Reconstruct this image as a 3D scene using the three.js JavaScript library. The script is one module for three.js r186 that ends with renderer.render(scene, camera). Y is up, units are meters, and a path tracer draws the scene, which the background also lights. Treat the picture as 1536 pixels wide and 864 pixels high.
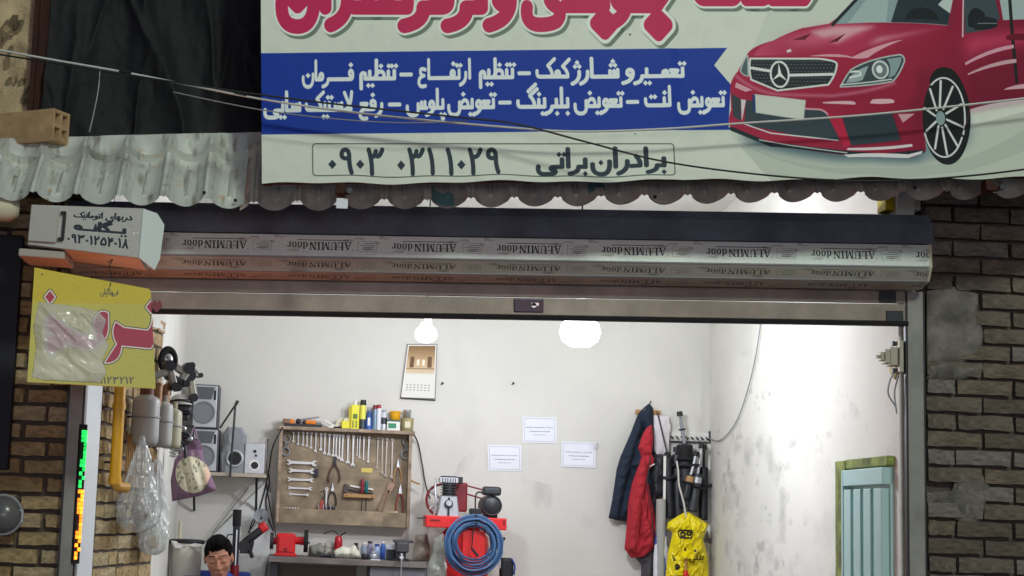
import * as THREE from 'three';
import { RoundedBoxGeometry } from 'three/addons/geometries/RoundedBoxGeometry.js';
import { MarchingCubes } from 'three/addons/objects/MarchingCubes.js';
import { mergeGeometries, mergeVertices } from 'three/addons/utils/BufferGeometryUtils.js';
import { RectAreaLightUniformsLib } from 'three/addons/lights/RectAreaLightUniformsLib.js';
RectAreaLightUniformsLib.init();

// ---------------------------------------------------------------- camera, sky, light, exposure
const scene = new THREE.Scene();
const FOCAL = 2400, EYE = [0, 1.35, 6.5], PITCH = 7.8 * Math.PI / 180, ROLL = 2.4 * Math.PI / 180, CX = 470, CY = 432;
const camera = new THREE.PerspectiveCamera(2 * Math.atan(432 / FOCAL) * 180 / Math.PI, 16 / 9, 0.1, 200);
camera.position.set(...EYE);
camera.rotation.set(PITCH, 0, ROLL, 'XYZ');
camera.setViewOffset(1536, 864, 768 - CX, 0, 1536, 864);

const renderer = new THREE.WebGLRenderer();
renderer.toneMapping = THREE.LinearToneMapping;
renderer.toneMappingExposure = 1.0;
renderer.shadowMap.enabled = true;

{ // night sky over a lit town: even, dim, slightly blue
  const w = 64, h = 32, d = new Float32Array(w * h * 4);
  for (let y = 0; y < h; y++) for (let x = 0; x < w; x++) {
    const i = (y * w + x) * 4; d[i] = 0.095; d[i + 1] = 0.105; d[i + 2] = 0.132; d[i + 3] = 1;
  }
  const t = new THREE.DataTexture(d, w, h, THREE.RGBAFormat, THREE.FloatType);
  t.mapping = THREE.EquirectangularReflectionMapping; t.magFilter = THREE.LinearFilter; t.needsUpdate = true;
  scene.background = t; scene.environment = t;
}
const moon = new THREE.DirectionalLight(0xcfd8ff, 0.02);
moon.name = 'moon'; moon.position.set(6, 12, 9); moon.castShadow = true; scene.add(moon); scene.add(moon.target);

// strengths of the lamps (each lamp stands in its own builder below)
const BULB_LEFT = 2.3, BULB_RIGHT = 6.2, STREET = 104, ORANGE_SIGN = 0.6;

// ---------------------------------------------------------------- helpers
const V = (x, y, z) => new THREE.Vector3(x, y, z);
let seed = 7;
const rnd = (a = 1, b) => { seed = (Math.imul(seed, 1664525) + 1013904223) >>> 0; const r = seed / 4294967296; return b === undefined ? r * a : a + r * (b - a); };
// survey: a point of the place from where it stands in the survey picture and its distance z
function ray(px, py) {
  const dx = (px - CX) / FOCAL, dy = -(py - CY) / FOCAL, c = Math.cos(ROLL), s = Math.sin(ROLL);
  const x1 = dx * c - dy * s, y1 = dx * s + dy * c;
  return V(x1, y1 * Math.cos(PITCH) + Math.sin(PITCH), y1 * Math.sin(PITCH) - Math.cos(PITCH));
}
function at(px, py, z) { const d = ray(px, py), t = (z - EYE[2]) / d.z; return V(d.x * t, EYE[1] + d.y * t, z); }
function atPlane(px, py, point, n) { const d = ray(px, py), o = V(...EYE), t = point.clone().sub(o).dot(n) / d.dot(n); return o.addScaledVector(d, t); }
const mpp = (z) => (EYE[2] - z) / FOCAL; // metres per survey pixel at distance z

const used = {};
function numbered(name) { const n = used[name] ?? 0; used[name] = n + 1; return n ? name + '_' + String(n).padStart(3, '0') : name; }
function shade(o) { o.traverse((m) => { if (m.isMesh) { m.castShadow = true; m.receiveShadow = true; } }); return o; }
function thing(name, label, category, pos = V(0, 0, 0), group) {
  const o = new THREE.Group(); o.name = numbered(name); o.position.copy(pos); scene.add(o);
  o.userData = { label, category }; if (group) o.userData.group = group;
  return o;
}
function join(geos) {
  const list = (Array.isArray(geos) ? geos : [geos]).map((g) => { const q = g.index ? g.toNonIndexed() : g.clone(); for (const k of Object.keys(q.attributes)) if (!['position', 'normal', 'uv'].includes(k)) q.deleteAttribute(k); if (!q.attributes.uv) q.setAttribute('uv', new THREE.BufferAttribute(new Float32Array(q.attributes.position.count * 2), 2)); q.morphAttributes = {}; return q; });
  return list.length === 1 ? list[0] : mergeGeometries(list);
}
function part(name, geo, mat, parent, pos) {
  const m = new THREE.Mesh(Array.isArray(geo) ? join(geo) : geo, mat); m.name = name; if (pos) m.position.copy(pos);
  m.castShadow = m.receiveShadow = true; parent.add(m); return m;
}
function solo(name, label, category, geo, mat, pos = V(0, 0, 0), group) { // a thing that is one mesh
  const m = part(numbered(name), geo, mat, scene, pos); m.userData = { label, category }; if (group) m.userData.group = group; return m;
}
function structure(name, geo, mat, pos) { const m = part(name, geo, mat, scene, pos); m.userData.kind = 'structure'; return m; }

const box = (w, h, d, x = 0, y = 0, z = 0) => new THREE.BoxGeometry(w, h, d).translate(x, y, z);
const rbox = (w, h, d, r = 0.004, x = 0, y = 0, z = 0, s = 2) => new RoundedBoxGeometry(w, h, d, s, Math.min(r, w / 2.01, h / 2.01, d / 2.01)).translate(x, y, z);
const cyl = (r1, r2, h, x = 0, y = 0, z = 0, n = 20) => new THREE.CylinderGeometry(r1, r2, h, n).translate(x, y, z);
const cylZ = (r1, r2, h, x = 0, y = 0, z = 0, n = 20) => new THREE.CylinderGeometry(r1, r2, h, n).rotateX(Math.PI / 2).translate(x, y, z);
const cylX = (r1, r2, h, x = 0, y = 0, z = 0, n = 20) => new THREE.CylinderGeometry(r1, r2, h, n).rotateZ(Math.PI / 2).translate(x, y, z);
const ball = (r, x = 0, y = 0, z = 0, sx = 1, sy = 1, sz = 1) => new THREE.SphereGeometry(r, 20, 14).scale(sx, sy, sz).translate(x, y, z);
const lathe = (pts, n = 24) => new THREE.LatheGeometry(pts.map(([r, y]) => new THREE.Vector2(r, y)), n);
const ring = (R, r, x = 0, y = 0, z = 0, n = 28) => new THREE.TorusGeometry(R, r, 8, n).translate(x, y, z);
function tube(pts, r, n, closed = false) {
  const c = new THREE.CatmullRomCurve3(pts.map((p) => Array.isArray(p) ? V(...p) : p), closed, 'centripetal');
  return new THREE.TubeGeometry(c, n ?? pts.length * 8, r, 7, closed);
}
function rod(a, b, r, r2) { // a straight bar between two points
  const d = b.clone().sub(a), g = new THREE.CylinderGeometry(r2 ?? r, r, d.length(), 10);
  g.applyQuaternion(new THREE.Quaternion().setFromUnitVectors(V(0, 1, 0), d.clone().normalize()));
  const m = a.clone().add(b).multiplyScalar(0.5); return g.translate(m.x, m.y, m.z);
}
function plate(pts, depth, bevel = 0.0, holes = []) { // outline in metres, front face at +depth
  const s = new THREE.Shape(pts.map(([x, y]) => new THREE.Vector2(x, y)));
  for (const h of holes) s.holes.push(new THREE.Path(h.map(([x, y]) => new THREE.Vector2(x, y))));
  return new THREE.ExtrudeGeometry(s, { depth: depth - 2 * bevel, bevelEnabled: bevel > 0, bevelSize: bevel, bevelThickness: bevel, bevelSegments: 1, steps: 1 }).translate(0, 0, bevel);
}
const circle = (x, y, r, n = 16) => Array.from({ length: n }, (_, i) => [x + r * Math.cos(i / n * 2 * Math.PI), y + r * Math.sin(i / n * 2 * Math.PI)]);
// uv in metres from position and facing
function uvMetres(g, s = 1, ox = 0, oy = 0) {
  const q = g.index ? g.toNonIndexed() : g, p = q.attributes.position, n = q.attributes.normal, uv = new Float32Array(p.count * 2);
  for (let i = 0; i < p.count; i++) {
    const ax = Math.abs(n.getX(i)), ay = Math.abs(n.getY(i)), az = Math.abs(n.getZ(i));
    const [a, b] = az >= ax && az >= ay ? [p.getX(i), p.getY(i)] : ax >= ay ? [p.getZ(i), p.getY(i)] : [p.getX(i), p.getZ(i)];
    uv[i * 2] = a * s + ox; uv[i * 2 + 1] = b * s + oy;
  }
  q.setAttribute('uv', new THREE.BufferAttribute(uv, 2)); return q;
}
// soft things: an outline in metres puffed out to a cushion, with folds
function puff(outline, thick, opt = {}) {
  const { cells = 36, edge = 0.05, fold = () => 0, back = 0.15 } = opt;
  let x0 = 1e9, x1 = -1e9, y0 = 1e9, y1 = -1e9;
  for (const [x, y] of outline) { x0 = Math.min(x0, x); x1 = Math.max(x1, x); y0 = Math.min(y0, y); y1 = Math.max(y1, y); }
  const c = Math.max(x1 - x0, y1 - y0) / cells, nx = Math.ceil((x1 - x0) / c) + 3, ny = Math.ceil((y1 - y0) / c) + 3;
  const near = (x, y) => {
    let best = 1e9, bx = 0, by = 0, inside = false;
    for (let i = 0, j = outline.length - 1; i < outline.length; j = i++) {
      const [ax, ay] = outline[j], [ex, ey] = outline[i], dx = ex - ax, dy = ey - ay, t = Math.max(0, Math.min(1, ((x - ax) * dx + (y - ay) * dy) / (dx * dx + dy * dy || 1e-9)));
      const qx = ax + t * dx, qy = ay + t * dy, d = Math.hypot(x - qx, y - qy);
      if (d < best) { best = d; bx = qx; by = qy; }
      if ((ey > y) !== (ay > y) && x < (ax - ex) * (y - ey) / (ay - ey) + ex) inside = !inside;
    }
    return { d: inside ? best : -best, bx, by };
  };
  const P = [], D = [];
  for (let j = 0; j < ny; j++) for (let i = 0; i < nx; i++) { const x = x0 + (i - 1) * c, y = y0 + (j - 1) * c, q = near(x, y); D.push(q.d); P.push(q.d < 0 ? [q.bx, q.by, 0] : [x, y, q.d]); }
  const pos = [], uv = [];
  const put = (k, front) => {
    const [x, y, d] = P[k], s = 1 - Math.exp(-d / edge), zf = thick * s + fold(x, y) * s;
    pos.push(x, y, front ? zf : -thick * back * s); uv.push((x - x0) / (x1 - x0), (y - y0) / (y1 - y0));
  };
  for (let j = 0; j < ny - 1; j++) for (let i = 0; i < nx - 1; i++) {
    const a = j * nx + i, b = a + 1, e = a + nx, f = e + 1;
    for (const [p, q, r] of [[a, b, f], [a, f, e]]) if (Math.max(D[p], D[q], D[r]) > 0) { put(p, 1); put(q, 1); put(r, 1); put(p, 0); put(r, 0); put(q, 0); }
  }
  let g = new THREE.BufferGeometry();
  g.setAttribute('position', new THREE.Float32BufferAttribute(pos, 3)); g.setAttribute('uv', new THREE.Float32BufferAttribute(uv, 2));
  g = mergeVertices(g, 1e-5); g.computeVertexNormals(); return g;
}
// noise
const hash = (x, y, s = 0) => { let h = Math.imul(x | 0, 374761393) + Math.imul(y | 0, 668265263) + Math.imul(s | 0, 362437); h = Math.imul(h ^ (h >>> 13), 1274126177); return ((h ^ (h >>> 16)) >>> 0) / 4294967296; };
function vnoise(x, y, per = 0, s = 0) {
  const ix = Math.floor(x), iy = Math.floor(y), fx = x - ix, fy = y - iy, u = fx * fx * (3 - 2 * fx), v = fy * fy * (3 - 2 * fy), m = (a) => per ? ((a % per) + per) % per : a;
  const h = (a, b) => hash(m(a), m(b), s), a = h(ix, iy), b = h(ix + 1, iy), c = h(ix, iy + 1), d = h(ix + 1, iy + 1);
  return a + (b - a) * u + (c - a) * v + (a - b - c + d) * u * v;
}
function fbm(x, y, per, oct = 4, s = 0) { let t = 0, a = 0.5, n = 0; for (let o = 0; o < oct; o++) { t += a * vnoise(x, y, per, s + o * 17); n += a; a *= 0.5; x *= 2; y *= 2; if (per) per *= 2; } return t / n; }
function texture(w, h, fn, srgb = true) {
  const d = new Uint8Array(w * h * 4);
  for (let y = 0; y < h; y++) for (let x = 0; x < w; x++) { const c = fn(x / w, y / h), i = (y * w + x) * 4; for (let k = 0; k < 3; k++) d[i + k] = Math.max(0, Math.min(255, Array.isArray(c) ? c[k] : c)); d[i + 3] = 255; }
  const t = new THREE.DataTexture(d, w, h); t.wrapS = t.wrapT = THREE.RepeatWrapping; t.magFilter = THREE.LinearFilter; t.minFilter = THREE.LinearFilter; if (srgb) t.colorSpace = THREE.SRGBColorSpace; t.needsUpdate = true; return t;
}
function canvasTexture(w, h, draw) {
  const c = document.createElement('canvas'); c.width = w; c.height = h; const g = c.getContext('2d'); draw(g, w, h);
  const t = new THREE.CanvasTexture(c); t.colorSpace = THREE.SRGBColorSpace; t.magFilter = THREE.LinearFilter; return t;
}
const std = (color, roughness = 0.7, metalness = 0, extra = {}) => new THREE.MeshStandardMaterial({ color, roughness, metalness, ...extra });
const phys = (color, roughness, extra = {}) => new THREE.MeshPhysicalMaterial({ color, roughness, ...extra });
const mottle = (base, amp, freq = 6, s = 0, size = 256) => texture(size, size, (u, v) => { const n = (fbm(u * freq, v * freq, freq, 4, s) - 0.5) * 2 * amp + (hash(u * size, v * size, s) - 0.5) * amp * 0.35; return base.map((c) => c * (1 + n)); });
const grainBump = (freq, s = 3, size = 256) => texture(size, size, (u, v) => 255 * (0.6 * fbm(u * freq, v * freq, freq, 4, s) + 0.4 * hash(u * size, v * size, s)), false);

// ---------------------------------------------------------------- shared materials
const bumpFine = grainBump(24), bumpCoarse = grainBump(8, 9);
const M = {
  steel: std(0xb9bbbd, 0.32, 0.9), wrench: std(0xc9c9c6, 0.38, 0.75), darkSteel: std(0x3b3c40, 0.5, 0.6), black: std(0x17181b, 0.55), blackRubber: std(0x141416, 0.85), white: std(0xe6e4de, 0.6),
  red: std(0xd01218, 0.38), darkRed: std(0x7c0d1c, 0.45), blue: std(0x1c3f8f, 0.5), yellow: std(0xe8c71c, 0.5), orange: std(0xe07a16, 0.55), green: std(0x0f7f55, 0.5), tan: std(0xb48a58, 0.65),
  paper: std(0xeceef4, 0.85), greyPlastic: std(0x8a8d92, 0.5), silver: std(0xb9bcc0, 0.35, 0.4), cream: std(0xd8d0b4, 0.6), rust: std(0x6d4430, 0.75, 0.3, { map: mottle([132, 104, 88], 0.35, 8, 21) }),
  clear: phys(0xe9edf0, 0.28, { transmission: 0.6, thickness: 0, ior: 1.4 }), milky: phys(0xd6d8d8, 0.6, { transmission: 0.35, thickness: 0 }),
};
// ---------------------------------------------------------------- lettering: joined right-to-left script drawn with a pen, figures left to right
// [width, pen path] per letter form; y = 0 is the base line, x runs to the left from the letter's right edge
const BOWL_N = 'Q-4 26 -32 26 Q-60 26 -57 -8';
const FORM = {
  tooth: { i: [20, 'M-7 -27 V0 H-20'], m: [20, 'M0 0 H-20 M-10 0 V-25'] },
  beh: { f: [76, 'M0 0 H-60 Q-72 0 -71 -22'], s: [82, 'M-6 -26 Q-4 0 -16 0 H-64 Q-77 0 -75 -24'] },
  nun: { f: [62, 'M0 0 H-7 ' + BOWL_N], s: [64, 'M-6 -18 ' + BOWL_N] },
  yeh: { f: [68, 'M0 0 H-10 Q-24 0 -22 7 Q-20 12 -10 13 Q-4 24 -24 25 H-44 Q-66 25 -61 -2'], s: [68, 'M-6 -18 Q-20 -26 -23 -12 Q-24 -4 -12 1 Q0 10 -12 21 Q-22 26 -40 26 Q-66 26 -61 2'] },
  alef: { s: [22, 'M-10 -64 V0'], f: [18, 'M0 0 H-9 V-64'] },
  dal: { s: [38, 'M-18 -36 Q-4 -16 -7 0 H-34'], f: [36, 'M0 0 H-32 M-8 0 Q-10 -18 -22 -34'] },
  reh: { s: [32, 'M-7 -18 Q-4 14 -34 24'], f: [30, 'M0 0 H-8 Q-8 20 -36 25'] },
  waw: { s: [38, 'M-12 -2 Q-24 -2 -23 -13 Q-21 -23 -13 -22 Q-4 -20 -5 -6 Q-8 18 -38 25'], f: [36, 'M0 0 H-12 Q-24 -2 -23 -13 Q-21 -23 -13 -22 Q-4 -20 -5 -4 Q-8 18 -38 25'] },
  meem: { i: [32, 'M-32 0 H-14 Q-5 0 -5 -10 Q-5 -20 -14 -20 Q-23 -18 -22 0'], m: [32, 'M0 0 H-32 M-16 0 Q-27 -6 -22 -16 Q-14 -22 -8 -14 Q-6 -4 -16 0'], f: [32, 'M0 0 H-8 Q-4 -20 -15 -20 Q-25 -18 -24 -4 V34'], s: [34, 'M-24 -2 Q-4 2 -5 -11 Q-6 -21 -15 -20 Q-26 -18 -25 -4 V34'] },
  kaf: { i: [38, 'M-2 -60 L-31 -36 Q-8 -18 -10 0 H-38'], m: [38, 'M-2 -60 L-31 -36 Q-8 -18 -10 0 M0 0 H-38'], f: [80, 'M0 0 H-8 M4 -62 L-25 -39 Q-4 -18 -8 0 H-62 Q-75 0 -73 -20'] },
  lam: { i: [22, 'M-9 -64 V0 H-22'], m: [22, 'M0 0 H-22 M-11 0 V-64'], f: [62, 'M0 0 H-9 M-9 -64 V0 Q-8 25 -34 25 Q-59 25 -56 -2'] },
  lamalef: { s: [50, 'M-10 -62 Q-14 -4 -42 0 M-42 -60 L-14 -4 Q-12 0 -20 0 H-42'], f: [50, 'M0 0 H-16 M-10 -62 Q-14 -4 -42 0 M-42 -60 L-16 0 H-42'] },
  ain: { i: [46, 'M-8 -32 Q-31 -36 -30 -18 Q-29 0 -8 0 M-8 0 H-46'], m: [38, 'M0 0 H-38 M-19 0 L-33 -20 H-6 Z'], f: [44, 'M0 0 H-10 M-16 0 L-30 -19 H-4 L-18 0 Q-38 10 -34 25 Q-26 38 -6 32'], s: [46, 'M-8 -30 Q-32 -38 -31 -22 Q-30 -9 -14 -9 Q-42 -4 -39 18 Q-34 34 -8 27'] },
  hah: { i: [48, 'M-40 -27 Q-22 -31 -4 -23 L-25 0 H-48'], m: [48, 'M-38 -27 Q-22 -31 -6 -23 L-25 0 H-48 M0 0 H-25'] },
  feh: { i: [36, 'M-14 -11 Q-24 -14 -22 -24 Q-18 -32 -10 -29 Q-3 -26 -4 -14 Q-4 0 -16 0 H-36'], m: [36, 'M0 0 H-36 M-18 -2 Q-30 -10 -24 -22 Q-18 -28 -11 -22 Q-6 -12 -18 -2'] },
  seen: { i: [50, 'M-5 -24 V0 H-19 V-20 M-19 0 H-34 V-20 M-34 0 H-50'], m: [50, 'M0 0 H-50 M-7 0 V-21 M-21 0 V-20 M-35 0 V-21'], f: [92, 'M0 0 H-38 M-8 0 V-21 M-23 0 V-20 M-38 -14 V4 Q-36 26 -62 26 Q-89 26 -86 -6'] },
  sad: { i: [60, 'M-60 0 H-8 Q-2 -27 -24 -25 Q-36 -20 -44 0 V-18'], m: [58, 'M0 0 H-58 M-8 0 Q-3 -27 -24 -25 Q-36 -20 -44 0 V-18'], f: [98, 'M0 0 H-44 M-6 0 Q-3 -27 -22 -25 Q-34 -20 -43 0 M-43 -18 V2 Q-42 26 -68 26 Q-94 26 -91 -6'] },
  tah: { m: [52, 'M0 0 H-52 M-8 0 Q-3 -27 -24 -25 Q-36 -20 -43 0 M-36 -64 V0'] },
  heh: { m: [38, 'M0 0 H-38 M-19 0 Q-38 -26 -22 -28 Q-2 -28 -19 0 Q-30 20 -16 20 Q-6 18 -19 0'], f: [32, 'M0 0 H-8 Q-26 0 -26 -16 Q-25 -32 -14 -31 Q2 -18 -10 0'] },
  kashida: { m: [44, 'M0 0 H-44'] },
};
const UP1 = [[0, -1]], UP2 = [[-8, -1], [8, -1]], UP3 = [[-8, -1], [8, -1], [0, -2]], DN1 = [[0, 1]], DN2 = [[-8, 1], [8, 1]], DN3 = [[-8, 1], [8, 1], [0, 2]];
const LETTER = { // shape when joined onwards, shape at a word's end, dots, joins to the left
  'ا': ['alef', 'alef', 0, 0], 'ب': ['tooth', 'beh', DN1, 1], 'پ': ['tooth', 'beh', DN3, 1], 'ت': ['tooth', 'beh', UP2, 1], 'ن': ['tooth', 'nun', UP1, 1], 'ی': ['tooth', 'yeh', DN2, 1],
  'د': ['dal', 'dal', 0, 0], 'ر': ['reh', 'reh', 0, 0], 'ز': ['reh', 'reh', UP1, 0], 'ژ': ['reh', 'reh', UP3, 0], 'و': ['waw', 'waw', 0, 0], 'م': ['meem', 'meem', 0, 1], 'ک': ['kaf', 'kaf', 0, 1], 'گ': ['kaf', 'kaf', 'bar', 1],
  'ل': ['lam', 'lam', 0, 1], 'ﻻ': ['lamalef', 'lamalef', 0, 0], 'ع': ['ain', 'ain', 0, 1], 'ج': ['hah', 'hah', DN1, 1], 'خ': ['hah', 'hah', UP1, 1], 'ف': ['feh', 'feh', UP1, 1], 'س': ['seen', 'seen', 0, 1], 'ش': ['seen', 'seen', UP3, 1],
  'ص': ['sad', 'sad', 0, 1], 'ض': ['sad', 'sad', UP1, 1], 'ظ': ['tah', 'tah', UP1, 1], 'ه': ['heh', 'heh', 0, 1], 'ـ': ['kashida', 'kashida', 0, 1],
};
const FIGURE = {
  '۰': [26, null], '۱': [24, 'M6 -60 Q15 -34 14 0'], '۲': [42, 'M6 -60 Q15 -34 14 0 M10 -44 Q26 -34 34 -60'], '۳': [50, 'M6 -60 Q15 -34 14 0 M10 -44 Q20 -36 25 -56 M25 -46 Q34 -38 42 -60'],
  '۴': [40, 'M6 -60 Q15 -34 14 0 M34 -56 Q18 -54 22 -40 L36 -40 M12 -34 H24'], '۵': [44, 'M22 -56 Q2 -30 6 -10 Q13 4 21 -10 Q29 4 37 -10 Q42 -30 22 -56'], '۸': [44, 'M6 0 Q20 -24 22 -58 Q24 -24 38 0'], '۹': [40, 'M28 -38 Q8 -34 8 -48 Q9 -60 19 -60 Q29 -58 28 -38 Q28 -16 34 0'],
};
const DOTY = { tooth: [-44, 24], beh: [-30, 26], nun: [-14, 0], yeh: [0, 46], reh: [-36, 0], hah: [-50, 26], feh: [-50, 0], seen: [-40, 0], sad: [-46, 0], tah: [-44, 0] };
function layout(text) { // list of {x, path, dots}, x to the left; total width
  const out = []; let x = 0; const chars = [...text.replace(/لا/g, 'ﻻ')];
  let rtl = true;
  chars.forEach((c, k) => {
    if (c === ' ') { x += 26; return; }
    if (c === '–') { out.push({ x, path: 'M-10 -14 H-66' }); x += 76; return; }
    const L = LETTER[c]; if (!L) return;
    const prev = LETTER[chars[k - 1]], next = LETTER[chars[k + 1]], jr = prev && prev[3], jl = L[3] && next;
    const form = jr ? (jl ? 'm' : 'f') : (jl ? 'i' : 's'), kind = jl ? L[0] : L[1], F = FORM[kind], pick = F[form] ?? F[jl ? 'm' : 'f'] ?? F.s ?? F.m ?? F.f, dots = [];
    if (L[2] === 'bar') dots.push('bar'); else if (kind === 'yeh') {}
    else if (L[2]) for (const [dx, dy] of L[2]) {
      const mid = kind === 'seen' ? 22 : kind === 'sad' ? 26 : kind === 'tah' ? 18 : kind === 'reh' ? 14 : kind === 'feh' ? 14 : kind === 'hah' ? 24 : kind === 'tooth' ? 8 : pick[0] / 2, [u, d] = DOTY[kind] ?? [-44, 24];
      dots.push([-mid + dx, dy < 0 ? u + (dy + 1) * 14 : d + (dy - 1) * 14]);
    }
    out.push({ x, path: pick[1], dots }); x += pick[0];
  });
  return { out, width: x };
}
function write(g, text, xl, xr, base, height, pen, color, opt = {}) { // words between xl and xr, ascenders height tall
  const { out, width } = layout(text), sy = height / 64, sx = (xr - xl) / width;
  g.save(); g.translate(xr, base); if (opt.slope) g.transform(1, opt.slope, 0, 1, 0, 0); g.scale(sx, sy); g.strokeStyle = g.fillStyle = color; g.lineWidth = pen; g.lineJoin = 'round'; g.lineCap = opt.cap ?? 'round';
  for (const l of out) {
    g.save(); g.translate(-l.x, 0); g.stroke(new Path2D(l.path));
    for (const d of l.dots ?? []) {
      if (d === 'bar') { g.stroke(new Path2D('M-2 -78 L-31 -54')); continue; }
      const s = 9 + (pen - 12) * 0.4, k = sy / sx; g.beginPath(); g.moveTo(d[0] - s * k * 0.9, d[1]); g.lineTo(d[0], d[1] - s); g.lineTo(d[0] + s * k * 0.9, d[1]); g.lineTo(d[0], d[1] + s); g.closePath(); g.fill(); if (opt.outline) g.stroke();
    }
    g.restore();
  }
  g.restore();
}
function figures(g, text, xl, xr, base, height, pen, color) {
  let width = 0; for (const c of text) width += c === ' ' ? 20 : FIGURE[c][0] + 4;
  const sy = height / 60, sx = (xr - xl) / width; g.save(); g.translate(xl, base); g.scale(sx, sy); g.strokeStyle = g.fillStyle = color; g.lineWidth = pen; g.lineJoin = g.lineCap = 'round';
  let x = 0; for (const c of text) {
    if (c === ' ') { x += 20; continue; }
    const [w, p] = FIGURE[c]; g.save(); g.translate(x, 0);
    if (p) g.stroke(new Path2D(p)); else { g.beginPath(); g.moveTo(2, -22); g.lineTo(13, -34); g.lineTo(24, -22); g.lineTo(13, -10); g.fill(); }
    g.restore(); x += w + 4;
  }
  g.restore();
}
// ---------------------------------------------------------------- the place: street, floor, room
const BACK = -3.7, LEFT0 = -0.94, RIGHT0 = 2.405, RIGHT1 = 2.56, CEIL = 3.3;
const plasterBump = grainBump(10, 31, 512);
const plaster = std(0xffffff, 0.88, 0, { map: mottle([212, 210, 203], 0.045, 5, 41, 512), bumpMap: plasterBump, bumpScale: 0.004 });
{ // street
  const t = mottle([74, 72, 70], 0.25, 16, 51); structure('street', uvMetres(box(60, 0.2, 40, 0, -0.35, 18.2), 0.5), std(0xffffff, 0.85, 0, { map: t, bumpMap: bumpFine, bumpScale: 0.004 }));
  structure('floor', uvMetres(box(4.2, 0.24, 4.05, 0.7, -0.12, -1.85), 0.7), std(0xffffff, 0.7, 0, { map: mottle([118, 112, 104], 0.25, 10, 52), bumpMap: bumpCoarse, bumpScale: 0.003 }));
}
{ // back wall: even plaster with a few marks of dirt low down
  const t = texture(1024, 1024, (u, v) => {
    const n = (fbm(u * 6, v * 6, 0, 5, 61) - 0.5) * 0.10, fine = (hash(u * 1024, v * 1024, 5) - 0.5) * 0.012;
    const smear = Math.max(0, fbm(u * 16, v * 9, 0, 4, 63) - 0.58) * 1.3 * (v < 0.25 + 0.35 * fbm(u * 5, v * 5, 0, 3, 64) ? 1 : 0.2), c = 1 + n + fine - smear * 0.42;
    return [214 * c, 212 * c, 205 * c];
  });
  const g = box(RIGHT1 + 1.1, CEIL + 0.1, 0.16, (RIGHT1 - 0.9) / 2, CEIL / 2 - 0.05, BACK - 0.08);
  structure('back_wall', uvMetres(g, 0.28, 0.3, 0.02), std(0xffffff, 0.9, 0, { map: t, bumpMap: plasterBump, bumpScale: 0.0012 }));
}
const rightN = V(BACK, 0, -(RIGHT1 - RIGHT0)).normalize(); // faces into the room
const rightAt = (px, py, off = 0) => atPlane(px, py, V(RIGHT0, 0, 0).addScaledVector(rightN, off), rightN);
{ // right wall, stained with grease where hands and tools have rubbed it
  const t = texture(1024, 1024, (u, v) => { // u: 0 at the street, 1 at the back; v: 0 floor, 1 ceiling
    const n = (fbm(u * 7, v * 6, 0, 5, 71) - 0.5) * 0.11, blotch = Math.max(0, fbm(u * 14, v * 22, 0, 5, 73) - 0.58), smear = Math.max(0, fbm(u * 26, v * 48, 0, 4, 75) - 0.62);
    const here = (v < 0.30 + 0.45 * fbm(u * 5, v * 4, 0, 4, 77) ? 1 : 0.2) * (u > 0.30 + 0.3 * fbm(u * 4, v * 6, 0, 3, 78) ? 1 : 0.45), c = 1 + n - (blotch * 0.5 + smear * 0.75) * here;
    return [216 * c, 214 * c, 206 * c];
  });
  const s = new THREE.Shape([[RIGHT0, 0.0], [RIGHT0 + 0.07, 0.0], [RIGHT1 + 0.07, BACK], [RIGHT1, BACK]].map(([x, z]) => new THREE.Vector2(x, -z)));
  const g = new THREE.ExtrudeGeometry(s, { depth: CEIL + 0.1, bevelEnabled: false }).rotateX(-Math.PI / 2).translate(0, -0.1, 0), p = g.attributes.position, uv = [];
  for (let i = 0; i < p.count; i++) uv.push(p.getZ(i) / BACK, p.getY(i) / CEIL);
  g.setAttribute('uv', new THREE.Float32BufferAttribute(uv, 2)); g.translate(0, 0, -0.012);
  structure('right_wall', g, std(0xffffff, 0.85, 0, { map: t, bumpMap: plasterBump, bumpScale: 0.0016 }));
}
const PIER_A = V(-0.925, 0, -0.72), PIER_B = V(-0.742, 0, -1.62), pierD = PIER_B.clone().sub(PIER_A).normalize(), pierN = V(-pierD.z, 0, pierD.x).multiplyScalar(1);
if (pierN.x < 0) pierN.negate();
const pierAt = (px, py, off = 0) => atPlane(px, py, PIER_A.clone().addScaledVector(pierN, off), pierN);
{ // left wall: white board beside the doorway, then the brick pier, then plaster to the corner
  const wall = (pts) => new THREE.ExtrudeGeometry(new THREE.Shape(pts.map(([x, z]) => new THREE.Vector2(x, -z))), { depth: CEIL + 0.1, bevelEnabled: false }).rotateX(-Math.PI / 2).translate(0, -0.1, 0);
  structure('left_wall', uvMetres(wall([[-0.76, -1.64], [-0.8, BACK], [-1.1, BACK], [-1.1, -1.64]])), plaster);
  structure('doorway_reveal', uvMetres(wall([[LEFT0, -0.05], [-0.928, -0.70], [-1.1, -0.70], [-1.1, -0.24], [-0.985, -0.24], [-0.985, -0.05]])), std(0xdfe3e8, 0.6, 0, { bumpMap: plasterBump, bumpScale: 0.002 }));
  structure('ceiling', uvMetres(box(RIGHT1 + 1.5, 0.15, 4.0, (RIGHT1 - 0.9) / 2, CEIL + 0.075, -1.9)), plaster);
}
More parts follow.
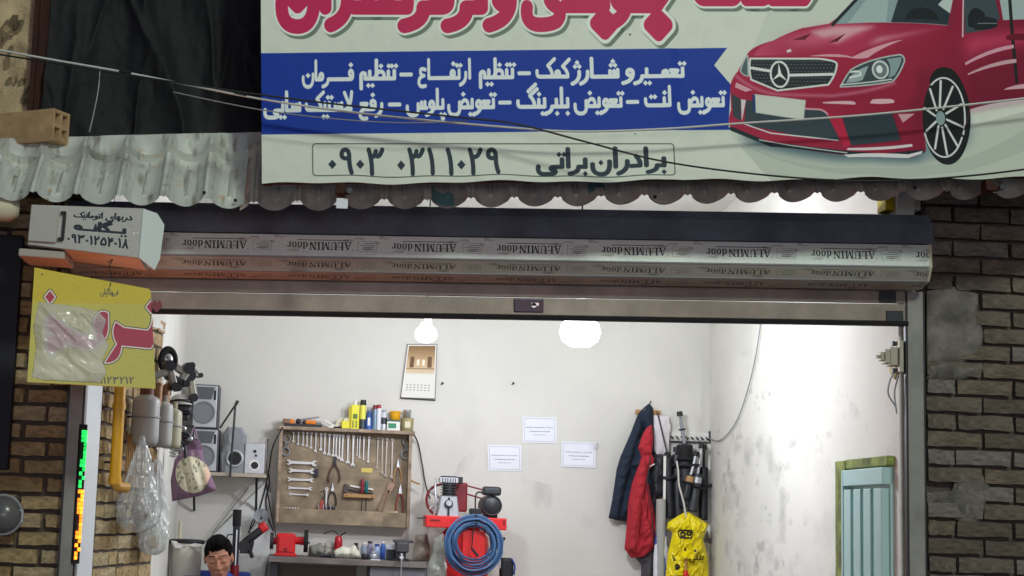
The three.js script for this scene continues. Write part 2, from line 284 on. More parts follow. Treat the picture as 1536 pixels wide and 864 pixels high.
// ---------------------------------------------------------------- brickwork
const greyLitTex = [0, 1, 2].map((k) => texture(128, 64, (u, v) => { const n = (fbm(u * 8, v * 5, 0, 4, 81 + k) - 0.5) * 0.5 + (hash(u * 128, v * 64, k) - 0.5) * 0.14, c = 1 + n; return [142 * c, 135 * c, 127 * c]; }));
const greyLitBricks = [0xffffff, 0xe6ddd2, 0xf4e6d4, 0xcfc6bc].map((c, k) => std(c, 0.9, 0, { map: greyLitTex[k % 3], bumpMap: bumpCoarse, bumpScale: 0.006 }));  // right wall: buff brick with the greyness of its light put into the colour
const warmLitBricks = [0xffffff, 0xf0e6d8, 0xe4d6c0, 0xfaf2e4].map((c, k) => { const t = texture(128, 64, (u, v) => { const n = (fbm(u * 8, v * 5, 0, 4, 281 + k) - 0.5) * 0.5 + (hash(u * 128, v * 64, k) - 0.5) * 0.14, q = 1 + n; return [196 * q, 176 * q, 140 * q]; }); return std(c, 0.9, 0, { map: t, bumpMap: bumpCoarse, bumpScale: 0.006 }); });  // left wall and pier: same buff brick, warmer light put into the colour
const mortar = std(0x5a5049, 0.95, 0, { bumpMap: bumpCoarse, bumpScale: 0.01 });
function brickShape(l, h, d, k) { // a worn brick: corners knocked about
  const g = new THREE.BoxGeometry(l, h, d, 5, 2, 1), p = g.attributes.position;
  for (let i = 0; i < p.count; i++) {
    const x = p.getX(i), y = p.getY(i), z = p.getZ(i), key = (a) => hash(Math.round(x * 500), Math.round(y * 500) + k * 97, a + (z > 0 ? 1 : 5));
    const corner = Math.abs(x) > l * 0.45 && Math.abs(y) > h * 0.4 ? 1 : 0.45;
    p.setXYZ(i, x + (key(1) - 0.5) * 0.006 * corner, y + (key(2) - 0.5) * 0.006, z + (key(3) - 0.7) * 0.006);
  }
  g.computeVertexNormals(); return g;
}
const brickCache = new Map();
const brickGeo = (l, h, d, k) => { const key = [Math.round(l * 50), k].join(); if (!brickCache.has(key)) brickCache.set(key, brickShape(l, h, d, k)); return brickCache.get(key); };
function brickwork(wall, x0, x1, y0, y1, { skip = () => false, length = 0.222, joint = 0.012, course = 0.0715, frontZ = 0, headers = 0, mats = greyLitBricks } = {}) {
  let row = 0;
  for (let y = y0; y < y1; y += course, row++) {
    let x = x0 - (row % 2 ? length / 2 : 0) - rnd(0.012);
    while (x < x1) {
      const l = rnd() < headers ? 0.105 : length, a = Math.max(x, x0), b = Math.min(x + l, x1);
      if (b - a > 0.035 && !skip((a + b) / 2, y + course / 2)) {
        const m = part('brick', brickGeo(b - a, course - joint - 0.003, 0.07, Math.floor(rnd(6))), mats[Math.floor(rnd(4))], wall, V((a + b) / 2, y + course / 2, frontZ - 0.035 + rnd(-0.003, 0.004)));
        m.rotation.z = rnd(-0.008, 0.008);
      }
      x += l + joint;
    }
  }
}
{ // right of the doorway
  const x0 = at(1391, 620, 0).x, w = thing('brick_wall', 'buff brick wall with cement patches beside the right door post', 'wall', V(0, 0, 0));
  part('mortar_bed', uvMetres(box(1.1, 3.0, 0.2, x0 + 0.55, 1.25, -0.14)), mortar, w);
  const a = at(1391, 432, 0), b = at(1476, 545, 0), h1 = at(1440, 705, 0), h2 = at(1484, 790, 0);
  brickwork(w, x0 + 0.004, x0 + 0.78, 0.98, 2.74, { skip: (x, y) => (x < b.x - 0.02 && y < a.y && y > b.y + 0.04) || (x > h1.x + 0.02 && x < h2.x - 0.02 && y < h1.y && y > h2.y) || (x > x0 + 0.01 && x < h2.x - 0.06 && Math.abs(y - at(1440, 745, 0).y) < 0.025) });
  const cement = std(0xffffff, 0.95, 0, { map: mottle([118, 112, 107], 0.32, 9, 91), bumpMap: bumpCoarse, bumpScale: 0.012 });
  const lump = (pts, t, f, sd) => { const o = at(...pts[0], 0), ol = pts.map(([x, y]) => { const q = at(x, y, 0); return [q.x - o.x, q.y - o.y]; }); const g = puff(ol, t, { cells: 64, edge: 0.02, back: 0.05, fold: (x, y) => f * (fbm(x * 30 + sd, y * 30, 0, 4, sd) - 0.5) }); g.translate(o.x, o.y, -0.012); return uvMetres(g, 2); };
  part('cement_patch', lump([[1391, 436], [1430, 428], [1470, 440], [1468, 470], [1478, 500], [1472, 535], [1440, 545], [1391, 542]], 0.015, 0.008, 3), cement, w);
  part('cement_patch', lump([[1391, 545], [1420, 540], [1450, 548], [1484, 543], [1478, 556], [1440, 572], [1391, 570]], 0.024, 0.03, 4), cement, w);
  part('cement_patch', lump([[1438, 700], [1452, 712], [1476, 712], [1490, 735], [1482, 750], [1474, 780], [1455, 788], [1432, 778], [1430, 760], [1391, 758], [1392, 738], [1430, 735]], 0.018, 0.024, 5), cement, w);
}
{ // left of the doorway
  const x1 = at(99, 700, 0).x, w = thing('brick_wall', 'buff brick wall with deep raked joints behind the hanging yellow sign', 'wall', V(0, 0, 0));
  part('mortar_bed', uvMetres(box(1.0, 3.0, 0.2, x1 - 0.5, 1.25, -0.135)), mortar, w);
  brickwork(w, x1 - 0.72, x1 - 0.005, 0.93, 2.55, { joint: 0.018, length: 0.2, mats: warmLitBricks });
}
{ // pier inside, left
  const w = thing('brick_pier', 'buff brick pier inside the doorway hung with bags and canisters', 'wall', PIER_A.clone()), len = PIER_B.distanceTo(PIER_A);
  w.rotation.y = Math.atan2(-pierD.z, pierD.x);
  part('mortar_bed', uvMetres(box(len, CEIL, 0.1, len / 2, CEIL / 2, -0.064)), mortar, w);
  brickwork(w, 0.004, len - 0.004, 0.9, 2.2, { length: 0.21, headers: 0.35, frontZ: -0.001, mats: warmLitBricks });
  part('plaster_top', uvMetres(box(len, CEIL - 2.21, 0.06, len / 2, 2.2 + (CEIL - 2.2) / 2, -0.031)), plaster, w);
}
{ // upper front wall over the doorway and the column at its left end
  const w = thing('upper_wall', 'dark rendered wall of the upper front behind the banner', 'wall');
  part('wall', uvMetres(box(12, 1.7, 0.2, 0.9, 3.68, -0.1)), std(0x2c2a2a, 0.95, 0, { bumpMap: bumpCoarse, bumpScale: 0.02 }), w);
  const c0 = at(-60, 0, 0.2), c1 = at(54, 100, 0.2), k = thing('stone_column', 'pitted beige stone column beside the black tarpaulin', 'column');
  const g = new THREE.BoxGeometry(c1.x - c0.x, 1.5, 0.16, 26, 70, 1), p = g.attributes.position;
  for (let i = 0; i < p.count; i++) if (p.getZ(i) > 0) { const x = p.getX(i), y = p.getY(i), pit = Math.max(0, fbm(x * 22, y * 18, 0, 3, 95) - 0.56) * 0.25; p.setZ(i, p.getZ(i) + (fbm(x * 7, y * 7, 0, 4, 96) - 0.5) * 0.05 - pit); }
  g.computeVertexNormals(); g.translate((c0.x + c1.x) / 2, at(20, 190, 0.2).y + 0.75, 0.1);
  part('shaft', uvMetres(g), std(0xffffff, 0.95, 0, { map: mottle([176, 156, 124], 0.3, 7, 97, 512), bumpMap: bumpCoarse, bumpScale: 0.01 }), k);
  const q = at(63, 90, 0.22); solo('steel_post', 'rusty steel post between stone column and black tarpaulin', 'post', [box(0.05, 1.5, 0.05, 0, 0.5, 0), box(0.02, 1.5, 0.09, -0.03, 0.5, 0)], M.rust, V(q.x, q.y - 0.05, 0.2));
}

for (const [x, lab] of [[-4.05, 'plain rendered neighbour wall beyond the added dark panel'], [5.6, 'plain rendered neighbour wall beyond the patched brick wall']]) solo('neighbour_wall', lab, 'wall', uvMetres(box(4.06, 3.1, 0.24, 0, 1.3, -0.135)), std(0xffffff, 0.92, 0, { map: mottle([126, 118, 108], 0.16, 5, 99), bumpMap: bumpCoarse, bumpScale: 0.008 }), V(x, 0, 0));
// ---------------------------------------------------------------- door posts
const postMat = std(0xffffff, 0.55, 0.15, { map: mottle([140, 138, 134], 0.16, 9, 101), bumpMap: bumpFine, bumpScale: 0.001 });
function doorPost(pxL, pxR, pyTop, label) {
  const a = at(pxL, 660, 0.05), b = at(pxR, 660, 0.05), top = at((pxL + pxR) / 2, pyTop, 0.05).y, h = top + 0.25, t = thing('door_post', label, 'door post', V((a.x + b.x) / 2, -0.25, 0), 'steel posts either side of the doorway');
  part('channel', uvMetres(rbox(b.x - a.x, h, 0.13, 0.004, 0, h / 2, -0.015)), postMat, t);
  part('flange', [box(0.006, h, 0.02, -(b.x - a.x) / 2 - 0.004, h / 2, 0.035), box(0.006, h, 0.02, (b.x - a.x) / 2 + 0.004, h / 2, 0.035)], M.darkSteel, t);
  return t;
}
doorPost(100, 121, 402, 'grey steel door post beside the lit coloured sign strip');
doorPost(1363, 1387, 437, 'grey steel door post beside the patched brick wall');

{ // made-up dark panel, added to darken the far left edge
  const b = at(27, 450, 0.07), w = 0.6, y0 = at(20, 705, 0.07).y, h = 2.4 - y0, t = thing('added_dark_panel', 'added dark ribbed panel filling the dark left edge of the brick wall', 'cabinet', V(b.x - w / 2, y0, 0.03)); part('door', rbox(w, h, 0.05, 0.004, 0, h / 2, 0), std(0x1a1c26, 0.6, 0.3), t);
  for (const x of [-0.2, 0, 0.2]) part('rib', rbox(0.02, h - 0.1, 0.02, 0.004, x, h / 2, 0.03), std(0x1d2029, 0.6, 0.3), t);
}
// ---------------------------------------------------------------- roller shutter, a little out of level
{
  const TILT = 0.0255, L = at(232, 430, 0.16), R = at(1397, 430, 0.16), wid = R.x - L.x + 0.36, x0 = L.x - 0.36;
  const t = thing('roller_shutter', 'grey roller shutter rolled up above the doorway with printed film', 'shutter', V(x0, 0, 0));
  const Y = (py, z) => at(800, py, z).y; // at mid length
  t.position.y = Y(430, 0.16); t.rotation.z = TILT; // the whole shutter leans up to the right
  const mid = (at(800, 430, 0.16).x - x0); t.position.y -= mid * Math.sin(TILT);
  const y = (py, z) => Y(py, z) - Y(430, 0.16);
  const film = (k) => canvasTexture(1024, 256, (g, w, h) => {
    g.fillStyle = ['#d2d9d5', '#b4afa8', '#b8b1a8'][k]; g.fillRect(0, 0, w, h);  // tint per slat face: cool lit upper face, warmer duller lower faces
    for (let i = 0; i < 900; i++) { g.fillStyle = `rgba(${rnd() < 0.5 ? '60,62,66' : '225,228,226'},${rnd(0.05)})`; g.fillRect(rnd(w), rnd(h), rnd(4, 90), rnd(1, 4)); }
    for (let i = 0; i < 1400; i++) { g.fillStyle = `rgba(96,78,60,${rnd(0.10)})`; g.beginPath(); g.arc(rnd(w), h * Math.pow(rnd(), 0.6), rnd(1, 7), 0, 7); g.fill(); }
    for (let i = 0; i < 9; i++) { g.fillStyle = 'rgba(104,98,90,0.3)'; g.beginPath(); const cx = rnd(w), cy = rnd(h); for (let a = 0; a < 9; a++) g.lineTo(cx + Math.cos(a / 9 * 6.28) * rnd(20, 90), cy + Math.sin(a / 9 * 6.28) * rnd(6, 30)); g.fill(); }
    g.translate(w, h); g.rotate(Math.PI); g.fillStyle = k ? '#4a4644' : '#1d2526';
    g.save(); g.translate(270, 168); g.scale(0.82, 1.05); g.font = 'bold 118px serif'; g.fillText('ALUMIN', 0, 0); g.font = 'bold 104px serif'; g.fillText('door', 520, 0); g.restore();
    g.fillRect(300, 186, 500, 8); g.font = '20px sans-serif'; g.fillText('®', 250, 90);
    g.globalAlpha = 0.45; g.lineWidth = 4; g.strokeStyle = '#1d2526'; g.strokeRect(30, 70, 180, 110); for (let i = 0; i < 4; i++) g.fillRect(44, 88 + i * 22, 100 + hash(i, 3) * 50, 9);
  });
  const litSlatMats = [0, 1, 2].map((k) => { const m = film(k); m.wrapS = THREE.RepeatWrapping; return std(0xffffff, 0.42, 0.25, { map: m }); });
  // cross-section of the visible roll: [py, z] corners, each flat a slat
  const prof = [[357, 0.200], [391, 0.206], [412, 0.172], [425, 0.088]].map(([py, z]) => [y(py, z), z]);
  const slat = (a, b, x1, x2, mat, name, tileH) => {
    const [ya, za] = a, [yb, zb] = b, len = Math.hypot(ya - yb, za - zb), g = rbox(x2 - x1, len - 0.003, 0.008, 0.003, 0, 0, 0), uv = g.attributes.uv, p = g.attributes.position;
    for (let i = 0; i < p.count; i++) uv.setXY(i, (p.getX(i) + (x1 + x2) / 2) / 0.418, p.getY(i) / len + 0.5);
    const m = part(name, g, mat, t, V((x1 + x2) / 2, (ya + yb) / 2, (za + zb) / 2)); m.rotation.x = -Math.atan2(zb - za, ya - yb) ; return m;
  };
  const X1 = at(1394, 400, 0.19).x - x0, XC = at(1360, 460, 0.04).x - x0;
  for (let k = 0; k < 3; k++) slat(prof[k], prof[k + 1], 0.02, X1, litSlatMats[k], 'slat');
  // ribs where slats hook into each other
  for (let k = 1; k < 3; k++) part('slat_joint', cylX(0.005, 0.005, X1 - 0.02, X1 / 2, prof[k][0], prof[k][1] + 0.001, 8), M.greyPlastic, t);
  // hood over the roll and the roll's end disc
  const hoodMat = std(0xffffff, 0.6, 0.2, { map: mottle([92, 100, 114], 0.2, 10, 111), bumpMap: bumpFine, bumpScale: 0.001 });
  const hs = [[y(313, 0.15), 0.15], [y(325, 0.19), 0.19], [y(356, 0.212), 0.212], [y(356, 0.2), 0.200], [y(325, 0.17), 0.17], [y(318, 0.12), 0.12], [y(318, -0.2), -0.2], [y(313, -0.2), -0.2]];
  part('hood', uvMetres(plate(hs.map(([yy, z]) => [-z, yy]), X1 + 0.02).rotateY(Math.PI / 2)), hoodMat, t);
  part('end_plate', plate([[-0.2, y(357, 0.2)], [-0.2, y(391, 0.2)], [-0.165, y(412, 0.17)], [-0.08, y(424, 0.09)], [0.02, y(424, 0.02)], [0.02, y(330, 0.02)], [-0.17, y(330, 0.18)]], 0.012).rotateY(Math.PI / 2).translate(X1, 0, 0), M.cream, t);
  // hanging curtain: two slats and the bottom bar
  const flat = std(0xffffff, 0.45, 0.25, { map: mottle([146, 132, 122], 0.14, 14, 113), bumpMap: bumpFine, bumpScale: 0.0006 });
  const cz = 0.035;
  part('slat', uvMetres(rbox(XC, y(415, cz) - y(447, cz) - 0.003, 0.016, 0.004, XC / 2, (y(415, cz) + y(447, cz)) / 2, cz)), flat, t);
  part('slat', uvMetres(rbox(XC, y(447, cz) - y(474, cz) - 0.003, 0.016, 0.004, XC / 2, (y(447, cz) + y(474, cz)) / 2, cz)), flat, t);
  part('bottom_bar', rbox(XC, y(474, cz) - y(480, cz), 0.05, 0.004, XC / 2, (y(474, cz) + y(480, cz)) / 2, cz), M.blackRubber, t);
  const lock = part('lock_plate', rbox(0.12, 0.055, 0.008, 0.003, 0, 0, 0), std(0x38404e, 0.22, 0.8), t, V(at(792, 459, cz).x - x0, y(459, cz), cz + 0.0125));
  part('keyhole', [cylZ(0.010, 0.010, 0.006, 0.02, 0, 0.006), box(0.03, 0.012, 0.006, 0.025, 0.004, 0.006)], M.steel, lock);
  for (const [px, py] of [[1330, 437], [1340, 466]]) part('end_stop', rbox(0.07, 0.045, 0.006, 0.003, 0, 0, 0), M.darkSteel, t, V(at(px, py, cz).x - x0, y(py, cz) , cz + 0.0115));
  part('axle_tube', cylX(0.09, 0.09, X1 - 0.02, X1 / 2, y(378, 0.1), 0.09, 24), M.darkSteel, t);
}
// boxes stored on top of the shutter hood, seen under the awning
{
  const store = (name, label, px1, px2, py1, py2, z, mat) => { const a = at(px1, py2, z), b = at(px2, py1, z); solo(name, label, 'box', rbox(b.x - a.x, b.y - a.y, 0.1, 0.004, 0, (b.y - a.y) / 2, 0), mat, V((a.x + b.x) / 2, a.y, z), 'boxes stored above the shutter'); };
  store('storage_box', 'yellow box stored above the shutter', 1322, 1350, 288, 318, -0.1, M.yellow);
  store('storage_box', 'small white box stored above the shutter', 1364, 1375, 296, 318.5, -0.1, M.white);
  store('storage_box', 'orange box at the end above the shutter', 1376, 1392, 292, 318.7, -0.12, M.orange);
}
// ---------------------------------------------------------------- tile-pressed sheet awning, in two lengths
function awning(pxL, pxR, low, up, mat, name, label, ribPx, pitchPx) { // low(px)/up(px): picture rows of the lower and upper edge
  const ZL = 0.52, ZU = 0.30, n = V(0, 0.62, 0.785), t = thing(name, label, 'awning'), px = (x) => CX + x / mpp(ZL);
  let XL = at(pxL, 300, ZL).x, XR = at(pxR, 300, ZL).x;
  const rib0 = at(ribPx, 300, ZL).x, pitch = pitchPx * mpp(ZL), H = 0.05;
  const prof = (x) => { let u = (x - rib0) / pitch; u -= Math.round(u); const a = Math.abs(u); if (a < 0.028) return H * (0.84 + 0.16 * a / 0.028); if (a < 0.085) return H; if (a < 0.125) return H * (1 - 0.34 * (a - 0.085) / 0.04); const s = (a - 0.125) / 0.375; return H * 0.66 * Math.pow(1 - s, 2.0); };
  const groove = (x, v) => { let u = (x - rib0) / pitch - 0.5; u -= Math.round(u); return Math.abs(u) < 0.035 && v > 0.36 && v < 0.82 ? 0.012 : 0; }; const dent = (x, v) => 0.010 * (fbm(x * 5 + 3, v * 3, 0, 3, 125) - 0.5);
  const lowP = (x) => at(px(x), low(px(x)), ZL), upP = (x) => { const a = lowP(x); return V(x, at(CX + x / mpp(ZU), up(CX + x / mpp(ZU)), ZU).y, ZU); };
  const sheet = (v0, v1, lift, nx, nv) => {
    const pos = [], idx = [], rows = []; for (let j = 0; j <= nv; j++) rows.push(v0 + (v1 - v0) * j / nv); if (nv > 20) { rows.push(0.149, 0.15, 0.155, 0.16, 0.165, 0.17, 0.171, 0.359, 0.361, 0.819, 0.821); rows.sort((a, b) => a - b); nv = rows.length - 1; }
    for (let j = 0; j <= nv; j++) for (let i = 0; i <= nx; i++) {
      const x = XL + (XR - XL) * i / nx, v = rows[j], a = upP(x), b = lowP(x), flat = Math.max(0, Math.min(1, (v + 0.1) / 0.25)), h = prof(x) * flat + H * 0.8 * (1 - flat) - H * 0.5 + groove(x, v) + dent(x, v) + lift(v) + 0.004 * (fbm(x * 9, v * 4, 0, 3, 121) - 0.5);
      pos.push(x, a.y + (b.y - a.y) * v + n.y * h, a.z + (b.z - a.z) * v + n.z * h);
    }
    for (let j = 0; j < nv; j++) for (let i = 0; i < nx; i++) { const a = j * (nx + 1) + i, b = a + 1, c = a + nx + 1, d = c + 1; idx.push(a, c, b, b, c, d); }
    const g = new THREE.BufferGeometry(); g.setAttribute('position', new THREE.Float32BufferAttribute(pos, 3)); g.setIndex(idx); g.computeVertexNormals(); return uvMetres(g, 1.5);
  };
  const nx = Math.round((XR - XL) / pitch * 40);
  part('tile_sheet', sheet(-0.10, 1, (v) => v < 0.15 ? 0.036 : v > 0.17 ? 0 : 0.036 * (0.17 - v) / 0.02, nx, 24), mat, t);
  const a = lowP(XL), b = lowP(XR), rail = (z, dy) => rod(V(XL, a.y + dy, z), V(XR, b.y + dy, z), 0.012);
  part('support_rail', [rail(0.30, 0.12), rail(0.06, 0.14)], M.darkSteel, t);
  for (let k = 0; k < 5; k++) { const x = XL + (XR - XL) * (0.06 + 0.22 * k), y = a.y + (b.y - a.y) * (x - XL) / (XR - XL); part('bracket', rod(V(x, y + 0.14, -0.02), V(x, y + 0.05, 0.39), 0.010), M.darkSteel, t); }
  part('rivet', [314, 1360, 980, 360].map((q) => { const x = at(q, 300, ZL).x; return x > XL && x < XR ? lowP(x).addScaledVector(n, prof(x) - H * 0.45) : null; }).filter(Boolean).map((q) => ball(0.007, q.x, q.y + 0.018, q.z - 0.004)), M.darkSteel, t);
  for (const [q0, q1, v0, v1] of [[648, 682, 0.78, 0.97], [886, 910, 0.70, 0.86]]) { const xa = at(q0, 295, ZL).x, xb = at(q1, 295, ZL).x; if (xa < XL || xb > XR) continue; const s0 = XL, s1 = XR; XL = xa; XR = xb; part('teal_patch', sheet(v0, v1, () => 0.003, 16, 6), std(0x5f8a8c, 0.6), t); XL = s0; XR = s1; }  // teal-coloured patches that follow the pressed sheet near its lower edge
  return t;
}
const tin = std(0xffffff, 0.5, 0.1, { map: texture(512, 512, (u, v) => { const n = 1 + (fbm(u * 6, v * 6, 6, 4, 123) - 0.5) * 0.22, d = Math.max(0, fbm(u * 26, v * 8, 0, 4, 127) - 0.58) * 1.6, r = Math.max(0, fbm(u * 30, v * 30, 30, 4, 129) - 0.66) * 0.9; return [200 * n * (1 - d * 0.7) , 203 * n * (1 - d * 0.75 - r * 0.5), 196 * n * (1 - d * 0.85 - r)]; }), bumpMap: bumpFine, bumpScale: 0.0008 }), tinBrown = std(0xffffff, 0.6, 0.1, { map: mottle([196, 187, 176], 0.22, 9, 125), bumpMap: bumpFine, bumpScale: 0.001 });
awning(-60, 366, (p) => 293 + 0.035 * p, (p) => 228 - 0.02 * p, tin, 'awning', 'pale grey pressed tile sheet awning above the white box sign', 50, 66);
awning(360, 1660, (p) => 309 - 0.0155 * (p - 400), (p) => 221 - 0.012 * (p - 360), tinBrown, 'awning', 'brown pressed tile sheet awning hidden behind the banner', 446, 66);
{ // hollow brick lying on the awning, gutter pipe end
  const p = at(48, 218, 0.3), t = thing('hollow_brick', 'buff hollow clay brick lying on the pale awning', 'brick', p); t.rotation.y = -0.5;
  const w = 0.1, h = 0.125, holes = []; for (const [x, y] of [[-0.024, 0.035], [0.024, 0.035], [-0.024, 0.092], [0.024, 0.092]]) holes.push([[x - 0.018, y - 0.022], [x + 0.018, y - 0.022], [x + 0.018, y + 0.022], [x - 0.018, y + 0.022]]);
  part('block', uvMetres(plate([[-w / 2, 0], [w / 2, 0], [w / 2, h], [-w / 2, h]], 0.3, 0.002, holes).rotateY(Math.PI / 2).translate(-0.16, 0, 0), 4), std(0xffffff, 0.9, 0, { map: mottle([178, 146, 108], 0.16, 6, 127) }), t);
  const q = at(2, 310, 0.45), r = 0.055; solo('pipe_end', 'cream rounded pipe end under the pale awning', 'pipe', new THREE.LatheGeometry([[0, 0.16], [r * 0.6, 0.155], [r, 0.12], [r, -0.3], [r * 0.9, -0.3]].map(([a, b]) => new THREE.Vector2(a, b)), 28).rotateZ(-Math.PI / 2).rotateY(0.15), M.cream, V(q.x - 0.09, q.y, q.z));
}
{ // black tarpaulin with folds
  const a = at(66, 216, 0.18), b = at(420, -90, 0.18), w = b.x - a.x, h = b.y - a.y, g = new THREE.PlaneGeometry(w, h, 150, 110), p = g.attributes.position;
  for (let i = 0; i < p.count; i++) {
    const x = p.getX(i) + w / 2, y = p.getY(i) + h / 2, s = x + y * 0.38; // folds run down to the right
    const rg = (q) => Math.pow(1 - Math.abs(2 * q - 1), 4), f = 0.07 * rg(fbm(s * 5.2, y * 0.9 + x, 0, 2, 131)) + 0.05 * rg(fbm(x * 6.5, y * 1.3, 0, 3, 132)) + 0.03 * fbm(x * 9, y * 5, 0, 4, 133) + 0.008 * fbm(x * 40, y * 30, 0, 2, 139);
    p.setZ(i, f);
  }
  g.computeVertexNormals(); uvMetres(g);
  solo('tarpaulin', 'black tarpaulin with slanting folds left of the banner', 'tarpaulin', g, std(0x17171b, 0.8, 0, { bumpMap: bumpFine, bumpScale: 0.002, side: THREE.DoubleSide }), V((a.x + b.x) / 2, (a.y + b.y) / 2, 0.18));
}
// ---------------------------------------------------------------- the banner
const NAVY = '#2e3c48';
function drawCar(g) { // printed picture of a car, three-quarter front view; drawn on a 1342 x 864 sheet
  const poly = (pts, fill, stroke, lw = 4) => { g.beginPath(); pts.forEach(([x, y], i) => i ? g.lineTo(x, y) : g.moveTo(x, y)); g.closePath(); if (fill) { g.fillStyle = fill; g.fill(); } if (stroke) { g.strokeStyle = stroke; g.lineWidth = lw; g.stroke(); } };
  const curve = (d, fill, stroke, lw = 4) => { const p = new Path2D(d); if (fill) { g.fillStyle = fill; g.fill(p); } if (stroke) { g.strokeStyle = stroke; g.lineWidth = lw; g.lineCap = 'round'; g.lineJoin = 'round'; g.stroke(p); } };
  const lin = (x0, y0, x1, y1, ...st) => { const q = g.createLinearGradient(x0, y0, x1, y1); st.forEach((c, i) => q.addColorStop(i / (st.length - 1), c)); return q; };
  // printed ground under the car
  curve('M60 570 Q300 760 800 730 Q1180 720 1530 430 V560 Q1200 760 800 770 Q300 770 60 570 Z', '#b9c2b4');
  g.save(); g.filter = 'blur(12px)'; curve('M90 580 Q300 690 700 702 Q1000 712 1120 600 L1100 470 L300 560 Z', '#7f949a'); curve('M110 600 Q330 660 560 682 L900 690 L880 640 L200 590 Z', '#46606b'); g.restore();
  // body
  curve('M84 365 Q92 330 120 300 L165 222 Q190 186 280 163 Q340 130 410 106 L530 86 L640 4 L700 -60 L1530 -60 L1530 408 L1120 470 Q1110 420 1090 360 Q1040 270 990 300 Q930 360 918 500 L918 655 L850 684 L575 674 L400 650 L250 622 L78 552 Q64 520 84 470 Z', lin(100, 150, 1100, 700, '#b3224a', '#aa1a40', '#98173a', '#7a1430'));
  curve('M280 165 Q420 100 540 92 L980 92 Q1050 96 1040 108 L800 150 Q690 180 620 232 L430 226 L190 232 Q210 190 280 165 Z', lin(250, 100, 800, 230, '#c8456a', '#a81f45', '#b82c52', '#a01a40'));
  const soft = (px, f) => { g.save(); g.filter = `blur(${px}px)`; f(); g.restore(); };
  soft(14, () => { curve('M300 176 Q450 112 600 100 L740 98 L640 140 L430 190 Z', '#d4647f'); curve('M740 150 L1020 106 L800 160 L640 220 Z', '#c95875'); curve('M1120 150 Q1230 120 1530 112 V170 Q1220 180 1112 240 Z', '#c23a5c'); });
  soft(12, () => { curve('M860 360 Q900 300 960 290 L930 420 L912 560 L880 560 Z', '#7d1230'); curve('M1122 320 Q1240 286 1530 280 V390 L1124 462 Z', '#7a1430'); curve('M100 372 L180 400 L300 412 L520 418 L800 368 L806 396 L520 440 L190 424 Z', '#8a1534'); curve('M560 380 L800 352 L900 300 L880 250 L900 420 L700 400 Z', '#9c1a3b'); });
  soft(5, () => { curve('M440 122 L560 98 L740 96 L640 132 L560 176 L532 170 L580 134 L500 150 Z', '#e0a4b0'); curve('M740 150 L1020 106 L800 152 L690 182 Z', '#d78ca0'); });
  curve('M365 160 L450 128 L420 158 Z', '#6d1029'); curve('M520 172 L600 128 L560 168 Z', '#6d1029');
  curve('M430 232 Q560 214 620 236 Q760 170 850 158 Q740 200 690 240 Q640 250 600 238 Z', '#e2a0b0');
  // glass
  curve('M545 88 L690 -60 L1100 -60 L1062 96 Q900 78 700 82 Z', '#8fa3a6'); curve('M800 80 L850 -60 L1090 -60 L1052 92 Q930 80 800 80 Z', '#26323c'); curve('M860 70 Q880 10 940 14 Q1000 20 1010 70 Q930 60 860 70 Z', '#141b22'); curve('M610 84 L730 -60 L800 -60 L780 78 Z', '#a9bbb9'); curve('M1010 0 L1070 -60 L1085 -30 L1062 40 Z', '#c2cdca');
  curve('M545 90 L690 -60', null, '#18222a', 14); curve('M1100 -60 L1060 98', null, '#8b1b38', 26); curve('M1126 -60 L1110 144', null, '#d9c9cd', 6);
  curve('M1128 -60 L1120 130 Q1180 120 1240 110 L1278 60 L1258 -60 Z', '#3e4c54'); curve('M1140 100 Q1130 40 1165 16 Q1200 10 1215 50 L1210 110 Z', '#151b21'); curve('M1278 -60 L1292 70 L1530 60 V-60 Z', '#a8b8b8'); curve('M1326 -60 L1330 350', null, '#1b1d22', 14);
  curve('M1165 58 Q1200 44 1265 66 L1266 98 Q1220 120 1160 112 Z', '#1a2026'); curve('M1180 84 H1262', null, '#7f8d90', 4);
  // side
  curve('M1110 262 Q1220 196 1330 180 L1330 196 Q1220 216 1112 274 Z', '#d99fb0'); curve('M1118 312 Q1230 254 1336 244 V262 Q1230 274 1120 318 Z', '#cfa3ae'); curve('M1270 384 Q1310 352 1530 344 V366 Z', '#d8a9b4'); curve('M1120 470 Q1230 430 1530 402 V420 Q1230 452 1124 490 Z', '#d6bfc4'); curve('M1300 140 Q1320 124 1530 132 V156 Q1316 166 1300 156 Z', '#6d1029');
  // grille with ring and star
  curve('M176 244 L470 244 Q552 252 552 268 Q546 316 510 360 L288 386 L176 338 Q166 290 176 244 Z', '#20262b', '#dfe3df', 9);
  g.save(); g.clip(new Path2D('M182 252 L470 252 Q540 260 542 272 Q536 312 504 354 L290 376 L184 332 Z')); g.fillStyle = '#4a5358'; for (let r = 0; r < 9; r++) for (let k = 0; k < 26; k++) { g.beginPath(); g.ellipse(180 + k * 15 + (r % 2) * 7, 256 + r * 15, 5, 4, 0, 0, 7); g.fill(); } g.restore();
  curve('M180 286 L262 300 M344 318 L530 314', null, '#e4e8e4', 13);
  g.lineWidth = 9; g.strokeStyle = '#e8ece8'; g.fillStyle = '#252b30'; g.beginPath(); g.ellipse(301, 314, 39, 56, 0, 0, 7); g.fill(); g.stroke();
  for (const [x, y] of [[298, 262], [334, 346], [266, 342]]) { const dx = x - 301, dy = y - 314, l = Math.hypot(dx, dy), nx = -dy / l * 8, ny = dx / l * 8; poly([[301 + nx, 314 + ny], [x, y], [301 - nx, 314 - ny]], '#eef1ee'); }
  poly([[335, 208], [352, 200], [360, 210], [340, 218]], '#e8dfe0');
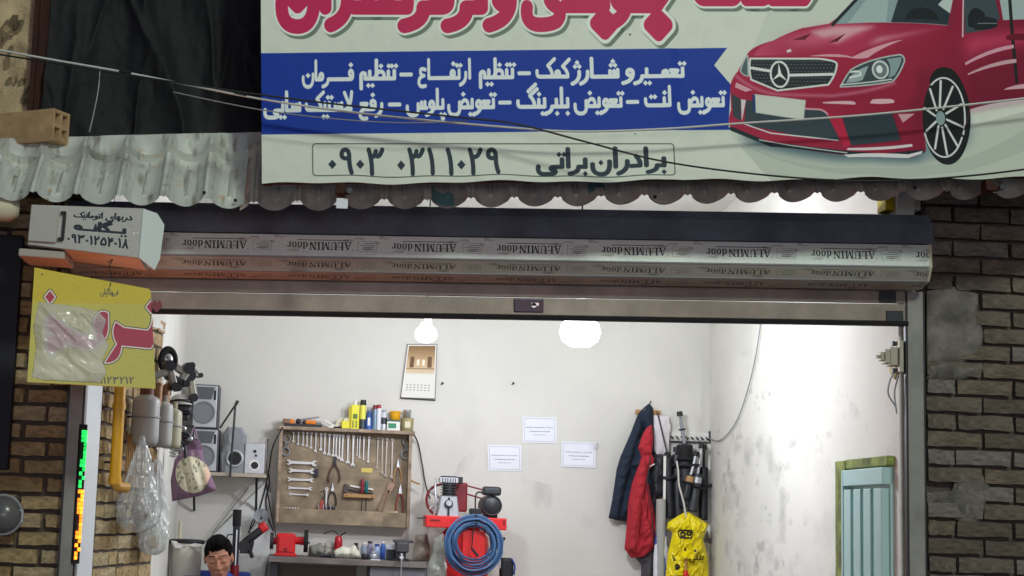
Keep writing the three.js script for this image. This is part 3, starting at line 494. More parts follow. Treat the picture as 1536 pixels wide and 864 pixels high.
  // headlights
  curve('M562 370 Q590 320 612 294 Q690 244 830 226 Q850 232 847 256 Q820 320 790 346 Q690 366 562 370 Z', '#39474c', '#b9c4c2', 7); curve('M600 330 Q640 290 690 276 L660 340 Q630 352 588 352 Z', '#9fb0b0'); curve('M770 246 L836 236 Q836 262 800 320 L772 330 Q796 280 770 246 Z', '#8ea3a3');
  g.lineWidth = 9; g.strokeStyle = '#cfd8d6'; g.fillStyle = '#6c7d80'; g.beginPath(); g.ellipse(740, 294, 33, 38, 0, 0, 7); g.fill(); g.stroke(); g.fillStyle = '#e9efec'; g.beginPath(); g.ellipse(736, 292, 14, 18, 0, 0, 7); g.fill(); curve('M612 304 Q660 292 652 318 L606 328', null, '#e6ecea', 8); curve('M566 360 Q690 352 786 336', null, '#dfe6e4', 6);
  curve('M130 300 Q150 240 166 230 L164 322 Q146 324 130 300 Z', '#55666a', '#b6c3c1', 6);
  // bumper
  soft(3, () => curve('M110 320 Q180 390 290 404 L520 410 Q680 396 800 352', null, '#d98a9d', 9)); curve('M485 440 Q640 428 620 446 Z M700 428 Q800 420 790 438 Q740 446 690 440 Z', '#e6b8c2', '#e6b8c2', 6); curve('M110 350 L180 384 L150 392 L104 372 Z', '#e0a9b5');
  curve('M88 400 L128 424 L124 522 L92 500 Z', '#36434c'); curve('M128 424 L150 428 L128 524 Z', '#e2d6d8');
  curve('M150 428 L470 470 Q500 480 512 520 L548 604 L370 586 L138 536 Z', '#34434c'); curve('M400 466 L470 470 Q498 478 510 506', null, '#dca4b1', 8);
  curve('M562 500 L780 478 Q800 540 816 608 L590 632 Z', '#2d3b45', '#7d1630', 6); curve('M500 490 L560 500 L596 628 L566 640 Z', '#c01f45'); curve('M806 490 L880 488 L826 528 Z', '#d8a5b0');
  curve('M130 530 L190 552 L250 574 L540 606', null, '#dfe4e2', 6); curve('M84 556 L250 626 L330 632 L570 662 L720 676 L902 656', null, '#1b262c', 18); curve('M200 604 L330 628 L575 662', null, '#cfd6d4', 5); curve('M580 640 Q720 640 860 622 L862 634 Q720 656 575 650 Z', '#e3d9dc'); curve('M560 670 Q720 660 840 668 L904 652 L900 664 L840 684 L580 682 Z', '#e8e2e3');
  poly([[188, 404], [407, 430], [395, 514], [190, 482]], '#d9ddd2', '#c9cdc4', 5); poly([[178, 404], [190, 406], [190, 482], [178, 478]], '#233a73');
  // wheel
  curve('M950 340 Q980 262 1050 290 Q1100 330 1112 440 L1090 460 L960 420 Z', '#141419');
  g.fillStyle = '#17191d'; g.beginPath(); g.ellipse(1016, 510, 104, 204, 0.06, 0, 7); g.fill(); g.strokeStyle = '#dfe2df'; g.lineWidth = 8; g.beginPath(); g.ellipse(1004, 506, 92, 176, 0.06, -2.2, 0.4); g.stroke(); g.beginPath(); g.ellipse(1004, 506, 90, 174, 0.06, 0.5, 2.7); g.stroke();
  g.lineWidth = 10; for (let k = 0; k < 10; k++) { const a = k / 10 * 6.283 + 0.2; g.beginPath(); g.moveTo(992 + Math.cos(a) * 26, 506 + Math.sin(a) * 44); g.lineTo(1004 + Math.cos(a + 0.06) * 84, 506 + Math.sin(a + 0.06) * 162); g.stroke(); }
  g.fillStyle = '#8fa2a2'; g.beginPath(); g.ellipse(990, 508, 20, 32, 0, 0, 7); g.fill();
  curve('M1120 440 Q1116 500 1090 560', null, '#50282f', 5);
  for (let i = 0; i < 5000; i++) { g.fillStyle = `rgba(${rnd() < 0.5 ? '20,10,20' : '250,225,228'},${rnd(0.05)})`; g.fillRect(rnd(80, 1530), rnd(-60, 720), rnd(2, 7), rnd(2, 5)); }
}
{
  const X0 = 393, X1 = 1600, SL = 0.0085, TOP = 165, BOT = 277, K = 2048 / (X1 - X0), Z = 0.66, Hpx = TOP + BOT;
  const tex = canvasTexture(2048, Math.round(Hpx * K), (g, w, h) => {
    g.fillStyle = '#dfe3d6'; g.fillRect(0, 0, w, h);
    for (let i = 0; i < 2600; i++) { g.fillStyle = `rgba(${rnd() < 0.6 ? '120,124,112' : '250,250,246'},${rnd(0.035)})`; const r = rnd(2, 26); g.beginPath(); g.ellipse(rnd(w), rnd(h), r, r * rnd(0.3, 1), rnd(3), 0, 7); g.fill(); }
    g.setTransform(K, SL * K, 0, K, -X0 * K, (TOP - SL * X0) * K);
    // printed fan of rays behind the car
    g.fillStyle = '#d3d9cc'; g.beginPath(); g.moveTo(1100, 150); g.lineTo(1240, -165); g.lineTo(1600, -165); g.lineTo(1600, 100); g.closePath(); g.fill(); g.fillStyle = '#c6cdbf'; g.beginPath(); g.moveTo(1110, 220); g.lineTo(1300, 232); g.lineTo(1600, 150); g.lineTo(1600, 300); g.lineTo(1180, 300); g.closePath(); g.fill();
    // headline with white edge and printed drop shadow
    const head = (dx, dy, pen, col) => { for (const [w, a, b, y] of [['صدران', 418, 622, 5], ['ترمز', 616, 734, 5], ['و', 738, 776, 4], ['جلوبندی', 790, 1016, 2], ['خدمات', 1050, 1240, -9]]) write(g, w, a + dx, b + dx, y + dy, 74, pen, col, { outline: 1 }); };
    for (let k = 0; k < 5; k++) { g.globalAlpha = 0.22; head(5 - k * 0.6, 6 - k * 0.6, 24 + k, '#4b5a4c'); } g.globalAlpha = 1;
    head(0, 0, 26, '#eef0ea'); head(0, 0, 20, '#c8275a');
    // blue band
    g.fillStyle = '#0c379f'; g.beginPath(); g.moveTo(380, 77); g.lineTo(1097, 68); g.lineTo(1076, 95); g.lineTo(1100, 125); g.lineTo(1094, 190); g.lineTo(1110, 194); g.lineTo(380, 202); g.closePath(); g.fill();
    for (let i = 0; i < 500; i++) { g.fillStyle = `rgba(${rnd() < 0.5 ? '8,30,90' : '60,100,200'},${rnd(0.08)})`; g.fillRect(rnd(385, 1080), rnd(78, 196), rnd(1, 10), rnd(1, 5)); }
    const sl = -0.0085, line = (words) => { for (const [t, a, b, y] of words) write(g, t, a, b, y - 4.5, 28, 14.5, '#eef3f2', { slope: sl }); };
    line([['تعمـیر', 958, 1031, 116], ['و', 938, 955, 116], ['شـارژ', 862, 932, 117], ['کمک', 806, 858, 117], ['–', 778, 800, 118], ['تنظیم', 720, 774, 118], ['ارتفــاع', 628, 710, 119], ['–', 600, 622, 120], ['تنظیم', 540, 596, 120], ['فــرمان', 454, 532, 121]]);
    line([['تعویض', 1018, 1090, 161], ['لنت', 969, 1010, 161], ['–', 940, 962, 162], ['تعویض', 862, 936, 162], ['بلبرینگ', 776, 856, 163], ['–', 748, 770, 163], ['تعویض', 672, 744, 164], ['پلوس', 610, 668, 165], ['–', 582, 604, 166], ['رفع', 538, 576, 167], ['لاستیک', 458, 532, 168], ['سایی', 396, 452, 169]]);
    // framed telephone line
    g.strokeStyle = '#46554e'; g.lineWidth = 1.5; g.beginPath(); g.roundRect(469, 216, 541, 49, 5); g.stroke();
    figures(g, '۰۹۰۳', 491, 580, 261, 36, 11.5, NAVY); figures(g, '۰۳۱', 594, 656, 261, 36, 11.5, NAVY); figures(g, '۱۰۲۹', 668, 752, 261, 36, 11.5, NAVY);
    write(g, 'برادران', 884, 998, 250, 27, 15, NAVY); write(g, 'براتی', 803, 880, 251, 27, 15, NAVY);
    g.save(); g.translate(1070, 0); g.scale(466 / 1342, 300 / 864); drawCar(g); g.restore();
    for (const [x, y, r] of [[951, 47, 1.6], [953, 201, 1.2], [905, 158, 1.5], [707, 132, 1]]) { g.fillStyle = '#4c5148'; g.beginPath(); g.arc(x, y, r, 0, 7); g.fill(); }
  });
  const bl = at(X0, BOT, Z), br = at(X1, BOT - SL * (X1 - X0), Z), W = br.distanceTo(bl), Hm = W * Hpx / (X1 - X0);
  const t = thing('banner', 'printed shop banner with blue band and red car picture', 'banner', bl); t.rotation.z = Math.atan2(br.y - bl.y, br.x - bl.x);
  const g = new THREE.PlaneGeometry(W, Hm, 160, 50).translate(W / 2, Hm / 2, 0), p = g.attributes.position; // vinyl stretched on a frame: shallow waves and two creases
  for (let i = 0; i < p.count; i++) { const x = p.getX(i), y = p.getY(i), e = Math.min(1, y / 0.12) ; p.setZ(i, 0.006 * fbm(x * 2.2, y * 2.2, 0, 3, 141) + 0.004 * Math.exp(-Math.pow((x - 1.53) / 0.02, 2)) + 0.002 * Math.sin(y * 14 + x) + 0.012); p.setY(i, y + (1 - e) * (0.004 * Math.sin(x * 9) + 0.003 * Math.sin(x * 23))); }
  g.computeVertexNormals();
  part('vinyl_sheet', g, phys(0xffffff, 0.5, { map: tex, specularIntensity: 0.3 }), t);
  part('frame', [box(W, 0.03, 0.03, W / 2, 0.02, -0.018), box(W, 0.03, 0.03, W / 2, Hm - 0.02, -0.018), ...[0, 0.33, 0.66, 1].map((k) => box(0.03, Hm, 0.029, 0.02 + (W - 0.04) * k, Hm / 2, -0.0182))], M.rust, t);
  part('tie_bar', [0.2, 1.2, 2.3].map((x) => rod(V(x, 0.3, -0.03), V(x, 0.32, -0.68), 0.012)), M.darkSteel, t);
  for (const [px, py] of [[512, 283], [1486, 278]]) { const q = at(px, py, Z + 0.02), c = thing('clamp', px < 900 ? 'rusty clamp on the banner foot with a white tag' : 'rusty clamp on the banner foot below the car picture', 'clamp', q); part('jaw', [rbox(0.03, 0.05, 0.05, 0.004, 0, 0, -0.03), rbox(0.045, 0.02, 0.03, 0.003, 0, -0.012, 0.0)], M.rust, c); part('screw', [cylZ(0.007, 0.007, 0.05, 0.03, -0.012, 0, 10), cylZ(0.012, 0.012, 0.012, 0.03, -0.012, 0.03, 6)], M.darkSteel, c); if (px < 900) part('tag', box(0.042, 0.038, 0.003, 0.005, -0.055, 0.0), M.paper, c); else part('hook', ring(0.014, 0.005, 0.0, 0.045, -0.01), M.rust, c); }
}
// ---------------------------------------------------------------- cables strung in front
function cable(label, pts, r, mat, z) { const P = pts.map(([x, y, zz]) => at(x, y, zz ?? z)); return solo('cable', label, 'cable', tube(P, r, P.length * 10), mat); }
const cableGrey = std(0xc4c4c0, 0.45), cableBlack = std(0x0c0d0f, 0.5);
cable('pale overhead cable sagging across banner and tarpaulin', [[-60, 64], [70, 88], [185, 108], [400, 150], [560, 172], [750, 190], [860, 197], [1000, 193], [1095, 186], [1290, 173], [1470, 155], [1600, 140]], 0.0042, cableGrey, 0.8);
cable('black overhead cable dipping to the foot of the banner', [[-60, 72], [140, 104], [420, 146], [690, 176], [770, 185], [880, 213], [1000, 243], [1200, 267], [1330, 271], [1450, 264], [1600, 246]], 0.0036, cableBlack, 0.84);
cable('thin grey cable beside the tarpaulin folds', [[260, 138], [330, 153], [400, 166], [500, 178], [600, 184], [700, 182]], 0.0022, std(0x8a8a8c, 0.5), 0.82);
cable('short loose wire hanging before the black tarpaulin', [[150, 101], [148, 130], [141, 168], [134, 198]], 0.0024, std(0x9a9a98, 0.5), 0.8);
for (const [px, py, lab] of [[188, 108, 'black tape wrapped on cable before the tarpaulin'], [361, 141, 'black tape wrapped on cable beside the banner edge']]) { const a = at(px - 9, py - 1.8, 0.8), b = at(px + 9, py + 2, 0.8); solo('tape_wrap', lab, 'tape', rod(a, b, 0.0068), M.blackRubber, V(0, 0, 0), 'tape wraps on the pale cable'); }

// ---------------------------------------------------------------- white box sign of the door maker
{
  const Z = 0.60, a = at(52, 312, Z), b = at(214, 386, Z), t = thing('box_sign', 'white metal box sign with dark lettering under the pale awning', 'sign', at(48, 308, Z)); t.rotation.z = -0.03;
  const w = at(214, 308, Z).x - at(48, 308, Z).x, h = a.y - at(52, 380, Z).y, D = 0.30;
  const tex = canvasTexture(1024, 512, (g, W, H) => {
    g.fillStyle = '#bdbab4'; g.fillRect(0, 0, W, H); for (let i = 0; i < 700; i++) { g.fillStyle = `rgba(${rnd() < 0.5 ? '90,86,80' : '230,228,222'},${rnd(0.07)})`; const r = rnd(2, 30); g.beginPath(); g.ellipse(rnd(W), rnd(H), r, r * 0.6, 0, 0, 7); g.fill(); }
    write(g, 'دربهای', 690, 938, 122, 62, 15, '#17202e'); write(g, 'اتوماتیک', 394, 668, 122, 62, 15, '#17202e'); write(g, 'یـگانـه', 410, 890, 268, 92, 18, '#17202e'); figures(g, '۰۹۳۰۱۲۵۴۰۱۸', 350, 930, 424, 88, 14, '#17202e');
    g.fillStyle = '#e6e6e2'; g.beginPath(); g.arc(965, 262, 12, 0, 7); g.arc(1000, 254, 9, 0, 7); g.fill();
  });
  const face = new THREE.PlaneGeometry(w, h, 8, 8).translate(w / 2, -h / 2, 0.003); { const p = face.attributes.position; for (let i = 0; i < p.count; i++) { const k = p.getX(i) / w; p.setY(i, p.getY(i) * (0.86 + 0.22 * k) + 0.016 * k); } }
  part('case', plate([[0, 0], [w, 0.016], [w, -h * 1.08 + 0.016], [0, -h * 0.86]], D, 0.003).translate(0, 0, -D), std(0xffffff, 0.5, 0.1, { map: mottle([196, 194, 188], 0.05, 6, 151) }), t);
  part('printed_face', face, std(0xffffff, 0.5, 0, { map: tex }), t);
  part('side_panel', plate([[0, 0.016], [0.06, 0.008], [0.095, -0.03], [0.088, -h + 0.01], [0.07, -h * 1.08 - 0.02], [0, -h * 1.08 + 0.016]], 0.006, 0.001).rotateY(0.62).translate(w + 0.001, 0, 0.002), std(0xe2e8e6, 0.5), t);
  part('cover_plate', rbox(0.105, h * 0.78, 0.012, 0.004, 0.052, -h * 0.41, 0.010), std(0xb4b0aa, 0.55), t);
  part('handle', [rbox(0.010, h * 0.6, 0.012, 0.002, 0.128, -h * 0.42, 0.012), rbox(0.02, 0.012, 0.012, 0.002, 0.122, -h * 0.13, 0.012), rbox(0.02, 0.012, 0.012, 0.002, 0.12, -h * 0.71, 0.012)], M.black, t);
  part('foot_board', rbox(w * 0.42, 0.03, D * 0.8, 0.006, w * 0.12, -h * 0.86 - 0.03, -D * 0.45), std(0xb0a8a0, 0.6), t);
  part('hanger', [0.06, w - 0.06].map((x) => rod(V(x, -0.005, -0.15), V(x, 0.11, -0.18), 0.006)), M.darkSteel, t);
  part('wall_bar', [0.08, w - 0.08].map((x) => rod(V(x, -h * 0.5, -D + 0.01), V(x, -h * 0.5, -0.62), 0.012)), M.darkSteel, t);
}
// ---------------------------------------------------------------- hanging yellow sign, wrapped in clear film
{
  const P = [[52, 402, 0.66], [224, 434, 0.60], [232, 583, 0.60], [41, 573, 0.66]].map((q) => at(...q)), o = P[3].clone();
  const ex = P[2].clone().sub(P[3]).normalize(), ez = V(0, 0, 1).sub(ex.clone().multiplyScalar(ex.z)).normalize(), ey = new THREE.Vector3().crossVectors(ez, ex);
  const t = thing('hanging_sign', 'yellow hanging sign with large red lettering, wrapped in clear film', 'sign', o); t.quaternion.setFromRotationMatrix(new THREE.Matrix4().makeBasis(ex, ey, ez));
  const loc = (px, py) => { const q = atPlane(px, py, o, ez).sub(o); return [q.dot(ex), q.dot(ey)]; };
  const outl = [[52, 402], [224, 434], [226, 440], [233, 583], [41, 573]].map((q) => loc(...q));
  const K = 4, tex = canvasTexture(204 * K, 190 * K, (g) => { // print, on the sign's own sheet 38..242 x 398..588
    g.setTransform(K, 0, 0, K, -38 * K, -398 * K); g.fillStyle = '#d9bf10'; g.fillRect(38, 398, 204, 190); g.fillStyle = '#cfc34e'; g.fillRect(38, 455, 204, 133);
    for (let i = 0; i < 300; i++) { g.fillStyle = `rgba(90,80,10,${rnd(0.06)})`; g.fillRect(rnd(38, 242), rnd(398, 588), rnd(1, 12), rnd(1, 5)); }
    const word = (lw, c) => { g.strokeStyle = c; g.fillStyle = c; g.lineWidth = lw; g.lineJoin = 'round'; g.lineCap = 'round';
      const fill = (d) => { const p = new Path2D(d); g.fill(p); if (lw > 0) g.stroke(p); };
      fill('M236 471 Q240 505 226 522 L182 518 Q180 544 158 544 L176 516 Q166 500 174 484 L186 492 L222 496 Q230 490 230 474 Z'); // joined strokes, right
      fill('M162 470 Q150 462 142 480 Q140 506 150 514 Q160 510 162 492 Z M146 512 Q110 500 76 474 L68 486 Q84 512 130 524 Q146 524 150 514 Z'); fill('M72 500 Q66 520 76 530 Q96 522 104 510 Q84 508 72 500 Z');
      for (const [x, y] of [[75, 446], [228, 460], [239, 460]]) fill(`M${x - 7} ${y} L${x} ${y - 9} L${x + 7} ${y} L${x} ${y + 9} Z`); };
    word(7, '#3a2b30'); word(4.5, '#efe9dc'); word(0.5, '#b3163f');
    g.fillStyle = '#4a4630'; write(g, 'فرهنگیان', 150, 178, 441, 8, 12, '#54503a'); figures(g, '۰۹۱۲۳۲۱۲', 140, 202, 575, 9, 11, '#5c5944'); g.beginPath(); g.arc(63, 412, 1.4, 0, 7); g.fill();
  });
  const board = plate(outl, 0.006, 0.001), uv = board.attributes.uv, p = board.attributes.position; // uv by the sheet's own millimetres
  const c0 = loc(38, 588), cx = loc(242, 588), cy = loc(38, 398), ux = [cx[0] - c0[0], cx[1] - c0[1]], uy = [cy[0] - c0[0], cy[1] - c0[1]], det = ux[0] * uy[1] - ux[1] * uy[0];
  for (let i = 0; i < p.count; i++) { const x = p.getX(i) - c0[0], y = p.getY(i) - c0[1]; uv.setXY(i, (x * uy[1] - y * uy[0]) / det, (y * ux[0] - x * ux[1]) / det); }
  part('board', board, std(0xffffff, 0.35, 0, { map: tex }), t);
  { const a = loc(235, 460); part('raised_mark', plate([[-0.021, 0], [-0.011, 0.026], [0, 0.012], [0.011, 0.026], [0.021, 0], [0, -0.022]].map(([x, y]) => [x + a[0], y + a[1]]), 0.008).translate(0, 0, 0.003), M.darkRed, t); }
  { // wrinkled clear film, torn along its right edge
    const fo = [[58, 452], [84, 456], [118, 460], [146, 466], [160, 480], [154, 500], [164, 520], [154, 540], [160, 560], [150, 575], [110, 573], [66, 571], [48, 566], [54, 520], [50, 490]].map((q) => loc(...q)), g = puff(fo, 0.012, { cells: 70, edge: 0.03, back: 0, fold: (x, y) => 0.034 * Math.pow(1 - Math.abs(2 * fbm(x * 9 + y * 11, y * 8 - x * 4, 0, 2, 161) - 1), 5) + 0.02 * Math.pow(1 - Math.abs(2 * fbm(x * 22 + y * 20, y * 12, 0, 2, 165) - 1), 4) + 0.006 * fbm(x * 40, y * 40, 0, 3, 163) });
    g.translate(0, 0, 0.0075); part('clear_film', g, phys(0xffffff, 0.13, { transmission: 0.74, thickness: 0, ior: 1.5 }), t);
  }
  const top = loc(165, 426); part('hanging_wire', tube([[top[0], top[1] - 0.01, 0.01], [top[0] + 0.006, top[1] + 0.03, -0.004], [top[0] - 0.006, top[1] + 0.06, 0.0], [top[0] + 0.004, top[1] + 0.10, -0.05], [top[0] - 0.012, top[1] + 0.085, -0.03]], 0.002, 30), M.darkSteel, t);
}
// ---------------------------------------------------------------- coloured light strip sign on the left post, with its own light
{
  const a = at(124, 640, -0.02), b = at(112, 842, -0.02), t = thing('light_sign', 'narrow lit sign strip, green above and orange below, on the doorway edge', 'sign', V(at(121, 740, 0.06).x, b.y, 0.062)); t.rotation.y = 0.62;
  const H = a.y - b.y, w = 0.026;
  part('case', rbox(w + 0.003, H + 0.012, 0.02, 0.002, 0, H / 2, -0.011), M.black, t);
  const lampOf = (c, k) => [0.7, 1, 1.4].map((f) => std(c, 0.5, 0, { emissive: c, emissiveIntensity: k * f })), dot = rbox(w * 0.46, 0.0145, 0.006, 0.002);
  const glow = (name, y0, y1, c, k) => { const n = Math.round((y1 - y0) / 0.0165), mats = lampOf(c, k); for (let i = 0; i < n; i++) for (const s of [-1, 1]) if (hash(i, s + 5, 3) > 0.16) part(name, dot, mats[Math.floor(hash(i, s + 2) * 3)], t, V(s * w * 0.25, y0 + (i + 0.5) / n * (y1 - y0), 0.003)); };
  glow('orange_light', 0.01, H * 0.53, 0xff8420, 2.6); glow('green_light', H * 0.54, H * 0.97, 0x28e060, 1.3);
  const l1 = new THREE.RectAreaLight(0xff6a14, 560, w, H * 0.5); l1.position.set(0, H * 0.26, 0.012); l1.lookAt(0, H * 0.26, 1); t.add(l1); l1.name = 'orange_sign_light'; l1.rotation.set(0, Math.PI, 0);
  const l2 = new THREE.RectAreaLight(0x30ff90, 6, w, H * 0.42); l2.position.set(0, H * 0.75, 0.012); l2.name = 'green_sign_light'; l2.rotation.set(0, Math.PI, 0); t.add(l2);
}
{ // round grey lamp bowl on the left brick wall
  const q = at(4, 772, 0.1), t = thing('lamp_bowl', 'round grey translucent lamp bowl on the brick wall', 'lamp', q);
  part('bowl', lathe([[0.0, 0.05], [0.03, 0.046], [0.06, 0.03], [0.076, 0.0], [0.07, -0.03], [0.04, -0.05]], 32).rotateX(Math.PI / 2), phys(0x77777a, 0.25, { transmission: 0.35, thickness: 0 }), t);
  part('rim', ring(0.077, 0.006), M.greyPlastic, t); part('arm', rod(V(-0.01, 0, -0.04), V(-0.02, 0, -0.12), 0.012), M.darkSteel, t);
  part('clip', [rbox(0.008, 0.05, 0.01, 0.002, 0.079, -0.005, 0.004), rbox(0.03, 0.008, 0.01, 0.002, 0.066, 0.02, 0.004)], M.silver, t);
}
// ---------------------------------------------------------------- lamps of the street, behind the viewer
{
  const t = thing('street_lamp', 'tall street lamp across the road lighting the shop front', 'street lamp', V(3.0, -0.25, 9.6));
  part('pole', cyl(0.05, 0.09, 6.3, 0, 3.15, 0), M.darkSteel, t); part('arm', rod(V(0, 6.2, 0), V(-0.5, 6.45, -1.5), 0.035), M.darkSteel, t);
  const h = part('lamp_head', rbox(0.3, 0.12, 0.6, 0.03, -0.55, 6.48, -1.75), M.greyPlastic, t);
  part('lamp_glass', rbox(0.24, 0.02, 0.5, 0.008, -0.55, 6.41, -1.75), std(0xffffff, 0.4, 0, { emissive: 0xf2fff0, emissiveIntensity: 6 }), t);
  const l = new THREE.SpotLight(0xf0ffee, STREET, 0, 1.15, 0.5); l.name = 'street_lamp_light'; l.position.set(-0.55, 6.36, -1.75); l.target.position.set(-2.0, 2.8, -9.4); l.castShadow = true; l.shadow.radius = 24; t.add(l); t.add(l.target);
}
{
  const t = thing('shop_sign', 'orange lit shop sign standing across the road', 'sign', V(2.1, -0.25, 9.0));
  part('stand', [cyl(0.03, 0.03, 3.3, -0.5, 1.65, 0), cyl(0.03, 0.03, 3.3, 0.5, 1.65, 0)], M.darkSteel, t);
  part('lit_face', rbox(1.2, 0.4, 0.06, 0.01, 0, 3.5, 0), std(0xff7a20, 0.5, 0, { emissive: 0xff6a10, emissiveIntensity: 2.2 }), t);
  const l = new THREE.RectAreaLight(0xff7426, 4, 1.2, 0.4); l.name = 'shop_sign_light'; l.position.set(0, 3.5, -0.05); t.add(l);
}

{ // the lit shop front across the road that brightens everything under the awning
  const t = thing('opposite_shop', 'brightly lit shop across the road', 'shop', V(0.8, -0.25, 14.5));
  part('wall', [box(8, 0.8, 0.3, 0, 0.4, 0.2), box(8, 1.4, 0.3, 0, 3.9, 0.2), box(1.2, 2.4, 0.3, -3.4, 2.0, 0.2), box(1.2, 2.4, 0.3, 3.4, 2.0, 0.2)], std(0x8a8078, 0.9), t);
  for (let k = 0; k < 3; k++) part('lit_window', box(1.8, 2.3, 0.04, -1.85 + k * 1.85, 2.0, 0.16), std(0xffffff, 0.5, 0, { emissive: 0xf6f4ff, emissiveIntensity: 3 }), t);
  const l = new THREE.RectAreaLight(0xf4f4ff, 2.9, 5.5, 2.3); l.name = 'shop_front_light'; l.position.set(0, 2.0, 0.1); t.add(l);
}
// ---------------------------------------------------------------- lamps in the workshop
function bulb(px, py, z, power, r, label) {
  const q = at(px, py, z), t = thing('ceiling_lamp', label, 'lamp', q, 'lamps hanging in the workshop'), c = 0xf4f8ff;
  part('bulb', lathe([[0, -r * 0.72], [r * 0.5, -r * 0.66], [r * 0.86, -r * 0.4], [r, 0], [r * 0.9, r * 0.4], [r * 0.5, r * 0.85], [r * 0.36, r * 1.05], [0, r * 1.06]], 32), std(c, 0.5, 0, { emissive: c, emissiveIntensity: 9 }), t);
  part('socket', cyl(0.022, 0.03, 0.075, 0, r * 1.05 + 0.036, 0), M.white, t);
  part('flex', cyl(0.004, 0.004, CEIL - q.y - r - 0.07, 0, (CEIL - q.y + r + 0.07) / 2, 0, 8), M.black, t);
  const l = new THREE.PointLight(0xf2f6ff, power); l.name = 'lamp_light'; l.castShadow = true; l.shadow.radius = r / 0.02; t.add(l);
}
bulb(639, 502, -2.2, BULB_LEFT, 0.062, 'smaller white bulb hanging in front of the wall calendar');
bulb(870, 499, -1.6, BULB_RIGHT, 0.105, 'large white bulb hanging just under the shutter edge');

// ---------------------------------------------------------------- things hung on the brick pier
const pierTurn = Math.atan2(-pierD.z, pierD.x);
function onPier(name, label, cat, px, py, off, group) { const t = thing(name, label, cat, pierAt(px, py, off), group); t.rotation.y = pierTurn; return t; }
{ // yellow channel with a coil of tan rope
  const a = pierAt(184, 575, 0.05), b = pierAt(172, 727, 0.05), h = a.y - b.y + 0.25, t = thing('yellow_pipe', 'yellow painted gas pipe running down the brick pier', 'pipe', b);
  const ym = std(0xd49a12, 0.4, 0, { bumpMap: bumpFine, bumpScale: 0.001 });
  part('pipe', [cyl(0.026, 0.026, h, 0, h / 2, 0, 24)], ym, t); part('collar', [cyl(0.031, 0.031, 0.03, 0, 0.02, 0, 24), cyl(0.031, 0.031, 0.03, 0, h * 0.5, 0, 24)], ym, t);
  part('elbow', tube([[0, 0.015, 0], [0.01, -0.005, -0.01], [0.05, -0.01, -0.06]], 0.025, 14), std(0xb98a3a, 0.5), t);
  part('wall_clip', [rod(V(0, 0.1, 0), V(-0.06, 0.1, -0.01), 0.006), rod(V(0, h * 0.8, 0), V(-0.06, h * 0.8, -0.01), 0.006)], M.darkSteel, t);
  const q = pierAt(196, 690, 0.03), r = []; for (let k = 0; k < 5; k++) r.push(ring(1, 0.055, 0, 0, 0, 30).scale(0.028 + 0.006 * k, 0.11 + 0.012 * (k % 3), 0.07).rotateY(pierTurn + rnd(-0.3, 0.3)).rotateZ(rnd(-0.1, 0.1)));
  solo('rope_coil', 'tan rope coil hanging beside the yellow pipe', 'rope', r, M.tan, q);
  const n = onPier('nail_hook', 'bent nail holding the tan rope coil', 'hook', 196, 663, 0.0); part('nail', rod(V(0, 0, -0.01), V(0, 0.006, 0.06), 0.003), M.darkSteel, n);
}
{ // three grey canisters in straps
  const spots = [[216, 668, 0.085, 0.066, 0.235, 'largest pale canister strapped to the pier next to the yellow pipe'], [240, 671, 0.075, 0.056, 0.222, 'middle pale canister strapped to the pier, between two others'], [256, 673, 0.065, 0.05, 0.20, 'yellowish canister strapped to the pier, farthest from the yellow pipe']];
  spots.forEach(([px, py, off, r, h, lab], k) => {
    const t = onPier('canister', lab, 'canister', px, py, off, 'canisters strapped to the brick pier');
    part('body', lathe([[0, 0], [r * 0.82, 0.0], [r * 0.97, 0.018], [r, 0.04], [r, h * 0.86], [r * 0.9, h * 0.95], [r * 0.5, h], [r * 0.45, h + 0.01]], 28), phys([0xb4b4b2, 0xb2b3ae, 0xb9b69c][k], 0.4, { transmission: 0.12, thickness: 0 }), t);
    part('cap', cyl(r * 0.5, r * 0.5, 0.03, 0, h + 0.018, 0), std([0x6b3a2c, 0x7a6a5a, 0x8a8265][k], 0.6), t);
    part('strap', ring(r + 0.002, 0.004, 0, 0, 0).rotateX(Math.PI / 2).translate(0, h * 0.56, 0), M.greyPlastic, t); part('bracket', rod(V(0, h * 0.56, -r), V(0, h * 0.56, -off - 0.005), 0.005), M.darkSteel, t);
  });
}
// plastic bags: gathered at the top, folds fanning out
function bagShape(topR, w, h, d, folds, sd, open = 0) {
  const g = new THREE.CylinderGeometry(1, 1, 1, 140, 80, true), p = g.attributes.position;
  for (let i = 0; i < p.count; i++) {
    const a = Math.atan2(p.getZ(i), p.getX(i)), v = 0.5 - p.getY(i); // 0 top, 1 bottom
    const grow = topR + (1 - topR) * Math.pow(Math.min(1, v * 1.25), 0.75), bottom = v > 0.86 ? Math.sqrt(Math.max(0, 1 - Math.pow((v - 0.86) / 0.14, 2))) : 1;
    const ripple = 1 + folds * (1 - v * 0.7) * Math.sin(a * 9 + 5 * fbm(v * 2, sd, 0, 2, sd)) * 0.4 + 0.22 * Math.pow(1 - Math.abs(2 * fbm(a * 5 + 20, v * 9 + a, 0, 3, sd + 3) - 1), 4) + folds * (fbm(Math.cos(a) * 3 + 5, Math.sin(a) * 3 + v * 4, 0, 4, sd) - 0.5) * 1.6;
    p.setXYZ(i, Math.cos(a) * w / 2 * grow * ripple * bottom, -v * h, Math.sin(a) * d / 2 * grow * ripple * bottom);
  }
  return mergeVertices((g.computeVertexNormals(), g));
}
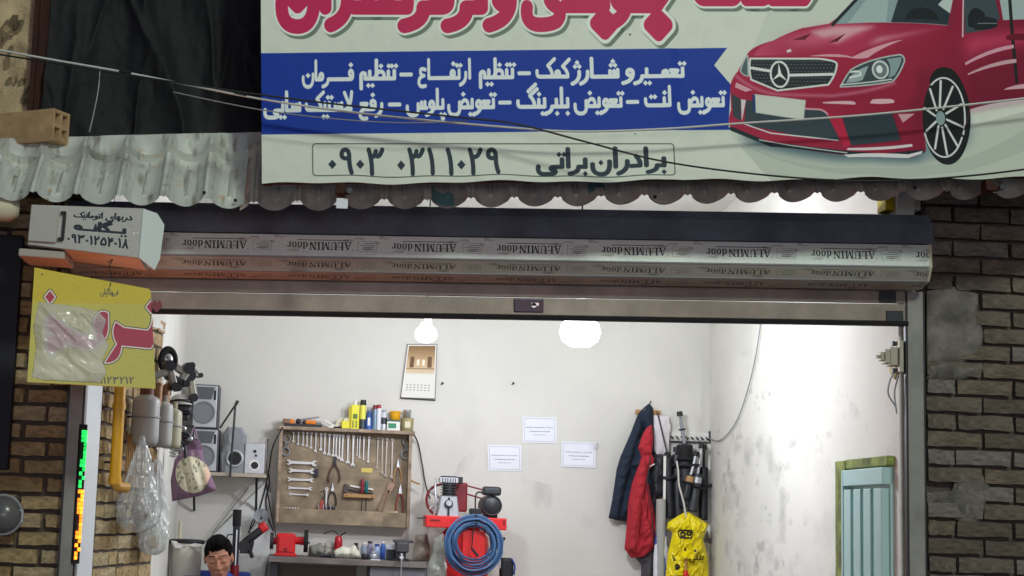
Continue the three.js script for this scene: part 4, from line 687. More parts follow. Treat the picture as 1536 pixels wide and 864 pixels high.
{
  const t = onPier('plastic_bag', 'clear plastic bag of dark scraps hanging under the canisters', 'bag', 213, 662, 0.10); part('film', bagShape(0.10, 0.2, 0.42, 0.15, 0.55, 171), phys(0xf2f4f6, 0.14, { transmission: 0.78, thickness: 0, ior: 1.5 }), t);
  part('contents', puff([[-0.075, -0.36], [-0.085, -0.30], [-0.05, -0.26], [0.0, -0.28], [0.05, -0.25], [0.08, -0.31], [0.07, -0.38], [0.0, -0.40]], 0.04, { cells: 24, fold: (x, y) => 0.03 * fbm(x * 30, y * 30, 0, 3, 173), back: 0.9 }), std(0x6d5f52, 0.8), t); part('knot', ball(0.016, 0, 0.004, 0, 1, 1.4, 1), M.clear, t);
  const u = onPier('plastic_bag', 'milky white plastic bag hanging lowest on the brick pier', 'bag', 236, 690, 0.07); part('film', bagShape(0.16, 0.15, 0.46, 0.12, 0.6, 181), phys(0xeceeee, 0.3, { transmission: 0.55, thickness: 0 }), u); part('contents', ball(0.035, 0, -0.40, 0, 1, 0.8, 1), M.tan, u);
}
// car parts hung high on the pier
{
  const g = 'used car parts hung on the pier';
  let t = onPier('rubber_boot', 'black rubber ring with a steel centre hung on the pier', 'car part', 252, 541, 0.05, g); t.rotation.y = 0.5; part('ring', ring(0.042, 0.013, 0, 0, 0).scale(1, 1.35, 1), M.blackRubber, t); part('hub', [ball(0.028, 0, 0.008, 0, 1, 1.1, 0.6), cylZ(0.01, 0.01, 0.09, 0, 0, -0.02)], M.steel, t);
  const arm = (px, py, lab, c, s, rz) => { const q = onPier('control_arm', lab, 'car part', px, py, 0.06, g); q.rotation.y = 0.4; q.rotation.z = rz; part('arm', [rbox(0.12 * s, 0.04 * s, 0.03, 0.01, 0, 0, 0), rbox(0.04 * s, 0.11 * s, 0.03, 0.01, 0.05 * s, -0.03 * s, 0.003), cylZ(0.02 * s, 0.02 * s, 0.05, -0.06 * s, 0, 0)], c, q); part('bush', [cylZ(0.03 * s, 0.03 * s, 0.04, 0.05 * s, 0.03 * s, 0), cylZ(0.022 * s, 0.022 * s, 0.05, 0.05 * s, -0.085 * s, 0)], M.darkSteel, q); part('peg', rod(V(-0.01, 0, -0.01), V(-0.06, 0, -0.05), 0.004), M.darkSteel, q); };
  const alu = std(0x9a958c, 0.55, 0.4);
  arm(243, 560, 'grey cast arm hung beside the yellow sign edge', alu, 0.9, 0.3); arm(266, 552, 'grey cast arm with two bushes under the rubber ring', alu, 1.0, -0.5); arm(272, 574, 'pale cast arm lowest of the hung castings', std(0xa9a296, 0.6, 0.3), 1.0, 0.2); arm(256, 578, 'dark cast arm behind the brown sleeves', M.darkSteel, 0.8, 1.2); arm(284, 558, 'small steel arm hung nearest the room corner', M.steel, 0.6, 0.8);
  for (const [px, py, k] of [[236, 592, 0], [248, 594, 1]]) { const q = onPier('copper_sleeve', k ? 'brown metal sleeve hung behind the canisters, nearer the room' : 'brown metal sleeve hung behind the canisters, nearer the sign', 'car part', px, py, 0.07, g); part('sleeve', [cyl(0.026, 0.022, 0.11, 0, 0, 0, 18), cyl(0.03, 0.03, 0.012, 0, 0.05, 0, 18)], std(0x8d6a4c, 0.5, 0.4), q); part('peg', rod(V(0, 0.03, -0.02), V(0, 0.03, -0.08), 0.004), M.darkSteel, q); }
  t = onPier('headlamp', 'white domed lamp housing with black bands hung on the pier', 'car part', 270, 606, 0.05, g); t.rotation.y = 0.35; part('dome', new THREE.SphereGeometry(0.062, 24, 12, 0, 6.3, 0, 1.6).scale(1, 0.85, 0.8), M.white, t); part('body', [rbox(0.115, 0.05, 0.08, 0.02, 0, -0.03, 0), rbox(0.05, 0.03, 0.06, 0.01, 0.02, -0.07, 0)], M.darkSteel, t);
  part('band', [ring(0.062, 0.006).rotateX(1.35).translate(0, 0.004, 0), ring(0.06, 0.005).rotateX(1.75).translate(0, -0.02, 0)], M.black, t);
  t = onPier('linkage', 'bundle of steel linkages and springs under the canisters', 'car part', 268, 652, 0.03, g); t.rotation.y = 0.3; const sp = []; for (let k = 0; k < 60; k++) { const a = k * 0.75; sp.push([Math.cos(a) * 0.02 - 0.02, -0.002 * k, Math.sin(a) * 0.02]); } part('spring', tube(sp, 0.004, 200), M.steel, t);
  part('rods', [rod(V(-0.05, 0.01, 0.02), V(0.06, -0.02, 0.03), 0.009), rod(V(-0.04, -0.05, 0.02), V(0.05, -0.03, 0.0), 0.008), rod(V(0.02, 0.03, 0), V(0.04, -0.12, 0.02), 0.01), ring(0.026, 0.008, 0.03, -0.02, 0.03)], M.darkSteel, t); part('joint', [ball(0.016, 0.055, -0.02, 0.03), ball(0.016, 0.02, 0.03, 0.02), rbox(0.05, 0.022, 0.02, 0.005, 0, -0.075, 0.02)], M.steel, t);
}
{ // soft patterned bag on a nail
  const z = -2.2, o = at(290, 655, z), ol = [[277, 668], [290, 655], [302, 664], [306, 690], [318, 715], [325, 735], [300, 744], [258, 752], [256, 720], [262, 690]].map(([x, y]) => { const q = at(x, y, z).sub(o); return [q.x, q.y]; });
  const tex = canvasTexture(256, 256, (g) => { g.fillStyle = '#7b5f74'; g.fillRect(0, 0, 256, 256); g.fillStyle = '#d4cdb2'; g.beginPath(); g.ellipse(118, 150, 92, 70, 0.2, 0, 7); g.fill(); g.fillStyle = '#8a8f74'; for (let i = 0; i < 40; i++) { g.beginPath(); g.ellipse(40 + rnd(170), 70 + rnd(130), rnd(3, 12), rnd(2, 7), rnd(3), 0, 7); g.fill(); } g.fillStyle = '#cfae95'; g.beginPath(); g.ellipse(205, 120, 18, 60, 0.1, 0, 7); g.fill(); g.fillStyle = '#5d4258'; g.fillRect(0, 0, 256, 52); });
  const t = thing('cloth_bag', 'purple cloth bag with a cream leafy print hanging by the pier', 'bag', o); part('bag', puff(ol, 0.06, { cells: 44, edge: 0.03, back: 0.6, fold: (x, y) => 0.03 * (fbm(x * 16, y * 12, 0, 3, 191) - 0.5) + 0.012 * Math.sin(x * 90 + y * 30) }), std(0xffffff, 0.85, 0, { map: tex }), t);
  part('strap', tube([[-0.02, -0.03, 0.01], [-0.01, 0.02, 0], [0.0, 0.05, -0.01], [0.015, 0.01, 0], [0.03, -0.03, 0.01]], 0.005, 24), std(0x8a708a, 0.9), t);
  const q = at(288, 640, z); solo('wall_hook', 'long steel hook carrying the purple cloth bag', 'hook', rod(V(-0.78, q.y, z), V(q.x + 0.01, q.y + 0.005, z), 0.005), M.darkSteel);
}
// ---------------------------------------------------------------- shelf with loudspeakers on the back wall
{
  const z0 = BACK, a = at(268, 710, z0 + 0.14), b = at(400, 713, z0 + 0.14), y = at(340, 709, z0 + 0.27).y;
  const s = thing('wall_shelf', 'pale board shelf carrying four loudspeakers', 'shelf', V(0, y, 0)); part('board', rbox(b.x - a.x, 0.022, 0.27, 0.003, (a.x + b.x) / 2, -0.011, z0 + 0.136), std(0xb0a595, 0.7), s);
  part('bracket', [a.x + 0.1, b.x - 0.06].map((x) => [rod(V(x, -0.03, z0 + 0.02), V(x, -0.03, z0 + 0.24), 0.008), rod(V(x, -0.24, z0 + 0.012), V(x, -0.035, z0 + 0.2), 0.008)]).flat(), M.darkSteel, s);
  const g = 'loudspeakers on the wall shelf', front = z0 + 0.26;
  const big = (py1, py2, lab, yb) => {
    const l = at(283, py2, front).x, r = at(326, py2, front).x, w = r - l, h = at(300, py1, front).y - at(300, py2, front).y, t = thing('loudspeaker', lab, 'loudspeaker', V((l + r) / 2, yb, z0 + 0.15), g);
    part('cabinet', rbox(w, h, 0.2, 0.006, 0, h / 2, 0), std(0x4a4d52, 0.6), t); part('baffle', rbox(w * 0.82, h * 0.95, 0.012, 0.004, w * 0.03, h / 2, 0.102), M.silver, t);
    part('tweeter_horn', plate([[-w * 0.3, h * 0.94], [w * 0.34, h * 0.94], [w * 0.24, h * 0.66], [-w * 0.2, h * 0.66]], 0.006).translate(0, 0, 0.107), std(0x55585e, 0.5), t); part('woofer', [cylZ(w * 0.37, w * 0.37, 0.012, 0, h * 0.36, 0.112, 32), ring(w * 0.36, 0.006, 0, h * 0.36, 0.118)], std(0x7a7d82, 0.8), t); part('port', rbox(w * 0.08, h * 0.22, 0.006, 0.002, w * 0.36, h * 0.76, 0.109), M.black, t); return h;
  };
  const h = big(644, 709, 'lower of two stacked grey loudspeakers on the shelf', y); big(578, 644, 'upper of two stacked grey loudspeakers on the shelf', y + h + 0.001);
  { const l = at(331, 708, front), r = at(366, 708, front), w = r.x - l.x, hh = at(348, 643, front).y - y, t = thing('loudspeaker', 'rounded grey desktop loudspeaker with a ringed dark cone', 'loudspeaker', V((l.x + r.x) / 2, y, z0 + 0.16), g);
    const body = plate([[-w * 0.42, 0], [w * 0.42, 0], [w * 0.48, hh * 0.4], [w * 0.4, hh * 0.62], [w * 0.42, hh * 0.85], [w * 0.26, hh], [-w * 0.26, hh], [-w * 0.42, hh * 0.85], [-w * 0.36, hh * 0.62], [-w * 0.48, hh * 0.4]], 0.17, 0.012).translate(0, 0, -0.085); part('cabinet', body, M.greyPlastic, t);
    part('cone', cylZ(w * 0.3, w * 0.3, 0.01, 0.01, hh * 0.33, 0.088, 32), M.black, t); part('cone_ring', ring(w * 0.33, 0.008, 0.01, hh * 0.33, 0.09), M.silver, t); part('tweeter', cylZ(w * 0.3, w * 0.28, 0.01, 0.0, hh * 0.78, 0.088, 8), std(0x909398, 0.7), t); }
  { const l = at(366, 708, front), r = at(396, 708, front), w = r.x - l.x, hh = at(380, 665, front).y - y, t = thing('loudspeaker', 'small silver box loudspeaker at the end of the shelf', 'loudspeaker', V((l.x + r.x) / 2, y, z0 + 0.17), g);
    part('cabinet', rbox(w, hh, 0.16, 0.005, 0, hh / 2, 0), M.silver, t); part('port', [cylZ(w * 0.27, w * 0.27, 0.006, 0, hh * 0.28, 0.081, 28).scale(1, 1, 1)], M.white, t); part('port_hole', cylZ(w * 0.18, w * 0.18, 0.006, 0.002, hh * 0.28, 0.085, 24), M.black, t); part('knob', [cylZ(w * 0.08, w * 0.08, 0.012, 0.0, hh * 0.74, 0.084, 14), cylZ(w * 0.06, w * 0.06, 0.012, w * 0.06, hh * 0.6, 0.084, 14)], M.black, t); }
  solo('steel_bar', 'bent dark steel bar leaning in front of the loudspeakers', 'bar', [rod(at(345, 716, front + 0.03), at(353, 608, front + 0.03), 0.007), rod(at(353, 608, front + 0.03), at(357, 601, front + 0.03), 0.010), rod(at(352, 609, front + 0.03), at(330, 642, front - 0.02), 0.006)], M.darkSteel);
  solo('antenna', 'thin dark antenna standing at the shelf end', 'antenna', [rod(at(399, 710, front - 0.1), at(402, 661, front - 0.1), 0.003), ball(0.006, ...at(402, 660, front - 0.1).toArray())], M.darkSteel);
  // white sheets below the shelf
  const sh = (name, label, pts, zz, mat, sd) => { const o = at(...pts[0], zz), ol = pts.map(([x, yy]) => { const q = at(x, yy, zz).sub(o); return [q.x, q.y]; }); return solo(name, label, 'sheet', puff(ol, 0.006, { cells: 30, edge: 0.02, back: 0.3, fold: (x, yy) => 0.010 * (fbm(x * 6, yy * 6, 0, 3, sd) - 0.5) }), mat, o); };
  sh('plastic_sheet', 'white plastic sheet pinned up between shelf and tool board', [[404, 716], [413, 790], [392, 900], [268, 900], [272, 850], [330, 790]], z0 + 0.02, std(0xd7d9d6, 0.5), 201);
  solo('brace_bar', 'thin diagonal bar across the white plastic sheet', 'bar', [rod(at(368, 738, z0 + 0.05), at(318, 800, z0 + 0.05), 0.004), rod(at(368, 738, z0 + 0.05), at(372, 731, z0 + 0.01), 0.006)], M.greyPlastic);
}
{ // bucket, angle grinder, jack handle, chair
  const z = -3.1, q = at(277, 880, z), b = thing('bucket', 'dirty white plastic bucket with a torn bag over its rim', 'bucket', V(q.x, at(277, 905, z).y, z)), hB = at(277, 812, z).y - b.position.y, r = 0.095;
  part('pail', lathe([[0, 0.0], [r * 0.85, 0], [r, hB * 0.93], [r * 1.05, hB * 0.94], [r * 1.05, hB], [r * 0.97, hB], [r * 0.82, 0.02]], 32), std(0xffffff, 0.6, 0, { map: mottle([206, 204, 190], 0.14, 5, 211) }), b); part('rim_bag', new THREE.TorusGeometry(r * 1.02, 0.012, 8, 40).rotateX(Math.PI / 2).translate(0, hB, 0), M.black, b); part('flap', puff([[-0.09, 0], [0.10, -0.014], [0.09, -0.04], [0.02, -0.03], [-0.06, -0.05]], 0.006, { cells: 20 }).translate(0, hB + 0.004, r), M.white, b);
  const st = thing('stool', 'low wooden stool under the white bucket', 'stool', V(q.x, 0, z)); part('seat', rbox(0.26, 0.03, 0.26, 0.005, 0, b.position.y - 0.015, 0), M.tan, st); for (const [x, zz] of [[-0.1, -0.1], [0.1, -0.1], [-0.1, 0.1], [0.1, 0.1]]) part('leg', rbox(0.03, b.position.y - 0.03, 0.03, 0.003, x, (b.position.y - 0.03) / 2, zz), M.tan, st);
  const lean = (name, label, px, y1, y2, rr, mat) => { const a = at(px[0], y1, BACK + 0.06), c = at(px[1], y2, BACK + 0.2); solo(name, label, 'bar', rod(V(c.x, 0.0, BACK + 0.3), a, rr), mat); };
  lean('plank', 'white board leaning on the wall behind the bucket', [252, 250], 770, 830, 0.012, M.white); lean('plank', 'dark steel bar leaning on the wall behind the bucket', [262, 261], 768, 830, 0.007, M.black); lean('plank', 'short pale board leaning behind the bucket', [271, 270], 782, 830, 0.012, M.cream);
  { const zz = -3.25, a = at(352, 850, zz), c = at(349, 769, zz), t = thing('jack_handle', 'black and blue jack handle with white stripe standing behind the person', 'jack', V(a.x, 0, zz)), L = c.y; part('shaft', cyl(0.021, 0.021, L, 0, L / 2, 0), std(0x20263a, 0.35), t); part('grip', cyl(0.027, 0.025, 0.10, 0, L - 0.03, 0), M.blackRubber, t); part('stripe', rbox(0.008, 0.3, 0.006, 0.002, 0.004, L - 0.25, 0.02), M.white, t); part('red_sleeve', cyl(0.027, 0.027, 0.10, 0, L - 0.36, 0), M.darkRed, t); part('base', [rbox(0.16, 0.1, 0.3, 0.02, 0, 0.05, 0), cylX(0.04, 0.04, 0.22, 0, 0.04, 0.12)], M.blue, t); part('lever', tube([[-0.02, L - 0.13, 0], [-0.05, L - 0.135, 0], [-0.055, L - 0.16, 0]], 0.004, 12), M.darkSteel, t); }
  { const q = at(385, 800, -3.5), t = thing('angle_grinder', 'grey angle grinder with red switch hanging under the tool board cords', 'power tool', q); t.rotation.z = 0.7; part('body', [rbox(0.12, 0.05, 0.05, 0.02, 0, 0, 0), cylX(0.022, 0.026, 0.09, -0.09, 0, 0)], M.darkSteel, t); part('motor_cap', rbox(0.05, 0.058, 0.055, 0.012, 0.055, 0.004, 0.001), M.red, t); part('disc', cylZ(0.036, 0.036, 0.006, -0.11, -0.02, 0.02, 28), M.darkSteel, t); part('guard', puff([[-0.16, -0.03], [-0.06, 0.02], [-0.04, -0.03], [-0.10, -0.08]], 0.02, { cells: 16, back: 0.8 }), M.darkSteel, t); part('handle', rod(V(-0.08, 0, 0), V(-0.11, -0.10, 0.03), 0.013), M.black, t); part('hook', rod(V(0.03, 0.02, 0), V(0.05, 0.05, -0.18), 0.004), M.darkSteel, t); }
  { const q = at(392, 778, -3.62), t = thing('clamp_lamp', 'round grey metal reflector hung on the white sheet', 'lamp', q); part('reflector', lathe([[0.012, 0], [0.03, 0.02], [0.045, 0.06], [0.047, 0.062]], 28).rotateX(Math.PI / 2 - 0.3), M.silver, t); part('cord', tube([[0, -0.02, 0.02], [-0.03, -0.08, 0.03], [-0.06, -0.10, 0.02], [-0.07, -0.07, 0.0], [-0.05, -0.01, -0.02], [-0.02, 0.02, -0.04]], 0.004, 40), M.black, t); part('stem', rod(V(0, 0, 0), V(0, 0.01, -0.075), 0.008), M.darkSteel, t); }
}
// ---------------------------------------------------------------- tool board
const BZ = BACK + 0.016; // face of the backing panel
{
  const P = (px, py) => at(px, py, BACK + 0.1), a = P(413, 786), b = P(614, 786), w = b.x - a.x, h = P(520, 643).y - P(510, 788).y;
  const t = thing('tool_board', 'wooden tool board with shelf top and rows of hung tools', 'tool board', V(a.x, P(510, 788).y, BACK)), ply = (base, s) => std(0xffffff, 0.8, 0, { map: texture(256, 256, (u, v) => { const n = (fbm(u * 5, v * 24, 0, 4, s) - 0.5) * 0.22 + (fbm(u * 9, v * 9, 0, 4, s + 5) - 0.5) * 0.55, c = 1 + n; return base.map((q) => q * c); }) });
  const panel = ply([146, 130, 108], 221), rail = ply([150, 132, 114], 223);
  part('back_panel', uvMetres(box(w - 0.01, h - 0.01, 0.014, w / 2, h / 2, 0.0085), 1.3), panel, t);
  part('side', uvMetres(rbox(0.022, h - 0.022, 0.105, 0.003, 0.011, (h - 0.022) / 2, 0.068), 2), rail, t); part('side', uvMetres(rbox(0.02, h - 0.022, 0.105, 0.003, w - 0.010, (h - 0.022) / 2, 0.068), 2), rail, t);
  part('top_shelf', uvMetres(rbox(w + 0.03, 0.022, 0.125, 0.003, w / 2, h - 0.011, 0.07), 2), rail, t);
  part('tray_floor', uvMetres(box(w - 0.046, 0.014, 0.10, w / 2, 0.009, 0.067), 2), panel, t); part('tray_front', uvMetres(rbox(w - 0.046, 0.09, 0.012, 0.003, w / 2, 0.048, 0.112), 1.5), panel, t);
}
// wrenches: flat bar with an open jaw at one or both ends
function jaw(x, y, r, dir) { // open mouth pointing along dir (+1 up, -1 down)
  const pts = []; const open = 0.62; for (let i = 0; i <= 14; i++) { const a = Math.PI / 2 + open + (i / 14) * (2 * Math.PI - 2 * open); pts.push([x + r * Math.cos(a), y + dir * r * Math.sin(a)]); }
  pts.push([x + r * 0.42, y + dir * r * 0.75], [x + r * 0.42, y + dir * -r * 0.1], [x - r * 0.42, y + dir * -r * 0.1], [x - r * 0.42, y + dir * r * 0.75]); return pts;
}
function wrenchGeo(L, r, kind) { // hangs down from 0 to -L
  const t = r * 0.55, wd = r * 0.95, parts = [plate([[-wd / 2, -r], [wd / 2, -r], [wd * 0.42, -L + r], [-wd * 0.42, -L + r]], t, t * 0.2)];
  if (kind === 'open') parts.push(plate(jaw(0, -L + r, r, -1), t * 1.05, 0.0006).translate(0, 0, -t * 0.02), plate(jaw(0, -r, r * 0.9, 1), t * 1.05, 0.0006).translate(0, 0, -t * 0.02));
  else if (kind === 'combination') parts.push(plate(jaw(0, -L + r * 1.2, r * 1.25, -1), t * 1.05, 0.0006).translate(0, 0, -t * 0.02), plate(circle(0, -r, r), t * 1.2, 0.0006, [circle(0, -r, r * 0.55).reverse()]).translate(0, 0, -t * 0.1));
  else parts.push(plate(circle(0, -L + r * 1.2, r * 1.3), t * 1.2, 0.0006, [circle(0, -L + r * 1.2, r * 0.75).reverse()]).translate(0, 0, -t * 0.1), plate(circle(0, -r, r), t * 1.2, 0.0006, [circle(0, -r, r * 0.5).reverse()]).translate(0, 0, -t * 0.1));
  return join(parts);
}
const board5 = (x, y) => [x / 4.116 + 390, y / 4.116 + 590];
const peg = () => rod(V(0, -0.012, -0.004), V(0, -0.008, 0.03), 0.0022);
{
  const nth = ['shortest', 'second shortest', 'third shortest', 'fourth shortest', 'fifth shortest', 'sixth shortest', 'seventh shortest', 'eighth in length', 'ninth in length', 'tenth in length', 'fifth longest', 'fourth longest', 'third longest', 'second longest', 'longest'];
  const row = (list, kind, group, label, r0, mat) => list.forEach(([x, y0, y1], k) => {
    const a = at(...board5(x, y0), BZ), b = at(...board5(x - 2, y1), BZ), L = a.y - b.y, t = thing(kind === 'ring' ? 'ring_wrench' : 'wrench', (list.length > 10 ? nth[k] : ['shortest', 'second shortest', 'second longest', 'longest'][k]) + ' ' + label, 'wrench', V(a.x, a.y, BZ + 0.008), group), r = r0 * (0.75 + 0.45 * k / list.length);
    part('bar', wrenchGeo(L, r, kind), mat ?? M.wrench, t); part('peg', peg().translate(0, -r * 0.6, -0.006), M.darkSteel, t); t.rotation.z = rnd(-0.02, 0.02);
  });
  row([[208, 238, 305], [238, 238, 322], [268, 238, 328], [292, 240, 335], [318, 242, 346], [347, 244, 366], [378, 246, 358], [402, 248, 380], [430, 250, 388], [457, 250, 395], [473, 252, 400], [492, 254, 412], [513, 256, 425], [545, 258, 438], [577, 260, 455]], 'combination', 'wrenches in the row under the shelf', 'of the bright open-jawed wrenches in the stepped row', 0.0085);
  row([[603, 262, 388], [618, 262, 402], [642, 264, 415], [674, 264, 430]], 'open', 'thin wrenches in the middle of the row', 'of the slim wrenches between stepped row and ring wrenches', 0.0068);
  row([[729, 272, 466], [756, 274, 498], [784, 276, 516], [818, 278, 526]], 'ring', 'long ring wrenches', 'of the long ring wrenches with dark ring ends', 0.0085, std(0xa9a298, 0.4, 0.7));
  // five double-ended wrenches laid level
  [[160, 355, 425, 'largest'], [172, 340, 475, 'second largest'], [165, 335, 530, 'third'], [168, 325, 583, 'fourth'], [174, 306, 622, 'smallest']].forEach(([x0, x1, y, rank], k) => {
    const a = at(...board5(x0, y), BZ), b = at(...board5(x1, y), BZ), L = b.x - a.x, t = thing('double_wrench', rank + ' double-ended wrench lying level on the tool board, counted downwards', 'wrench', V(a.x, a.y, BZ + 0.006), 'level double-ended wrenches'), r = 0.0185 - k * 0.0022;
    part('bar', wrenchGeo(L, r, 'open').rotateZ(Math.PI / 2), M.wrench, t); part('peg', [rod(V(L * 0.2, -r * 0.6, -0.008), V(L * 0.2, -r * 0.6, 0.02), 0.0022), rod(V(L * 0.8, -r * 0.6, -0.008), V(L * 0.8, -r * 0.6, 0.02), 0.0022)], M.darkSteel, t);
  });
  const on = (name, label, cat, x, y, dz = 0.008) => thing(name, label, cat, at(...board5(x, y), BZ + dz));
  const pliers = (x, y, s, label, mat, spread, grip) => { const t = on('pliers', label, 'pliers', x, y, 0.01); part('jaws', [plate([[-0.009 * s, 0], [0, 0.045 * s], [0.009 * s, 0], [0.011 * s, -0.02 * s], [-0.011 * s, -0.02 * s]], 0.010, 0.001), cylZ(0.009 * s, 0.009 * s, 0.014, 0, -0.012 * s, 0.006, 14)], mat, t); for (const k of [-1, 1]) part('handle', tube([[k * 0.004 * s, -0.015 * s, 0.005], [k * spread * 0.7 * s, -0.05 * s, 0.005], [k * spread * s, -0.10 * s, 0.005], [k * spread * 0.85 * s, -0.13 * s, 0.005]], 0.0055 * s, 18), grip, t); part('peg', rod(V(0, -0.03 * s, -0.012), V(0, -0.03 * s, 0.02), 0.0022), M.darkSteel, t); return t; };
  pliers(462, 425, 1.0, 'dark pliers with open brown handles in the middle of the tool board', M.darkSteel, 0.036, std(0x5a4038, 0.7)); pliers(448, 588, 0.85, 'steel pliers with dark curved handles above the red crayon hook', M.steel, 0.032, M.darkSteel);
  pliers(852, 440, 0.85, 'small pliers hung beside the ring wrenches', M.steel, 0.03, M.tan); pliers(866, 600, 1.0, 'red-handled pliers at the right side of the tool board', M.steel, 0.022, std(0x9a4a40, 0.6));
  { const t = on('hook_tool', 'red plastic handle with a steel hook standing in the tray', 'hook', 380, 745, 0.03); part('handle', plate([[-0.014, 0], [0.014, 0], [0.012, 0.06], [0.004, 0.085], [-0.006, 0.085], [-0.014, 0.05]], 0.014, 0.003), std(0xa8483e, 0.55), t); part('hook', tube([[0, 0.08, 0.007], [0.002, 0.10, 0.007], [0.014, 0.11, 0.007], [0.012, 0.13, 0.007], [-0.002, 0.14, 0.007], [-0.012, 0.132, 0.007]], 0.003, 30), M.darkSteel, t); part('catch', rod(V(0, 0.06, -0.04), V(0, 0.06, 0.004), 0.002), M.darkSteel, t); }
  { const t = on('wrench', 'single wrench standing upright next to the red hook handle', 'wrench', 412, 580, 0.02); part('bar', wrenchGeo(0.165, 0.0105, 'combination'), M.wrench, t); part('peg', peg().translate(0, 0, -0.02), M.darkSteel, t); }
  { const q = at(...board5(390, 745), BZ + 0.06), t = thing('bit_case', 'open dark case of bits standing in the tray', 'tool case', q); part('case', plate([[-0.065, 0], [0.07, 0], [0.07, 0.042], [0.035, 0.046], [-0.02, 0.030], [-0.045, 0.030]], 0.03, 0.003).translate(0, 0, -0.05), std(0x241c2e, 0.6), t); part('bit', [-0.03, 0.0, 0.018, 0.045].map((x) => cyl(0.004, 0.004, 0.035, x, 0.045, -0.012, 8)), M.steel, t); }
  for (let k = 0; k < 6; k++) { const q = at(...board5(152 + k * 17, 738), BZ + 0.07); const t = thing('socket', 'small bright socket standing in the left end of the tray', 'socket', q, 'sockets in the tray'); t.rotation.z = 0.15; part('shell', lathe([[0.0055, 0], [0.0062, 0], [0.0062, 0.018], [0.005, 0.02], [0.005, 0.034], [0.003, 0.034]], 12), M.wrench, t); }
  { // screwdriver rack with screwdrivers and hammer
    const t = on('tool_rack', 'narrow wooden rack holding two screwdrivers', 'rack', 612, 634, 0.0); part('strip', rbox(0.195, 0.022, 0.04, 0.003, 0, 0, 0.022), M.tan, t); part('screw', [cylZ(0.004, 0.004, 0.004, -0.08, 0, 0.043, 8), cylZ(0.004, 0.004, 0.004, 0.08, 0, 0.043, 8)], M.darkSteel, t);
    for (const [x, c, lab, L, g] of [[630, std(0x8a1f35, 0.4), 'red-handled screwdriver in the wooden rack', 0.10, 0.105], [657, std(0x176d72, 0.4), 'teal-handled screwdriver in the wooden rack', 0.085, 0.09]]) { const s = on('screwdriver', lab, 'screwdriver', x, 622, 0.032); part('handle', lathe([[0.004, 0], [0.0095, 0.004], [0.0085, 0.02], [0.0115, 0.045], [0.011, g * 0.7], [0.007, g * 0.88], [0, g * 0.9]], 14).translate(0, 0.004, 0), c, s); part('shaft', cyl(0.0032, 0.0032, L + 0.03, 0, -L / 2, 0, 8), M.darkSteel, s); part('tip', rbox(0.008, 0.012, 0.002, 0.0008, 0, -L - 0.02, 0), M.darkSteel, s); }
    const h = on('hammer', 'small hammer with pale handle lying behind the screwdrivers', 'hammer', 560, 580, 0.012); h.rotation.z = -0.12; part('handle', rbox(0.15, 0.012, 0.012, 0.004, 0.07, 0.008, 0), M.white, h); part('head', rbox(0.028, 0.055, 0.022, 0.004, -0.03, -0.012, 0), std(0x56514c, 0.6, 0.4), h); part('shank', rbox(0.17, 0.010, 0.010, 0.003, 0.06, -0.016, 0.002), M.darkSteel, h);
    const g = on('adjustable_pliers', 'long rust-toned adjustable pliers leaning on the right of the board', 'pliers', 800, 590, 0.01); g.rotation.z = -0.42; part('jaw', [plate([[-0.016, -0.01], [-0.02, 0.03], [0.0, 0.045], [0.02, 0.035], [0.016, -0.01]], 0.012, 0.002)], std(0xa58870, 0.55, 0.3), g); part('handle', [rbox(0.012, 0.15, 0.010, 0.004, -0.012, -0.075, 0.005), rbox(0.012, 0.15, 0.010, 0.004, 0.012, -0.075, 0.006).rotateZ(0.05)], std(0x9b7c66, 0.55, 0.2), g); part('peg', rod(V(0, 0, -0.012), V(0, 0, 0.018), 0.0024), M.darkSteel, g);
    const k = on('knife', 'folding knife with tan handle lying in the tray', 'knife', 800, 745, 0.07); k.rotation.z = 0.14; part('handle', rbox(0.075, 0.014, 0.012, 0.005, 0.0, 0.007, 0), std(0xc7a868, 0.5), k); part('end', rbox(0.012, 0.012, 0.013, 0.003, 0.043, 0.007, 0), M.white, k);
    const f = on('file', 'flat steel file lying along the tray', 'file', 640, 750, 0.07); part('blade', rbox(0.11, 0.008, 0.006, 0.001, -0.02, 0.004, 0), M.steel, f); part('tang', rbox(0.05, 0.005, 0.005, 0.001, 0.06, 0.003, 0), M.cream, f);
    solo('paper_label', 'small yellow label stuck on the tool board', 'label', box(0.07, 0.028, 0.001), std(0xd8c46a, 0.8), at(...board5(660, 475), BZ + 0.002)); solo('square', 'dark square block hung beside the level wrenches', 'block', rbox(0.026, 0.05, 0.02, 0.003), std(0x2a2438, 0.6), at(...board5(347, 492), BZ + 0.011));
    for (const [x, y, lab, s] of [[165, 300, 'chain of steel rings hung at the left end of the wrench row', 1], [905, 320, 'chain of steel rings hung inside the right side of the board', 1.1]]) { const t = on('ring_chain', lab, 'chain', x, y, 0.016); part('ring', [ring(0.022 * s, 0.004, 0, 0.02, 0).rotateY(0.4), ring(0.016 * s, 0.004, 0.004, -0.02, 0).rotateY(1.1), ring(0.024 * s, 0.005, -0.004, -0.06, 0)], M.greyPlastic, t); part('peg', rod(V(0, 0.04, -0.018), V(0, 0.042, 0.012), 0.0026), M.darkSteel, t); }
    solo('board_hook', 'small tan wooden hook on the wall right of the tool board', 'hook', [tube([at(614, 719, BZ + 0.06), at(621, 723, BZ + 0.08), at(629, 726, BZ + 0.10)], 0.006, 14)], M.tan);
  }
}
